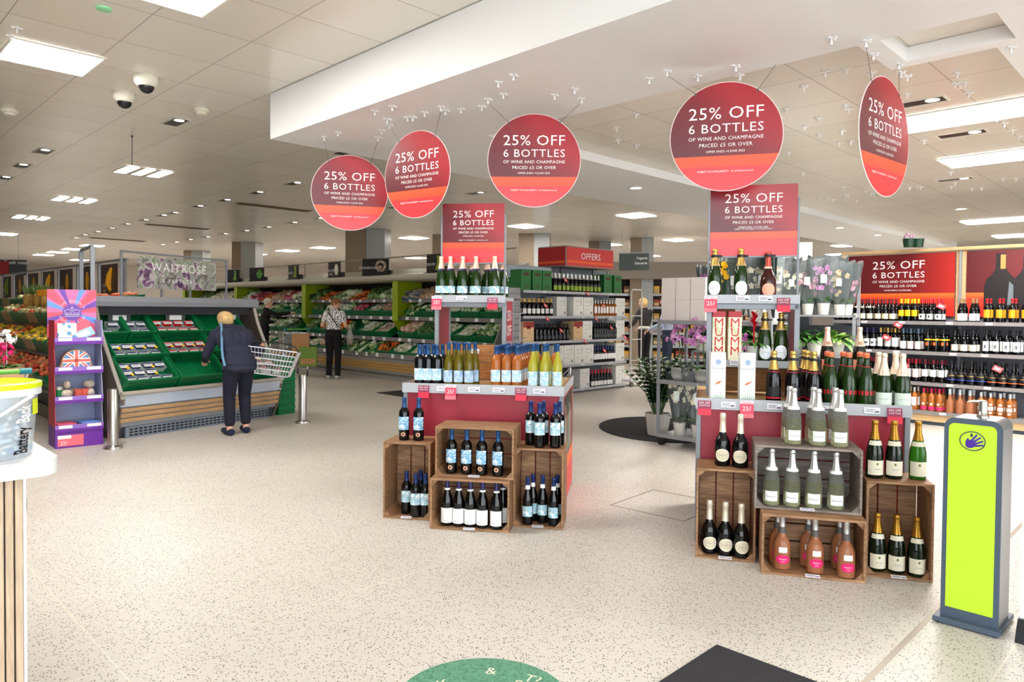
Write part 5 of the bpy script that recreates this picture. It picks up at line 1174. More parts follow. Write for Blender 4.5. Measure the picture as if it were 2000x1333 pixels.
run(gd,S_REDW,1.86,7,.09,ZS[0],'red-topped bottle on the lowest offers shelf, {} along','red-topped bottles')
TAGM=mat('red shelf tag',(226,44,54),.5)
def redtag(fix,x,y,z,i=0):
    b=MB(); b.at(x,y,z,ry=R(25),rx=R(-30)); b.box(-.05,-.001,-.035,.05,.001,.035); b.m(1).box(-.03,-.002,.0,.03,-.001,.012); b.box(-.03,-.002,-.016,.02,-.001,-.008); return b.build('shelf_tag',[TAGM,LET],fix,0)
for x,z in ((1.0,1.96),(.5,1.52),(1.6,1.74),(2.06,1.53),(.55,1.3),(.9,1.1),(1.85,1.3),(2.3,1.13),(2.1,.72),(1.55,.9),(2.72,.95)): redtag(gd,x,-.03,z)
# ================================================================== wine wall
WO=Vector((4.52,10.11,0)); ww=thing('wine_wall_shelving','long wine wall shelving with red offer headers in a wood frame','shelving',WO,R(-45)); WL=3.6
WBL=mat('blond frame wood',(206,172,126),.5,var=.1,scale=4,stretch=(2,10,10)); ZW=[.18,.55,.95,1.34]
b=MB(); b.box(0,.06,0,WL,.7,.07); b.build('plinth',mat('plinth blue grey',(70,82,96),.5),ww,0)
b=MB(); b.box(0,.02,.05,WL,.05,.165); b.build('wood_fascia',WBL,ww,0)
b=MB(); b.box(0,.5,.05,WL,.53,1.7); b.build('back_panel',mat('wall back grey',(112,112,120),.5),ww,0)
for i,z in enumerate(ZW):
    b=MB(); b.box(0,.0,z-.018,WL,.5,z); b.m(1).box(0,-.012,z-.04,WL,.0,z+.006); b.build('shelf',[SHG,LEDGE],ww,0)
    for j in range(7): price(ww,.42+j*.5+.08*math.sin(j*3+i),-.015,z-.016,.075,.028,tilt=0)
for x in (-.03,1.44,WL): b=MB(); b.box(x,.05 if x<0 else .43,0,x+.03,.5,1.4 if x<0 else 2.3,.002); b.build('upright',SHG,ww,0)
b=MB(); b.box(-.05,.4,2.28,WL,.56,2.32); b.box(-.05,.44,1.4,0,.54,2.28); b.box(1.4,.47,1.36,1.52,.5,2.28); b.build('wood_frame',WBL,ww,0)
k=N('wall header print'); tc,o=k.xyz(); top=k.ramp(k.math('ADD',k.math('MULTIPLY',o[0],.6),.5),[(.1,(92,18,26)),(.6,(120,20,26)),(1,(190,36,26))]); low=k.ramp(k.math('MULTIPLY',k.math('SUBTRACT',-.14,o[2]),3.2),[(0,(252,120,44)),(.2,(246,84,40)),(.24,(228,58,36)),(1,(214,44,36))])
HPM=k.base(k.mix(k.math('LESS_THAN',o[2],-.14),top,low),.4)
hd=link('header_board',None,ww,(.7,.46,1.86)); b=MB(); b.box(-.69,-.006,-.45,.69,.006,.4); b.build('header_panel',HPM,hd,0); lines(hd,offer_rows(.66,.31),-.007)
hd=link('header_board',None,ww,(2.26,.46,1.86)); b=MB(); b.box(-.74,-.006,-.45,.74,.006,.4); b.build('header_panel',HPM,hd,0)
BP=[(0,-.45),(.15,-.45)]
def sil(cx,col,s,dy):
    b=MB(); P=[(-.2,-.45),(.2,-.45),(.2,-.06),(.17,.03),(.1,.1),(.065,.16),(.06,.36),(-.06,.36),(-.065,.16),(-.1,.1),(-.17,.03),(-.2,-.06)]
    b.prismy([(cx+x*s,z) for x,z in P],-.009-dy,-.0075-dy); b.m(1).prismy([(cx-.005,.16),(cx+.055*s,.16),(cx+.055*s,.34),(cx-.005,.34)],-.0105-dy,-.009-dy)
    b.m(2).prismy([(cx+.08*s,-.3),(cx+.15*s,-.3),(cx+.15*s,-.05),(cx+.1*s,.0)],-.0105-dy,-.009-dy); b.build('bottle_picture',[mat('print bottle black',(32,26,28),.4),col,mat('print glint',(110,120,126),.4)],hd,0)
sil(-.08,mat('print bottle green',(60,120,76),.4),.8,0); sil(-.36,mat('print copper',(226,150,84),.4),.9,.004)
def wb(cap,lab,lz=(.05,.13),ha=1.2,kind='bord',g=DARK,capz=.24,extra=()): return B(kind,g,cap,capz,lab,lz,ha,n=12,extra=extra)
rowsW={3:[(wb(L_MARC,L_GREY,(.04,.14)),.04,3,.076,'dark bottle with lilac-grey label'),(wb(L_MARC,L_CREAM,(.03,.1),1.25,'burg',extra=(('shoulder_label',L_CREAM,.18,.2,.9),)),.3,3,.088,'dark bottle with cream body and shoulder labels'),(wb(L_MARC,mat('label straw',(236,226,190),.6),(.03,.1),1.25,'burg'),.58,3,.092,'dark bottle with straw-coloured label'),(wb(L_YEL,L_YEL,(.07,.15),1.1),.87,3,.08,'dark bottle with yellow label and yellow cap'),(wb(L_REDC,L_WHITE,(.03,.1),1.2,'burg',extra=(('black_motif',L_BLK,.05,.085,.25,1),)),1.12,3,.095,'dark bottle with white label and black motif'),(wb(L_BRN,L_WHITE,(.02,.11),1.2,'burg'),1.56,2,.13,'dark bottle with brown cap and white label'),(wb(L_REDC,L_ORNG,(.06,.16),1.2),1.84,4,.13,'dark bottle with orange label and red cap')],
 2:[(wb(L_MIDB,L_BLUEL,(.11,.19),1.2),.04,4,.076,'dark bottle with royal blue label'),(wb(L_NAVY,L_WHITE,(.05,.15),1.2,extra=(('hill_motif',INK,.08,.11,.6),)),.36,3,.083,'dark bottle with a grey hill label'),(wb(L_GOLD,L_WHITE,(.05,.17),1.2),.62,3,.09,'gold-topped dark bottle with white label'),(wb(mat('steel blue capsule',(84,104,128),.35,.3),mat('label rose white',(244,226,224),.6),(.03,.13),1.2),.9,3,.09,'steel-topped dark bottle with rosy white label'),(wb(L_BLK,None,extra=(('yellow_band',L_YEL,.15,.168,1.6),('ember_print',mat('ember',(196,96,40),.5),.08,.13,.5,1))),1.19,3,.09,'black bottle with a yellow band'),(wb(L_BLK,mat('label oat',(226,214,196),.6),(.03,.11),1.2,'burg'),1.5,3,.1,'dark bottle with an oat-coloured label'),(wb(L_BLK,L_WHITE,(.04,.16),1.1,extra=(('black_swirl',INK,.07,.12,.35,1),)),1.84,4,.105,'dark bottle with a swirl on white label')],
 1:[(wb(L_REDC,L_WHITE,(.05,.14),1.2,extra=(('red_stripe',L_REDB,.04,.05,1.2),)),.46,3,.1,'red-topped dark bottle with red-striped label'),(wb(L_REDC,mat('label blush white',(240,224,222),.6),(.06,.17),1.2),.79,4,.09,'red-topped dark bottle with blush white label'),(wb(L_MARC,L_WHITE,(.08,.17),1.2),1.17,3,.095,'maroon-topped dark bottle with high white label'),(wb(L_BLK,L_BLK,(.08,.16),1.2,'squat',extra=(('blue_band',mat('band blue',(60,80,170),.5),.055,.066,1.5),('gold_mark',L_GOLD,.11,.118,.8))),1.47,4,.108,'wide black bottle with a blue band'),(wb(L_BLK,L_BLK,(.08,.16),1.2,'squat',extra=(('orange_band',mat('band orange',(216,110,60),.5),.055,.066,1.5),('gold_mark',L_GOLD,.11,.118,.8))),1.91,4,.108,'wide black bottle with an orange band')],
 0:[(wb(L_GOLD,L_WHITE,(.03,.1),1.1,'slim',PINKG),.66,2,.09,'pale rose bottle with gold top'),(wb(L_SILV,L_WHITE,(.06,.17),1.0,'bord',ROSEG),.87,3,.09,'rose bottle with tall white label'),(wb(L_MAG,L_PINK,(.02,.06),1.1,'bord',ROSEG,extra=(('seal',L_CREAM,.08,.11,.4,1),)),1.16,3,.09,'crimson-topped rose bottle with pink label'),(wb(L_GREYC,None,kind='prest',g=PINKG),1.46,3,.11,'grey-topped clear rose bottle'),(wb(L_GREYC,L_WHITE,(.08,.125),.8,'bord',ROSEG,.24,extra=(('upper_dot',L_WHITE,.14,.165,.5,1),('lower_dot',L_WHITE,.04,.065,.5,1))),1.8,4,.1,'rose bottle with three white dots')]}
nmz={3:'top',2:'second',1:'third',0:'lowest'}
for si,items in rowsW.items():
    for pr,x0,n,dx,lab in items: run(ww,pr,x0,n,dx,ZW[si],lab+', {} along the '+nmz[si]+' wall shelf',lab+'s on the wine wall',.055,2,.09)
for x,z in ((.22,1.56),(.72,1.12),(1.36,1.54),(.95,.76),(1.98,.78),(2.4,1.15),(.86,1.29),(2.35,1.29),(.42,.51)): redtag(ww,x,-.03,z)
for i,(p,c_) in enumerate((((1775,474),0),((1793,472),1))):
    q=atd(*p,9.5); b=MB(); b.lathe([(.06,0),(.075,.11),(.068,.11),(.055,.02),(0,.02)],14); o=tag(b.build('flower_pot',mat('pot dark green',(20,54,36),.35),None,40,Vector((q.x,q.y,2.321)),0),('dark green pot holding pink sprigs' if c_==0 else 'dark green pot beside the pink sprigs')+' on top of the wine wall frame','flower pot')
    if c_==0:
        l=MB()
        for j in range(8): a=j*.8; l.ball(.05*math.cos(a),.05*math.sin(a),.13+.02*(j%3),.02,n=6,m=4)
        l.build('pink_sprig',mat('sprig pink',(190,150,170),.6),o)
# ================================================================== hand sanitiser stand
q0,q1=at(1820,1214),at(1951,1251); ex=(q1-q0).normalized(); rs_=math.atan2(ex.y,ex.x)
st=thing('hand_sanitiser_stand','lime-fronted grey hand sanitiser stand with a steel pump on top','sanitiser stand',(q0.x,q0.y,0),rs_); Wd=(q1-q0).length
SG=mat('stand blue grey',(74,88,104),.4); SGE=mat('stand brushed side',(150,154,160),.3,.6); LIMEP=mat('lime panel',(188,224,48),.45); VIO=mat('violet ink',(70,40,150),.5); NAV=mat('navy ink',(44,42,84),.5)
b=MB(); b.box(0,0,.006,Wd,.3,.03,.003); b.build('base_plate',SG,st,0)
x0,x1=.022,Wd-.012; H=.965
def rr(x0,x1,z0,z1,r,n=6): return [(x0,z0),(x1,z0)]+[(x1-r+r*math.cos(R(90*i/n)),z1-r+r*math.sin(R(90*i/n))) for i in range(n+1)]+[(x0+r-r*math.sin(R(90*i/n)),z1-r+r*math.cos(R(90*i/n))) for i in range(n+1)]
b=MB(); b.prismy(rr(x0,x1,.03,H,.045),.055,.245); b.build('body_shell',SGE,st,50)
b=MB(); b.prismy(rr(x0,x1,.03,H,.045),.045,.0549); b.build('front_frame',SG,st,50)
b=MB(); b.prismy(rr(x0+.02,x1-.022,.075,H-.025,.025),.042,.0448); b.build('lime_panel',LIMEP,st,50)
b=MB(); cx,cz=(x0+x1)/2,H-.1; b.tube([(cx+.05*math.cos(2*math.pi*i/32),.0415,cz+.043*math.sin(2*math.pi*i/32)) for i in range(32)],.0022,5,closed=True); b.build('symbol_ring',NAV,st)
b=MB(); b.at(cx-.004,.0413,cz-.012,ry=R(-30)); b.ball(-.004,0,0,.022,.0008,.019,14,6)
for i,(l,a) in enumerate(((.036,24),(.04,10),(.04,-4),(.034,-18))): 
    b.tube([(.008,0,.012-i*.009),(.008+l*math.cos(R(a)),0,.012-i*.009+l*math.sin(R(a)))],[.0048,.0036],6)
b.tube([(-.015,0,.012),(.0,0,.026)],[.006,.004],6); b.v=[(x,max(min(y,.0418),.0408),z) if abs(y-.0413)<.03 else (x,y,z) for x,y,z in b.v]
b.build('hand_symbol',VIO,st)
b=MB(); b.at(cx-.004,.0413,cz+.022); b.prismy([(0,.016),(.005,.006),(.0055,.001),(.003,-.003),(-.003,-.003),(-.0055,.001),(-.005,.006)],-.0004,.0004); b.build('drop_symbol',NAV,st,0)
b=MB(); b.box(cx-.06,.1,H-.001,cx+.04,.15,H+.0012); b.build('drip_tray',STEEL,st,0)
b=MB(); b.lathe([(.026,0),(.026,.008),(.021,.012),(.0185,.04),(.0185,.075),(.012,.08),(.0,.08)],20,cx+.015,.15); b.tube([(cx+.015,.15,.074),(cx-.02,.13,.074),(cx-.042,.117,.07)],[.007,.006,.004],8); p_=b.build('pump_dispenser',STEEL,st,50); p_.location.z=H
b=MB()
for x,y in ((.02,.02),(Wd-.02,.02),(.02,.28),(Wd-.02,.28)): b.lathe([(.012,0),(.012,.0058),(0,.0058)],8,x,y)
b.build('rubber_foot',BLACK,st)
# white roller banner at the edge
q=at(1988,1246); bn=thing('roller_banner','tall plain white roller banner at the frame edge with a black base end','banner',(q.x,q.y,0),rs_)
b=MB(); b.box(.005,-.0,.09,.85,.003,2.03); b.build('banner_sheet',mat('banner white',(232,238,246),.6),bn,0)
b=MB(); b.box(0,-.008,2.03,.86,.012,2.055,.002); b.build('top_clip',[BLACK],bn,0)
b=MB(); b.prismx([(-.07,.0),(-.05,.04),(-.015,.09),(.015,.09),(.05,.04),(.07,.0)],0,.86); b.build('banner_base',mat('banner base',(30,32,36),.35),bn,0)
# ================================================================== floor mats and sticker
CARP=mat('black mat pile',(44,44,48),.95,var=.35,scale=260,bump=.4)
def mat_poly(pts,lab,nm='floor_mat',m=None,h=.008):
    b=MB(); b.prism([(p.x,p.y) for p in pts],.0005,h); return tag(b.build(nm,m or CARP,None,0),lab,'mat')
c_=at(1400,1263); mat_poly([c_,c_+uv(-1.4,0),c_+uv(-1.4,-1.8),c_+uv(0,-1.8)][::1],'dark grey entrance mat with its corner pointing into the shop')
q=at(1290,838); mat_poly([q+Vector((.75*math.cos(R(a)),.95*math.sin(R(a)),0)) for a in range(0,360,10)],'round-edged black mat beside the flower trolley')
q=at(735,768); mat_poly([q,q+uv(2.2,0),q+uv(2.2,-1.0),q+uv(0,-1.0)],'dark mat corner on the floor behind the wine stand')
STK=art('sticker green',(74,132,104),(104,160,132),60,c=(90,150,120)); q=at(942,1372); s0=tag((lambda b:(b.prism([(.33*math.cos(R(a)),.33*math.sin(R(a))) for a in range(0,360,6)],.0004,.0016),b.build('floor_sticker',STK,None,0,Vector((q.x,q.y,0))))[1])(MB()),'round green floor sticker with cream lettering cut by the lower frame edge','floor sticker')
for tt,x,y,a in (('&',-.005,.2,-8),('T?',.1,.205,-26),('K',-.1,.15,22),('S',.08,.14,-20)): b=MB(); b.at(0,0,.002,rz=R(a)); b.text(tt,.075,x,y,0,plane='XY'); b.build('lettering',L_CREAM,s0,0)
# ================================================================== white counter with the battery bucket
CO=Vector((-1.44,2.29,0)); ct=thing('white_counter','white rounded counter top on a fluted oak base at the frame edge','counter',CO,R(45))
# local x: -> NE, local y -> NW ; the counter fills x<0 (SW) and y>0 (NW)
b=MB(); r=.07; P=[(-1.2,0),(-r,0)]+[(-r+r*math.sin(R(a)),r-r*math.cos(R(a))) for a in range(0,91,15)]+[(0,.9),(-1.2,.9)]; b.prism(P,.91,.96); b.build('counter_top',mat('counter white',(242,243,245),.35),ct,40)
b=MB(); b.box(-1.1,.1,0,-.085,.8,.909); b.build('base_cabinet',DGREY,ct,0)
b=MB()
for i in range(34): x=-.09-i*.026; b.box(x-.021,.085,.01,x,.1,.905,.002)
b.build('fluted_slat',mat('fluted oak',(190,166,140),.5,var=.12,scale=5,stretch=(20,20,2)),ct,0)
b=MB(); b.box(-.09,.083,0,-.082,.102,.909); b.build('corner_trim',mat('counter trim',(214,216,220),.35),ct,0)
q=Vector((-1.69,2.3,.961)); bk=thing('battery_bucket','clear recycling bucket of used batteries with a lime lid on the white counter','bucket',q,math.atan2(q.x,-q.y)*0+R(-36)*0+R(0))
BODY=mat('bucket clear plastic',(222,230,236),.25,alpha=.42)
b=MB(); b.lathe([(.122,0),(.124,.01),(.14,.2)],36); b.build('bucket_wall',BODY,bk,60)
b=MB(); b.lathe([(.139,.2),(.15,.2),(.15,.222),(.138,.225)],36); b.build('white_rim',mat('rim white',(232,236,240),.4),bk,50)
b=MB(); b.lathe([(.148,.2225),(.152,.2225),(.152,.238),(.14,.242),(.12,.228),(0,.226)],36); b.build('lime_lid',mat('lid lime',(224,240,20),.4),bk,50)
b=MB(); b.tube([(-.15,0,.2),(-.12,-.1,.15),(.0,-.155,.11),(.12,-.1,.15),(.15,0,.2)],.006,8); b.build('carry_handle',mat('rim white',(232,236,240),.4),bk)
b=MB(); rr_=random.Random(4)
for i in range(190):
    a=rr_.uniform(0,6.28); rd=.11*math.sqrt(rr_.uniform(.25,1)); z=.012+.125*rr_.random(); v=Vector((rr_.uniform(-1,1),rr_.uniform(-1,1),rr_.uniform(-.5,.5))).normalized()*.018; p=Vector((rd*math.cos(a),rd*math.sin(a),z)); b.m(i%4).cyl(p-v,p+v,.0065,6)
o=b.build('battery_filling',[mat('battery blue',(90,150,206),.4),mat('battery white',(216,220,224),.4),mat('battery steel',(150,156,160),.3,.6),mat('battery pale',(170,196,214),.4)],bk,0); o['kind']='stuff'
b=MB()
def vert(txt,size,ang,z0,m):
    V,Fs=glyphs(txt,'LEFT',1.0); b.m(m); o=[]
    for u,w_,_ in V:
        zz=z0+u*size*.385; rr2=.1235+(zz/.2)*.0165+.0012; aa=-math.pi/2+ang-(w_*size)/rr2; o.append((rr2*math.cos(aa),rr2*math.sin(aa),zz))
    b.add(o,Fs)
fa=math.atan2(-q.x,q.y)  # turn of the front towards the shop entrance
[vert('Battery',.075,fa+.98+e_,.012+d_,0) or vert('Back',.075,fa+.98+e_,.112+d_,1) for e_ in (0,.012,.024) for d_ in (0,.0012)]; b.build('lettering',[mat('lettering black',(16,16,18),.5),LET],bk,0)
b=MB(); b.patch(.1385,.135,.185,fa+1.05,fa+1.4,6,.0012); b.build('lime_label',mat('lid lime',(224,240,20),.4),bk,0)
# ================================================================== trolleys
HG=mat('trolley handle green',(96,170,60),.4); HT=mat('handle teal',(0,120,130),.4); RUB=mat('castor rubber',(96,94,94),.6)
def mk_trolley():
    t=thing('shopping_trolley','','shopping trolley'); w=.5; L=.8
    b=MB(); r=.0035
    def rect(x0,x1,w0,z): return [(x0,-w0,z),(x1,-w0*.82,z),(x1,w0*.82,z),(x0,w0,z)]
    for i in range(5): f=i/4; b.tube(rect(.02+.05*f,L,w/2-.04*(1-f),.5+.42*f),r*(1.6 if i in(0,4) else 1),5,closed=True)
    for i in range(13):
        x=.05+i*(L-.06)/12
        for s in (-1,1): b.tube([(x,s*(w/2-.04)*(1-.18*x/L),.5),(x,s*(w/2)*(1-.18*x/L),.92)],r,5)
    for i in range(8): y=-.2+i*.057; b.tube([(.04,y,.5),(L,y*.82,.5),(L,y*.85,.92)],r,5)
    b.build('wire_basket',CHROME,t)
    b=MB()
    for s in (-1,1): b.tube([(-.06,s*.25,1.0),(.02,s*.25,.92),(.08,s*.24,.5),(.02,s*.24,.16)],.011,8); b.tube([(.02,s*.24,.16),(.72,s*.2,.14)],.011,8); b.tube([(.08,s*.24,.48),(.6,s*.2,.18)],.009,8)
    b.tube([(.72,-.2,.14),(.72,.2,.14)],.01,8); b.build('frame',CHROME,t)
    b=MB(); b.cyl((-.06,-.2,1.0),(-.06,.2,1.0),.016,12); h=b.build('handle_bar',HG,t)
    b=MB(); b.cyl((-.06,-.27,1.0),(-.06,-.2,1.0),.021,12); b.cyl((-.06,.2,1.0),(-.06,.27,1.0),.021,12); b.build('handle_end',HT,t)
    b=MB(); b.at(.1,0,.8,ry=R(-25)); b.box(-.01,-.2,-.12,.01,.2,.12,.004); b.build('child_seat',mat('seat grey',(160,170,180),.4),t,0)
    for x,y in ((.03,.24),(.03,-.24),(.7,.2),(.7,-.2)):
        b=MB(); b.cyl((x,y,.15),(x,y,.1),.014,8); b.box(x-.012,y-.02,.05,x+.03,y-.014,.11); b.box(x-.012,y+.014,.05,x+.03,y+.02,.11); c_=b.build('castor',GREY,t); b=MB(); b.cyl((x+.02,y-.012,.06),(x+.02,y+.012,.06),.06,18); b.build('castor_wheel',RUB,c_,40)
    return t
TRO=Proto(mk_trolley)
q=atd(62,738,4.55); TRO(Vector((-3.52,4.75,0)),R(140),'shopping trolley with green handle and grey seat behind the white counter','shopping trolleys')
q=at(628,748); TRO(Vector((-4.5,14.95,0)),R(120),'shopping trolley carrying paper bags beside the woman in the patterned top','shopping trolleys')
BAGG=mat('bag paper',(176,130,84),.65); BAGE=mat('bag green',(110,140,50),.6)
for i,(dx,dy,z,lab,m) in enumerate(((.12,-.05,.5,'brown paper bag standing in the trolley by the patterned top',BAGG),(.28,.02,.24,'green and brown shopping bag hung on the trolley by the patterned top',BAGE))):
    b=MB(); b.prismx([(-.08,0),(.08,0),(.09,.4),(-.09,.4)],-.17,.17); b.m(1).box(-.14,-.084,.05,.14,-.08,.36); o=b.build('shopping_bag',[m,BAGG],None,0,Vector((-4.42+dx,14.65+dy-.1*i,z+.02)),R(12)); tag(o,lab,'shopping bag')
# roll cage at the end of the grey shelving
q=along(gd,GW+.12,-.02,0); rc=thing('roll_cage','tall pale roll cage end beside the grey offers shelving','roll cage',q,R(45)); b=MB(); PGR=mat('cage pale grey',(206,206,206),.4)
b.tube([(0,0,.12),(0,0,1.8),(.03,0,1.85),(.3,0,1.85),(.34,0,1.8),(.34,0,.18),(.3,0,.12),(0,0,.12)],.013,8)
for z in (.5,.9,1.35): b.tube([(0,0,z),(.34,0,z)],.008,6)
b.build('cage_side',PGR,rc); b=MB(); b.box(0,-.02,.09,.36,.5,.13); b.build('cage_base',PGR,rc,0); b=MB(); b.cyl((.05,.0,.05),(.05,.03,.05),.05,12); b.cyl((.31,.0,.05),(.31,.03,.05),.05,12); b.build('castor_wheel',RUB,rc,40)
# ================================================================== flower trolley and plants
TO=Vector((1.585,7.72,0)); ft=thing('flower_trolley','grey metal plant trolley with orchids and stacked white boxes, behind the sparkling stand','plant trolley',TO,R(-45)); TW,TD=1.25,.55
for x in (0,TW):
    for y in (0,TD): b=MB(); b.box(x-.015,y-.015,.1,x+.015,y+.015,1.36,.003); b.build('post',GREY,ft,0)
for z in (.12,.7,1.34): b=MB(); b.box(-.015,-.015,z-.012,TW+.015,TD+.015,z); b.box(-.015,-.017,z-.03,TW+.015,-.012,z+.012); b.build('shelf',SHG,ft,0)
for x in (.03,TW-.03):
    for y in (.03,TD-.03): b=MB(); b.cyl((x,y-.015,.05),(x,y+.015,.05),.05,14); b.box(x-.02,y-.02,.06,x+.02,y+.02,.11); b.build('castor_wheel',BLACK,ft,40)
WBX=mat('white carton',(228,222,218),.5)
def mk_wbox(): b=MB(); b.box(-.085,0,0,.085,.3,.23,.002); return b.build('white_carton',WBX,None,0)
WBP=Proto(mk_wbox)
for i in range(3):
    for j in range(2): WBP(along(ft,.09+i*.178,.03,1.341+j*.2305),R(-45)+R(1.5*i-1),('upper' if j else 'lower')+' white carton stacked on the plant trolley top, '+nth(i)+' column','white cartons on the plant trolley')
LEAFM=veg_mat('plant leaf',(24,60,22),(48,100,36),(96,150,70),12,.35); POTW=mat('pot white',(216,212,206),.45); STEM=mat('stem green',(70,96,50),.5); MAG=veg_mat('orchid magenta',(160,60,150),(196,100,186),(226,170,214),40,.5); WHT=mat('orchid cream',(240,238,208),.5); SOIL=mat('soil bark',(92,64,44),.9)
k=N('striped pot glaze'); tc,o=k.xyz(); k.base(k.ramp(k.math('FRACT',k.math('MULTIPLY',o[2],11.0)),[(0,(120,128,120)),(.45,(222,222,214)),(.8,(146,152,142))]),.3); POTS=MATS['striped pot glaze']
def leafblade(b,base,dirv,L,w,droop=.5,n=5):
    base=Vector(base); d=Vector(dirv).normalized(); side=d.cross(Vector((0,0,1))); side=side.normalized() if side.length>.01 else Vector((1,0,0)); V=[];Fs=[]
    for i in range(n+1):
        t=i/n; p=base+d*(L*t)+Vector((0,0,-droop*L*t*t)); hw=w*(math.sin(math.pi*min(1,t*.9+.08))**.8)
        V+= [tuple(p-side*hw+Vector((0,0,hw*.3))),tuple(p),tuple(p+side*hw+Vector((0,0,hw*.3)))]
    for i in range(n): a=i*3; Fs+= [(a,a+1,a+4,a+3),(a+1,a+2,a+5,a+4)]
    b.add(V,Fs)
def flower(b,p,r,face=(0,-1,.2),n=5):
    f=Vector(face).normalized(); s=f.cross(Vector((0,0,1))).normalized(); u=s.cross(f); p=Vector(p)
    for i in range(n):
        a=2*math.pi*i/n+.3; c_=s*math.cos(a)+u*math.sin(a); d=s*math.cos(a+1.57)+u*math.sin(a+1.57)
        b.add([tuple(p),tuple(p+c_*r*.6+d*r*.42+f*r*.15),tuple(p+c_*r+f*r*.05),tuple(p+c_*r*.6-d*r*.42+f*r*.15)],[(0,1,2,3)])
def mk_orchid(col,pot,spikes=3,h=.42,seed=1,nf=13,fr=.028):
    def f():
        r=random.Random(seed); t=thing('potted_orchid','','orchid'); b=MB(); b.lathe([(.055,0),(.075,.03),(.082,.1),(.078,.12),(.07,.118),(.066,.1),(0,.1)],20); b.build('pot',pot,t,50)
        b=MB(); b.lathe([(.068,.1),(0,.112)],14); b.build('bark',SOIL,t)
        l=MB()
        for i in range(7): a=i*.9; leafblade(l,(.01*math.cos(a),.01*math.sin(a),.11),(math.cos(a),math.sin(a),.55),.16,.03,.5)
        l.build('leaves',LEAFM,t)
        s=MB(); fl=MB()
        for i in range(spikes):
            a=i*2.1+.4; tip=Vector((.1*math.cos(a),.1*math.sin(a)*.6,.12+h)); s.tube([(0,0,.11),(tip.x*.3,tip.y*.3,.12+h*.6),tip],.0035,5)
            for j in range(nf): flower(fl,(tip.x*.8+r.uniform(-.07,.07),tip.y+r.uniform(-.05,.05),.1+h*(.55+.5*r.random())),fr*r.uniform(.8,1.15),(r.uniform(-.5,.5),-1,r.uniform(-.2,.4)))
        s.build('flower_stem',STEM,t); fl.build('blossoms',col,t,0); return t
    return Proto(f)
OR_M,OR_W=mk_orchid(MAG,POTS),mk_orchid(WHT,POTS,2,.36,4,9)
for x,y,rz,l in ((.17,.16,0,'magenta orchid in a striped bowl at the open end of the plant trolley'),(.47,.14,1.3,'bushy magenta orchid in a striped pot on the plant trolley middle shelf'),(.78,.14,2.6,'magenta orchid half hidden by the sparkling stand post')): OR_M(along(ft,x,y,.701),R(-45)+rz*.2,l,'magenta orchids',1.22 if x<.6 else 1.1)
for x,y in ((.6,.35),(.85,.36)): OR_W(along(ft,x,y,.701),R(-45),'cream orchid at the back of the plant trolley, '+('nearer the magenta pair' if x<.7 else 'behind the stand post'),'cream orchids',1.1)
b=MB(); b.at(0,0,0,ry=R(-12)); b.box(-.06,-.002,0,.06,.002,.085); tag(b.build('name_card',PAPER,None,0,along(ft,.66,.02,.77),R(-45)),'white card stuck among the orchid pots on the trolley','card')
# tall potted plant by the trolley
def mk_zz():
    t=thing('potted_zz_plant','','pot plant'); b=MB(); b.prism([],0,0) if 0 else None
    b.lathe([(.11,0),(.12,.01),(.155,.26),(.148,.26),(.14,.22),(0,.22)],8); b.build('pot',mat('pot stone',(206,200,192),.5),t,0)
    s=MB(); l=MB(); r=random.Random(6)
    for i in range(19):
        a=i*2.4; lean=r.uniform(.12,.42); h=r.uniform(.42,.72); tip=Vector((lean*math.cos(a),lean*math.sin(a),.22+h)); s.tube([(.03*math.cos(a),.03*math.sin(a),.22),(tip.x*.4,tip.y*.4,.22+h*.55),tip],[.009,.006,.003],5)
        for j in range(9):
            f=.3+.7*j/8; p=Vector((tip.x*f*f*.9+tip.x*.1*f,tip.y*f*f*.9+tip.y*.1*f,.22+h*f))
            for sg in (-1,1): leafblade(l,p,(math.cos(a+sg*1.2),math.sin(a+sg*1.2),.5),.13,.04,.3,3)
    s.build('stems',STEM,t); l.build('leaves',LEAFM,t); return t
ZZ=Proto(mk_zz); q=at(1297,857); ZZ(Vector((q.x-.03,q.y+.22,0)),.3,'glossy green pot plant in a stone-white pot on the floor beside the plant trolley')
# sleeves of wrapped flowers
SLV=mat('dark sleeve',(28,44,42),.25); CLR=mat('clear sleeve',(206,216,220),.1,alpha=.14); LTAG=mat('sleeve label',(226,240,236),.5)
def mk_wrap(col,seed,dark=True):
    def f():
        r=random.Random(seed); t=thing('wrapped_orchid','','wrapped flowers'); b=MB(); b.lathe([(.045,0),(.06,.11),(.055,.11),(.0,.1)],14); b.build('pot',POTW,t,40)
        b=MB(); n=10
        V=[];Fs=[]
        for z,rd in ((.05,.055),(.25,.1),(.56,.15)):
            for i in range(n): a=R(-10)+R(200)*i/(n-1); V.append((rd*math.cos(a),rd*math.sin(a)*.7,z+.02*math.sin(i*2+z*9)))
        for j in range(2):
            for i in range(n-1): Fs.append((j*n+i,j*n+i+1,(j+1)*n+i+1,(j+1)*n+i))
        b.add(V,Fs); b.build('dark_sleeve_back',SLV,t,60)
        b=MB(); V=[(x,-y*.8,z) for x,y,z in V]; b.add(V,Fs); b.build('clear_sleeve_front',CLR,t,60)
        l=MB()
        for i in range(5): a=i*1.3; leafblade(l,(0,0,.1),(math.cos(a),math.sin(a)*.6,.8),.16,.022,.3)
        l.build('leaves',LEAFM,t); fl=MB()
        for j in range(11): flower(fl,(r.uniform(-.08,.08),r.uniform(-.05,.03),r.uniform(.2,.46)),.03*r.uniform(.8,1.2),(r.uniform(-.5,.5),-1,.1))
        fl.build('blossoms',col,t,0); b=MB(); b.box(-.02,-.075,.3,.035,-.073,.38); b.build('sleeve_label',LTAG,t,0); return t
    return Proto(f)
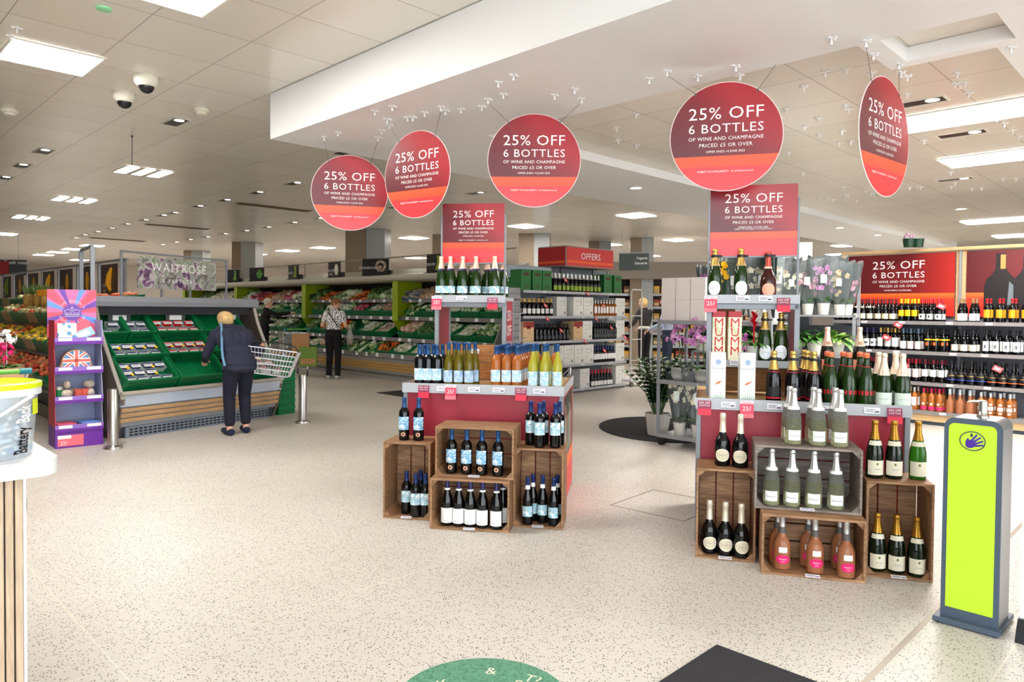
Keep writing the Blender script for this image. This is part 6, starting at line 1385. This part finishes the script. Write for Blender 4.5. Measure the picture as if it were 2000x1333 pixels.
WRP=[mk_wrap(MAG,1),mk_wrap(veg_mat('lily pink',(206,120,150),(232,170,190),(244,214,220),30),2),mk_wrap(WHT,3),mk_wrap(veg_mat('bronze petal',(150,110,60),(190,160,110),(220,206,160),30),4)]
FO=Vector((2.02,8.35,0)); fs=thing('flower_stand','stepped grey plant stand full of wrapped flowers and pot plants behind the sparkling stand','plant stand',FO,R(-32)); FWd=1.75
for z,y0 in ((.35,.0),(.98,.22),(1.42,.42)): b=MB(); b.box(0,y0,z-.02,FWd,y0+.42,z); b.build('shelf',SHG,fs,0)
for x in (0,FWd-.03):
    b=MB(); b.box(x,.8,0,x+.03,.84,1.9); b.box(x,.0,0,x+.03,.03,.35); b.box(x,.22,.0,x+.03,.25,.98); b.box(x,.42,.0,x+.03,.45,1.42); b.build('upright',GREY,fs,0)
b=MB(); b.box(0,.8,.0,FWd,.81,1.3); b.build('back_panel',DGREY,fs,0)
lbl=['magenta','pale pink','white','bronze']
i=0
for r in range(2):
    for c_ in range(10):
        kx=(c_*3+r*2)%4; WRP[kx](along(fs,(.09+c_*.165+.06*r),.52+r*.17,1.421),R(-32)+random.uniform(-.4,.4),lbl[kx]+' flowers in a dark sleeve on the upper plant stand, '+nth(c_)+' along'+('' if r==0 else ', back rank'),'wrapped flowers on the upper plant stand',1.06+.06*((c_*7)%3))
for c_ in range(3): WRP[2](along(ft,.74+c_*.2,.3,1.341),R(-45)+c_,'wrapped flowers on the plant trolley top beside the white cartons, '+nth(c_),'wrapped flowers on the plant trolley',1.25)
for c_ in range(2): WRP[2](along(ft,.2+c_*.22,.12,.121),R(-45)+c_*.3,'cream orchid in a sleeve on the lowest trolley shelf, '+nth(c_),'wrapped flowers low on the trolley',1.25)
def mk_foliage(m,seed,L=.22,w=.03,n=26,h=.2):
    def f():
        r=random.Random(seed); t=thing('potted_foliage_plant','','pot plant'); b=MB(); b.lathe([(.05,0),(.068,.12),(.062,.12),(0,.1)],14); b.build('pot',POTW,t,40); l=MB()
        for i in range(n): a=i*2.4; leafblade(l,(0,0,.1),(math.cos(a),math.sin(a),r.uniform(.4,1.6)),L*r.uniform(.6,1.2),w,r.uniform(.3,.8))
        l.build('leaves',m,t); return t
    return Proto(f)
VARI=veg_mat('variegated leaf',(60,110,40),(150,180,90),(224,232,180),30,.35)
PL=[mk_foliage(LEAFM,1),mk_foliage(VARI,2,.26,.026,34),mk_foliage(LEAFM,3,.3,.022,30)]
for z,y0,nn in ((.351,.12,8),(.981,.32,8)):
    for c_ in range(nn): kx=(c_+int(z*10))%3; PL[kx](along(fs,(.1+c_*.21),y0+.05*(c_%2),z),c_*1.3,('variegated' if kx==1 else 'dark green' if kx==0 else 'long-leaved')+' pot plant on the '+('lowest' if z<.5 else 'middle')+' step of the plant stand, '+nth(c_),'pot plants on the plant stand',1.3)
# plants close behind the champagne: on the stand ends
def mk_brom():
    t=thing('red_bromeliad','','bromeliad'); b=MB(); b.lathe([(.05,0),(.068,.12),(.062,.12),(0,.1)],14); b.build('pot',POTW,t,40); l=MB(); fl=MB()
    for i in range(16): a=i*2.4; leafblade(l,(0,0,.1),(math.cos(a),math.sin(a),1.0),.26,.02,.7)
    fl.tube([(0,0,.12),(0,0,.34)],.008,6)
    for i in range(14): a=i*2.4; leafblade(fl,(0,0,.26+.008*i),(math.cos(a),math.sin(a),1.1+.1*i),.1,.016,.4,4)
    l.build('leaves',LEAFM,t); fl.build('red_bract',mat('bract red',(206,20,34),.4),t); return t
BRO=Proto(mk_brom)
BRO(along(cs,.365,.45,1.126),.2,'red bromeliad in a white pot on the middle shelf of the sparkling tower',None,.8)
q=atd(1569,520,9.2); BRO(Vector((q.x,q.y,1.62)),0,'red bromeliad standing tall above the wrapped flowers',None,1.2)
b=MB(); b.box(-.1,-.1,0,.1,.1,1.62); tag(b.build('plant_plinth',DGREY,None,0,Vector((q.x,q.y,0)),R(-32)),'dark plinth carrying the tall red bromeliad behind the flower stand','plinth')
q=atd(1507,515,9.45); fb=thing('flower_garden_sign','pale sign board lettered flower garden above the wrapped flowers','sign',(q.x,q.y,1.86),R(-12)); b=MB(); b.box(-.5,-.01,0,.5,.01,.5); b.build('sign_board',mat('board pale',(226,232,228),.5),fb,0)
lines(fb,[('flower',.13,-.12,.3),('garden',.13,.1,.2)],-.0105,mat('lettering sage',(120,160,150),.5),shear=.25); b=MB(); b.box(-.4,.0,-1.86,-.36,.02,0); b.box(.36,0,-1.86,.4,.02,0); b.build('board_leg',GREY,fb,0)
q=atd(1384,515,7.6); b=MB()
t=thing('wrapped_daffodils','yellow flowers in a green sleeve sticking up beside the sparkling tower post','wrapped flowers',along(ft,.62,.3,1.341),R(-45)); b=MB(); b.prism([(-.08,-.05),(.08,-.05),(.09,.06),(-.09,.06)],0,.62) if 0 else b.lathe([(.05,0),(.06,.3),(.1,.62)],12); b.build('green_sleeve',mat('sleeve green',(16,60,40),.35),t,50)
b=MB()
for i in range(10): flower(b,(random.uniform(-.06,.06),-.06-.01*i%3,.42+.022*i),.035,(random.uniform(-.4,.4),-1,.3),6)
b.build('blossoms',L_YEL,t,0)
# geraniums in a box by the fruit, at the frame edge
q=atd(-22,745,6.7); gb=thing('geranium_box','cardboard box of white and pink geraniums at the frame edge by the fruit rack','plant box',(q.x-.05,q.y,0),R(45))
b=MB(); b.box(-.3,-.3,.0,.3,.3,.74,.004); b.build('crate_stack',MATS['cardboard'] if 'cardboard' in MATS else BAGG,gb,0)
b=MB(); b.box(-.26,-.26,.7405,.28,.28,.86,.003); b.build('plant_box',mat('cardboard warm',(186,150,112),.65),gb,0); l=MB()
for i in range(40): a=i*2.4; rd=.27*math.sqrt(i/40); leafblade(l,(rd*math.cos(a),rd*math.sin(a),.84),(math.cos(a*1.7),math.sin(a*1.7),.9),.13,.05,.5,3)
l.build('leaves',LEAFM,gb)
for cx,cy,cz,col in ((.2,.1,1.13,WHITE),(.08,.16,1.1,WHITE),(.05,-.1,1.02,L_PINK),(.16,-.02,1.01,L_PINK)):
    fl=MB()
    for i in range(24): v=Vector((random.gauss(0,1),random.gauss(0,1),random.gauss(.3,1))).normalized()*.08; flower(fl,Vector((cx,cy,cz))+v,.028,v)
    fl.tube([(cx,cy,.85),(cx,cy,cz)],.004,5); fl.build('blossoms',col,gb,0)
# ================================================================== aisle seen at the back: shelves of groceries
BA=thing('grocery_shelving','distant grocery shelving full of warm-coloured packs beyond the roll cage','shelving',Vector((2.6,19.6,0)),R(-8)); BW=4.2
b=MB(); b.box(0,.4,0,BW,.45,2.3); b.build('back_panel',mat('aisle back',(70,56,44),.6),BA,0)
for z in (.15,.5,.85,1.2,1.55,1.9): b=MB(); b.box(0,0,z-.03,BW,.4,z); b.m(1).box(0,-.01,z-.05,BW,0,z+.02); b.build('shelf',[SHG,STRIP],BA,0)
b=MB(); b.box(-1.6,-.3,2.3,BW+3,.5,2.75); tag(b.build('trim_aisle_bulkhead',mat('aisle bulkhead',(140,130,120),.6),None,0,Vector((2.6,19.6,0)),R(-8)),kind='structure')
pk=[mat('pack amber',(236,180,60),.5),mat('pack rust',(176,80,40),.5),mat('pack gold',(206,150,70),.5),mat('pack deep red',(150,30,34),.5),mat('pack brown',(110,74,50),.5),mat('pack olive',(110,110,60),.5),mat('pack blue',(40,70,130),.5)]
def mk_pk(m):
    def f(): b=MB(); b.box(-.06,0,0,.06,.12,.22,.006); b.m(1).box(-.05,-.001,.05,.05,-.0002,.13); return b.build('grocery_pack',[m,mat('pack face',(214,186,140),.5)],None,0)
    return Proto(f)
PK=[mk_pk(m) for m in pk]
for zi,z in enumerate((.15,.5,.85,1.2,1.55,1.9)):
    for i in range(20):
        kx=[(i//3+zi)%5,(i//2+zi*2)%7][zi%2] if z<1.8 else 0 if i>5 else 4
        PK[kx](along(BA,.12+i*.2,.03,z+.001),R(-8),['amber','rust','gold','deep red','brown','olive','blue'][kx]+' pack on distant grocery shelf '+nth(zi)+' from the floor, '+nth(i)+' along','grocery packs shelf '+nth(zi),(1.3,1,.7+.3*((i*7+zi)%4)/3))
q=atd(1238,512,17.2); hs=thing('aisle_sign','dark grey hanging aisle sign for yogurts and desserts','aisle sign',(q.x,q.y,q.z),R(-25)); b=MB(); b.box(-.36,-.02,-.2,.36,.02,.2); b.build('sign_board',mat('sign slate',(62,70,70),.4),hs,0); b=MB(); b.box(-.38,-.025,.2,.38,.025,.225); b.build('top_rail',GREY,hs,0)
lines(hs,[('Yogurts',.085,.2,.06),('Desserts',.085,.18,-.06)],-.021); b=MB(); b.cyl((-.3,0,.225),(-.3,0,CH-q.z-.01),.004,5); b.cyl((.3,0,.225),(.3,0,CH-q.z-.01),.004,5); b.build('hanger_wire',GREY,hs)
# ================================================================== people
SKIN=mat('skin',(224,170,142),.5,spec=.35,var=.05,scale=14); 
def fuse(name,mats,balls,vox,parent=None,smooth=4):
    """many overlapping balls grown together into one continuous surface"""
    b=MB()
    for p,rx,ry,rz in balls: b.ball(p[0],p[1],p[2],rx,ry,rz,12,8)
    me=bpy.data.meshes.new('t'); me.from_pydata(b.v,[],b.f); o=bpy.data.objects.new('t',me); COL.objects.link(o)
    m=o.modifiers.new('r','REMESH'); m.mode='VOXEL'; m.voxel_size=vox
    if smooth: s=o.modifiers.new('s','SMOOTH'); s.factor=.5; s.iterations=smooth
    dg=bpy.context.evaluated_depsgraph_get(); out=bpy.data.meshes.new_from_object(o.evaluated_get(dg)); bpy.data.objects.remove(o); bpy.data.meshes.remove(me)
    out.name=name; out.materials.clear()
    for k in (mats if isinstance(mats,list) else [mats]): out.materials.append(k)
    out.polygons.foreach_set('use_smooth',[True]*len(out.polygons)); return link(name,out,parent)
def limb(pts,rs,fl=1.0):
    """balls along a bent limb; rs is the radius at each joint"""
    out=[]
    for (p,q),(r0,r1) in zip(zip(pts,pts[1:]),zip(rs,rs[1:])):
        p,q=Vector(p),Vector(q); L=(q-p).length; n=max(2,int(L/(min(r0,r1)*.45)))
        for i in range(n+1): t=i/n; r=r0+(r1-r0)*t; out.append((p.lerp(q,t),r,r*fl,r))
    return out
def hand(w,d,n,curl=.5,side=1):
    """palm, four unequal bent fingers and a thumb; d along the hand, n out of the palm"""
    w,d,n=Vector(w),Vector(d).normalized(),Vector(n).normalized(); n=(n-d*n.dot(d)).normalized(); s=d.cross(n)*side; out=[]
    for k in (-1.2,-.4,.4,1.2): out+=limb([w+s*k*.01,w+d*.085+s*k*.018],[.015,.0125])
    for k,L in zip((-1.5,-.5,.5,1.5),(.068,.078,.074,.058)):
        p=w+d*.085+s*k*.0185; a=p+(d*math.cos(curl*.4)+n*math.sin(curl*.4))*L*.45; e=a+(d*math.cos(curl)+n*math.sin(curl))*L*.32; f_=e+(d*math.cos(curl*1.6)+n*math.sin(curl*1.6))*L*.28
        out+=limb([p,a,e,f_],[.0098,.0092,.0085,.0075])
    p=w+d*.025-s*.022; out+=limb([p,p+d*.03-s*.028+n*.008,p+d*.06-s*.034+n*.02],[.0125,.0105,.0085]); return out
def head_balls(c,yaw,pitch,r=1.0):
    """skull, jaw, nose, brow, lips, ears; yaw turns left(+), pitch nods down"""
    M=Matrix.Translation(c)@Matrix.Rotation(yaw,4,'Z')@Matrix.Rotation(-pitch,4,'X'); L=[((0,-.012,.03),.076,.092,.082),((0,.03,-.03),.058,.06,.062),((0,.045,-.078),.034,.032,.026),((0,.096,-.012),.012,.018,.016),((0,.088,.014),.009,.012,.022),((0,.08,.036),.05,.02,.012),((0,.084,-.05),.024,.012,.008),((-.078,-.005,-.01),.01,.018,.03),((.078,-.005,-.01),.01,.018,.03),((-.03,.07,-.02),.022,.018,.02),((.03,.07,-.02),.022,.018,.02)]
    return M,[(M@Vector(p),a*r,b*r,c_*r) for p,a,b,c_ in L]
def person(label,loc,rz,J,top,trou,hair,shoe,hairballs,vox=.008,sleeve=1.0,topx=None,bare_ankle=False,yaw=0,pitch=.2,group=None):
    hd=Vector(J['head']); M,hb=head_balls(hd,yaw,pitch)
    body=list(hb)+limb([J['neck'],hd+Vector((0,-.005,-.07))],[.054,.05])
    for s in 'LR':
        sh,el,wr=J['sh'+s],J['el'+s],J['wr'+s]; body+=limb([sh,el,wr],[.05,.038,.026])
        d=Vector(J.get('hd'+s,Vector(wr)-Vector(el))); body+=hand(wr,d,J.get('pn'+s,(0,0,-1)),J.get('curl'+s,.5),1 if s=='L' else -1)
        hp,kn,an=J['hp'+s],J['kn'+s],J['an'+s]; body+=limb([hp,kn,an],[.075,.05,.036]); a=Vector(an); t=Vector(J.get('toe'+s,(0,1,0))).normalized(); body+=limb([Vector((a.x,a.y,.045)),Vector((a.x,a.y,.04))+t*.12],[.038,.03])+limb([a,Vector((a.x,a.y,.045))],[.036,.036])
    H,Wt,C=Vector(J['hip']),Vector(J['waist']),Vector(J['chest'])
    def torso(k):
        out=[]
        for (p,a0,b0),(q,a1,b1) in (((H,.155,.115),(Wt,.14,.1)),((Wt,.14,.1),(C,.16,.108)),((C,.16,.108),(Vector(J['neck'])+Vector((0,-.01,-.045)),.1,.075))):
            for i in range(6): t=i/5; c_=p.lerp(q,t); out.append((c_,(a0+(a1-a0)*t)*k,(b0+(b1-b0)*t)*k,.075*k))
        return out
    body+=torso(.94)
    o=fuse('person',SKIN,body,vox); o.location=loc; o.rotation_euler=(0,0,rz); tag(o,label,'person',group)
    tb=torso(1.07)
    for s in 'LR':
        sh,el,wr=Vector(J['sh'+s]),Vector(J['el'+s]),Vector(J['wr'+s])
        if sleeve>=1: tb+=limb([C.lerp(sh,.5),sh,el,el.lerp(wr,.93)],[.09,.066,.052,.04])
        else: tb+=limb([C.lerp(sh,.5),sh,sh.lerp(el,sleeve)],[.09,.066,.06])
    if topx: tb+=topx
    fuse('jacket' if sleeve>=1 else 'patterned_top',top,tb,max(vox,.01),o)
    lb=[]
    for i in range(5): t=i/4; c_=H.lerp(Wt,t*.55); lb.append((c_,.166,.126,.08))
    for s in 'LR':
        hp,kn,an=Vector(J['hp'+s]),Vector(J['kn'+s]),Vector(J['an'+s]); end=kn.lerp(an,.86 if bare_ankle else 1.0); lb+=limb([hp,kn,end],[.098,.072,.06])
    fuse('trousers',trou,lb,max(vox,.01),o)
    for s in 'LR':
        a=Vector(J['an'+s]); t=Vector(J.get('toe'+s,(0,1,0))).normalized(); a0=Vector((a.x,a.y,.042))
        sb=limb([a0-t*.035,a0+t*.06,a0+t*.15],[.042,.044,.036]); sb=[(Vector((p.x,p.y,min(p.z,.04))),rx,ry,rz_*.9) for p,rx,ry,rz_ in sb]; fuse('shoe',shoe,sb,.009,o,2)
    hb=[(M@Vector(p),a,b,c_) for p,a,b,c_ in hairballs]
    fuse('hair',hair,hb,.009,o,2)
    e=MB()
    for s in (-1,1):
        p=M@Vector((s*.031,.082,.012)); e.m(0).ball(p.x,p.y,p.z,.0115,n=8,m=6); p=M@Vector((s*.031,.0905,.012)); e.m(1).ball(p.x,p.y,p.z,.005,n=8,m=5)
    e.build('eye',[LET,mat('iris',(60,50,40),.3)],o); return o
FUZZ=lambda n,c,v=.25:mat(n,c,.85,var=v,scale=90,bump=.3)
NAVYJ=FUZZ('navy fleece',(40,42,62),.15); NAVYT=FUZZ('navy trousers',(20,22,40),.15); BLND=mat('blonde hair',(214,178,122),.6,var=.3,scale=40,stretch=(3,3,.5),bump=.4); BLKT=FUZZ('black trousers',(12,12,14),.2); AUB=mat('auburn hair',(150,96,62),.6,var=.35,scale=40,stretch=(3,3,.5),bump=.4); GRYH=mat('pale grey hair',(208,196,176),.6,var=.2,scale=40,bump=.4); BLKJ=FUZZ('black top',(16,16,18),.2)
k=N('leaf pattern cloth'); tc,o_=k.xyz(); n_=k.n('TexVoronoi',{'Vector':tc,'Scale':42.0},feature='F1'); k.base(k.mix(k.math('GREATER_THAN',n_.outputs['Distance'],.43),(18,18,20),(236,234,232)),.7)
SHOE=FUZZ('navy shoe',(26,34,62),.1); SHOEW=mat('pale shoe',(196,196,192),.6); SHOEB=mat('black shoe',(18,18,18),.5)
bob=[((0,-.02,.045),.088,.102,.08),((0,-.06,-.02),.084,.06,.085),((-.058,-.02,-.005),.03,.06,.06),((.058,-.02,-.005),.03,.06,.06),((0,.045,.075),.062,.04,.028)]
short=[((0,-.022,.048),.082,.098,.074),((0,-.06,.0),.072,.05,.06),((0,.05,.078),.055,.035,.024),((-.06,-.02,.01),.024,.05,.04),((.06,-.02,.01),.024,.05,.04)]
JA=dict(hip=(0,-.03,.82),waist=(0,.03,.93),chest=(.0,.18,1.07),neck=(0,.31,1.19),head=(-.01,.4,1.28),shL=(-.185,.23,1.13),shR=(.185,.23,1.13),elL=(-.25,.33,.9),wrL=(-.2,.53,.82),elR=(.29,.14,.92),wrR=(.4,.32,.95),hpL=(-.085,-.03,.8),hpR=(.085,-.03,.8),knL=(-.09,.03,.44),anL=(-.1,-.02,.1),knR=(.1,.08,.44),anR=(.1,.03,.1),toeL=(-.1,1,0),toeR=(.1,1,0),hdL=(.2,1,-.3),pnL=(0,-.3,-1),pnR=(-1,0,0),curlR=.9)
m_=(at(447,850)+at(483,847))/2; RA=R(40)
A=person('woman in a navy jacket and cropped navy trousers bending over the fruit case',Vector((m_.x,m_.y,0)),RA,JA,NAVYJ,NAVYT,BLND,SHOE,bob,.007,topx=[(Vector((0,-.035,.76)),.2,.165,.06),(Vector((0,-.035,.82)),.2,.16,.09),(Vector((0,-.01,.88)),.19,.145,.09),(Vector((0,.03,.96)),.18,.135,.09)]+limb([(-.08,.1,1.08),(.08,.1,1.08)],[.13,.13])+limb([(-.1,.24,1.16),(.1,.24,1.16)],[.085,.085])+limb([(-.04,.31,1.19),(.04,.31,1.19)],[.065,.065]),bare_ankle=True,pitch=.9)
b=MB(); SP_=[(-.1,.31,1.262),(-.125,.2,1.262),(-.15,.1,1.2),(-.175,.02,1.1),(-.2,-.06,1.0),(-.215,-.13,.9),(-.2,-.16,.8)]
b.tube(SP_,[.014]*7,6); b.build('bag_strap',mat('strap blue',(104,150,186),.6),A)
def mk_basket():
    t=thing('wire_shopping_basket','','shopping basket'); b=MB(); w,d,h=.23,.165,.25
    def rect(z,f): return [(-w*f,-d*f,z),(w*f,-d*f,z),(w*f,d*f,z),(-w*f,d*f,z)]
    for i in range(6): f=.74+.26*i/5; b.tube(rect(h*i/5,f),.0036 if i<5 else .005,5,closed=True)
    for i in range(15):
        x=-1+2*i/14
        for s in (-1,1): b.tube([(x*w*.74,s*d*.74,0),(x*w,s*d,h)],.0026,5)
    for i in range(11):
        y=-1+2*i/10
        for s in (-1,1): b.tube([(s*w*.74,y*d*.74,0),(s*w,y*d,h)],.0026,5)
    for i in range(9): x=(-1+2*i/8)*w*.74; b.tube([(x,-d*.74,0),(x,d*.74,0)],.0026,5)
    b.build('wire_body',mat('basket wire',(206,206,210),.3,.6),t); b=MB()
    b.tube([(-w,0,h),(-w*.8,.0,h+.05),(0,.0,h+.075),(w*.8,.0,h+.05),(w,0,h)],.007,8); b.build('carry_handle',BLACK,t); return t
Mx=Matrix.Translation(A.location)@Matrix.Rotation(RA,4,'Z')
bas=mk_basket(); bas.location=Mx@Vector((.38,.0,.66)); bas.scale=(1.2,)*3; bas.rotation_euler=(R(-4),R(8),RA-R(30)); tag(bas,'chrome wire shopping basket hung on the forearm of the woman in navy')
for i,(x,y) in enumerate(((-.06,.02),(.07,-.02))):
    o=dup(K_RASP.o,bas.location+Matrix.Rotation(RA,3,'Z')@Vector((x,y,.012)),(0,0,RA+i),'small fruit pack lying in the wire basket, '+('by the jacket' if i==0 else 'towards the basket end'),'packs in the wire basket',1.1)
JB=dict(hip=(0,0,.9),waist=(0,.0,1.04),chest=(0,.03,1.24),neck=(0,.06,1.42),head=(.01,.1,1.53),shL=(-.17,.04,1.34),shR=(.17,.04,1.34),elL=(-.26,.02,1.09),wrL=(-.17,.22,1.03),elR=(.25,.04,1.08),wrR=(.2,.25,1.04),hpL=(-.085,0,.86),hpR=(.085,0,.86),knL=(-.09,.02,.47),anL=(-.09,-.02,.09),knR=(.09,.02,.47),anR=(.1,-.01,.09),curlR=1.0,curlL=.9)
q=at(651,740); B_=person('woman in a black and white patterned top and black trousers by the chiller',Vector((q.x,q.y,0)),R(-12),JB,MATS['leaf pattern cloth'],BLKT,AUB,SHOEW,short,.009,.55,yaw=R(-50),pitch=.45)
b=MB(); b.tube([(-.15,.07,1.41),(-.05,-.085,1.33),(.06,-.105,1.2),(.15,-.08,1.05)],.009,6); b.build('bag_strap',BLACK,B_)
b=MB(); b.lathe([(.02,0),(.07,.04),(.085,.16),(.04,.3),(.012,.36)],12); b.m(1).ball(0,0,.07,.06,n=10,m=6); tag(b.build('produce_bag',[mat('thin film bag',(210,220,206),.2,alpha=.45),mat('tomato skin',(206,70,48),.4)],None,60,B_.location+Matrix.Rotation(R(-12),3,'Z')@Vector((.21,.33,.68))),'thin clear bag of red produce in the hand of the woman in the patterned top','produce bag')
JC=dict(JB); JC.update(elR=(.32,.25,1.28),wrR=(.36,.52,1.33),hdR=(.1,1,.1),pnR=(-.5,0,-1),head=(.0,.1,1.56),elL=(-.25,.05,1.1),wrL=(-.18,.25,1.1))
q=atd(516,700,16.9); person('person in black with pale grey hair reaching into the chiller behind the fruit case',Vector((q.x,q.y,0)),R(-62),JC,BLKJ,BLKT,GRYH,SHOEB,short,.01,1.0,pitch=.1)
JD=dict(JB); JD.update(head=(0,.07,1.63),neck=(0,.02,1.5),chest=(0,0,1.3),waist=(0,0,1.1),hip=(0,0,.95),shL=(-.18,.0,1.42),shR=(.18,.0,1.42),elL=(-.26,.1,1.16),wrL=(-.2,.33,1.06),elR=(.26,.1,1.16),wrR=(.2,.33,1.06),hpL=(-.09,0,.9),hpR=(.09,0,.9))
pony=bob[:2]+[((0,-.11,.03),.032,.04,.035),((0,-.135,-.01),.026,.03,.045),((0,.04,.075),.06,.04,.026)]
q=at(1258,729); person('shop worker with a blonde ponytail and dark jacket at the far grocery aisle',Vector((q.x,q.y,0)),R(38),JD,FUZZ('charcoal jacket',(46,44,46),.15),BLKT,BLND,SHOEB,pony,.01)
q=atd(1304,700,14.6); E_=person('person in a pale blue shirt half hidden behind the plant trolley holding a platter',Vector((q.x,q.y,0)),R(62),JD,mat('shirt pale blue',(176,190,216),.6),FUZZ('slate trousers',(44,52,72),.1),AUB,SHOEB,short,.01)
b=MB(); b.lathe([(.1,0),(.17,.012),(.175,.03),(.165,.03),(.1,.01)],18); b.m(1)
for i in range(9): b.ball(.09*math.cos(i*.7),.09*math.sin(i*.7),.035,.035,n=6,m=4)
tag(b.build('food_platter',[CLEARP,V_PACK],None,50,E_.location+Matrix.Rotation(R(62),3,'Z')@Vector((.0,.5,1.06))),'round clear platter of food held in front of the pale blue shirt','platter')
# ================================================================== everyday words for every thing
for o in COL.objects:
    if o.parent is None and o.type in ('MESH','EMPTY') and not o.get('kind') and not o.get('category'):
        o['category']=o.name.split('.')[0].replace('_',' ')
bpy.context.view_layer.update()
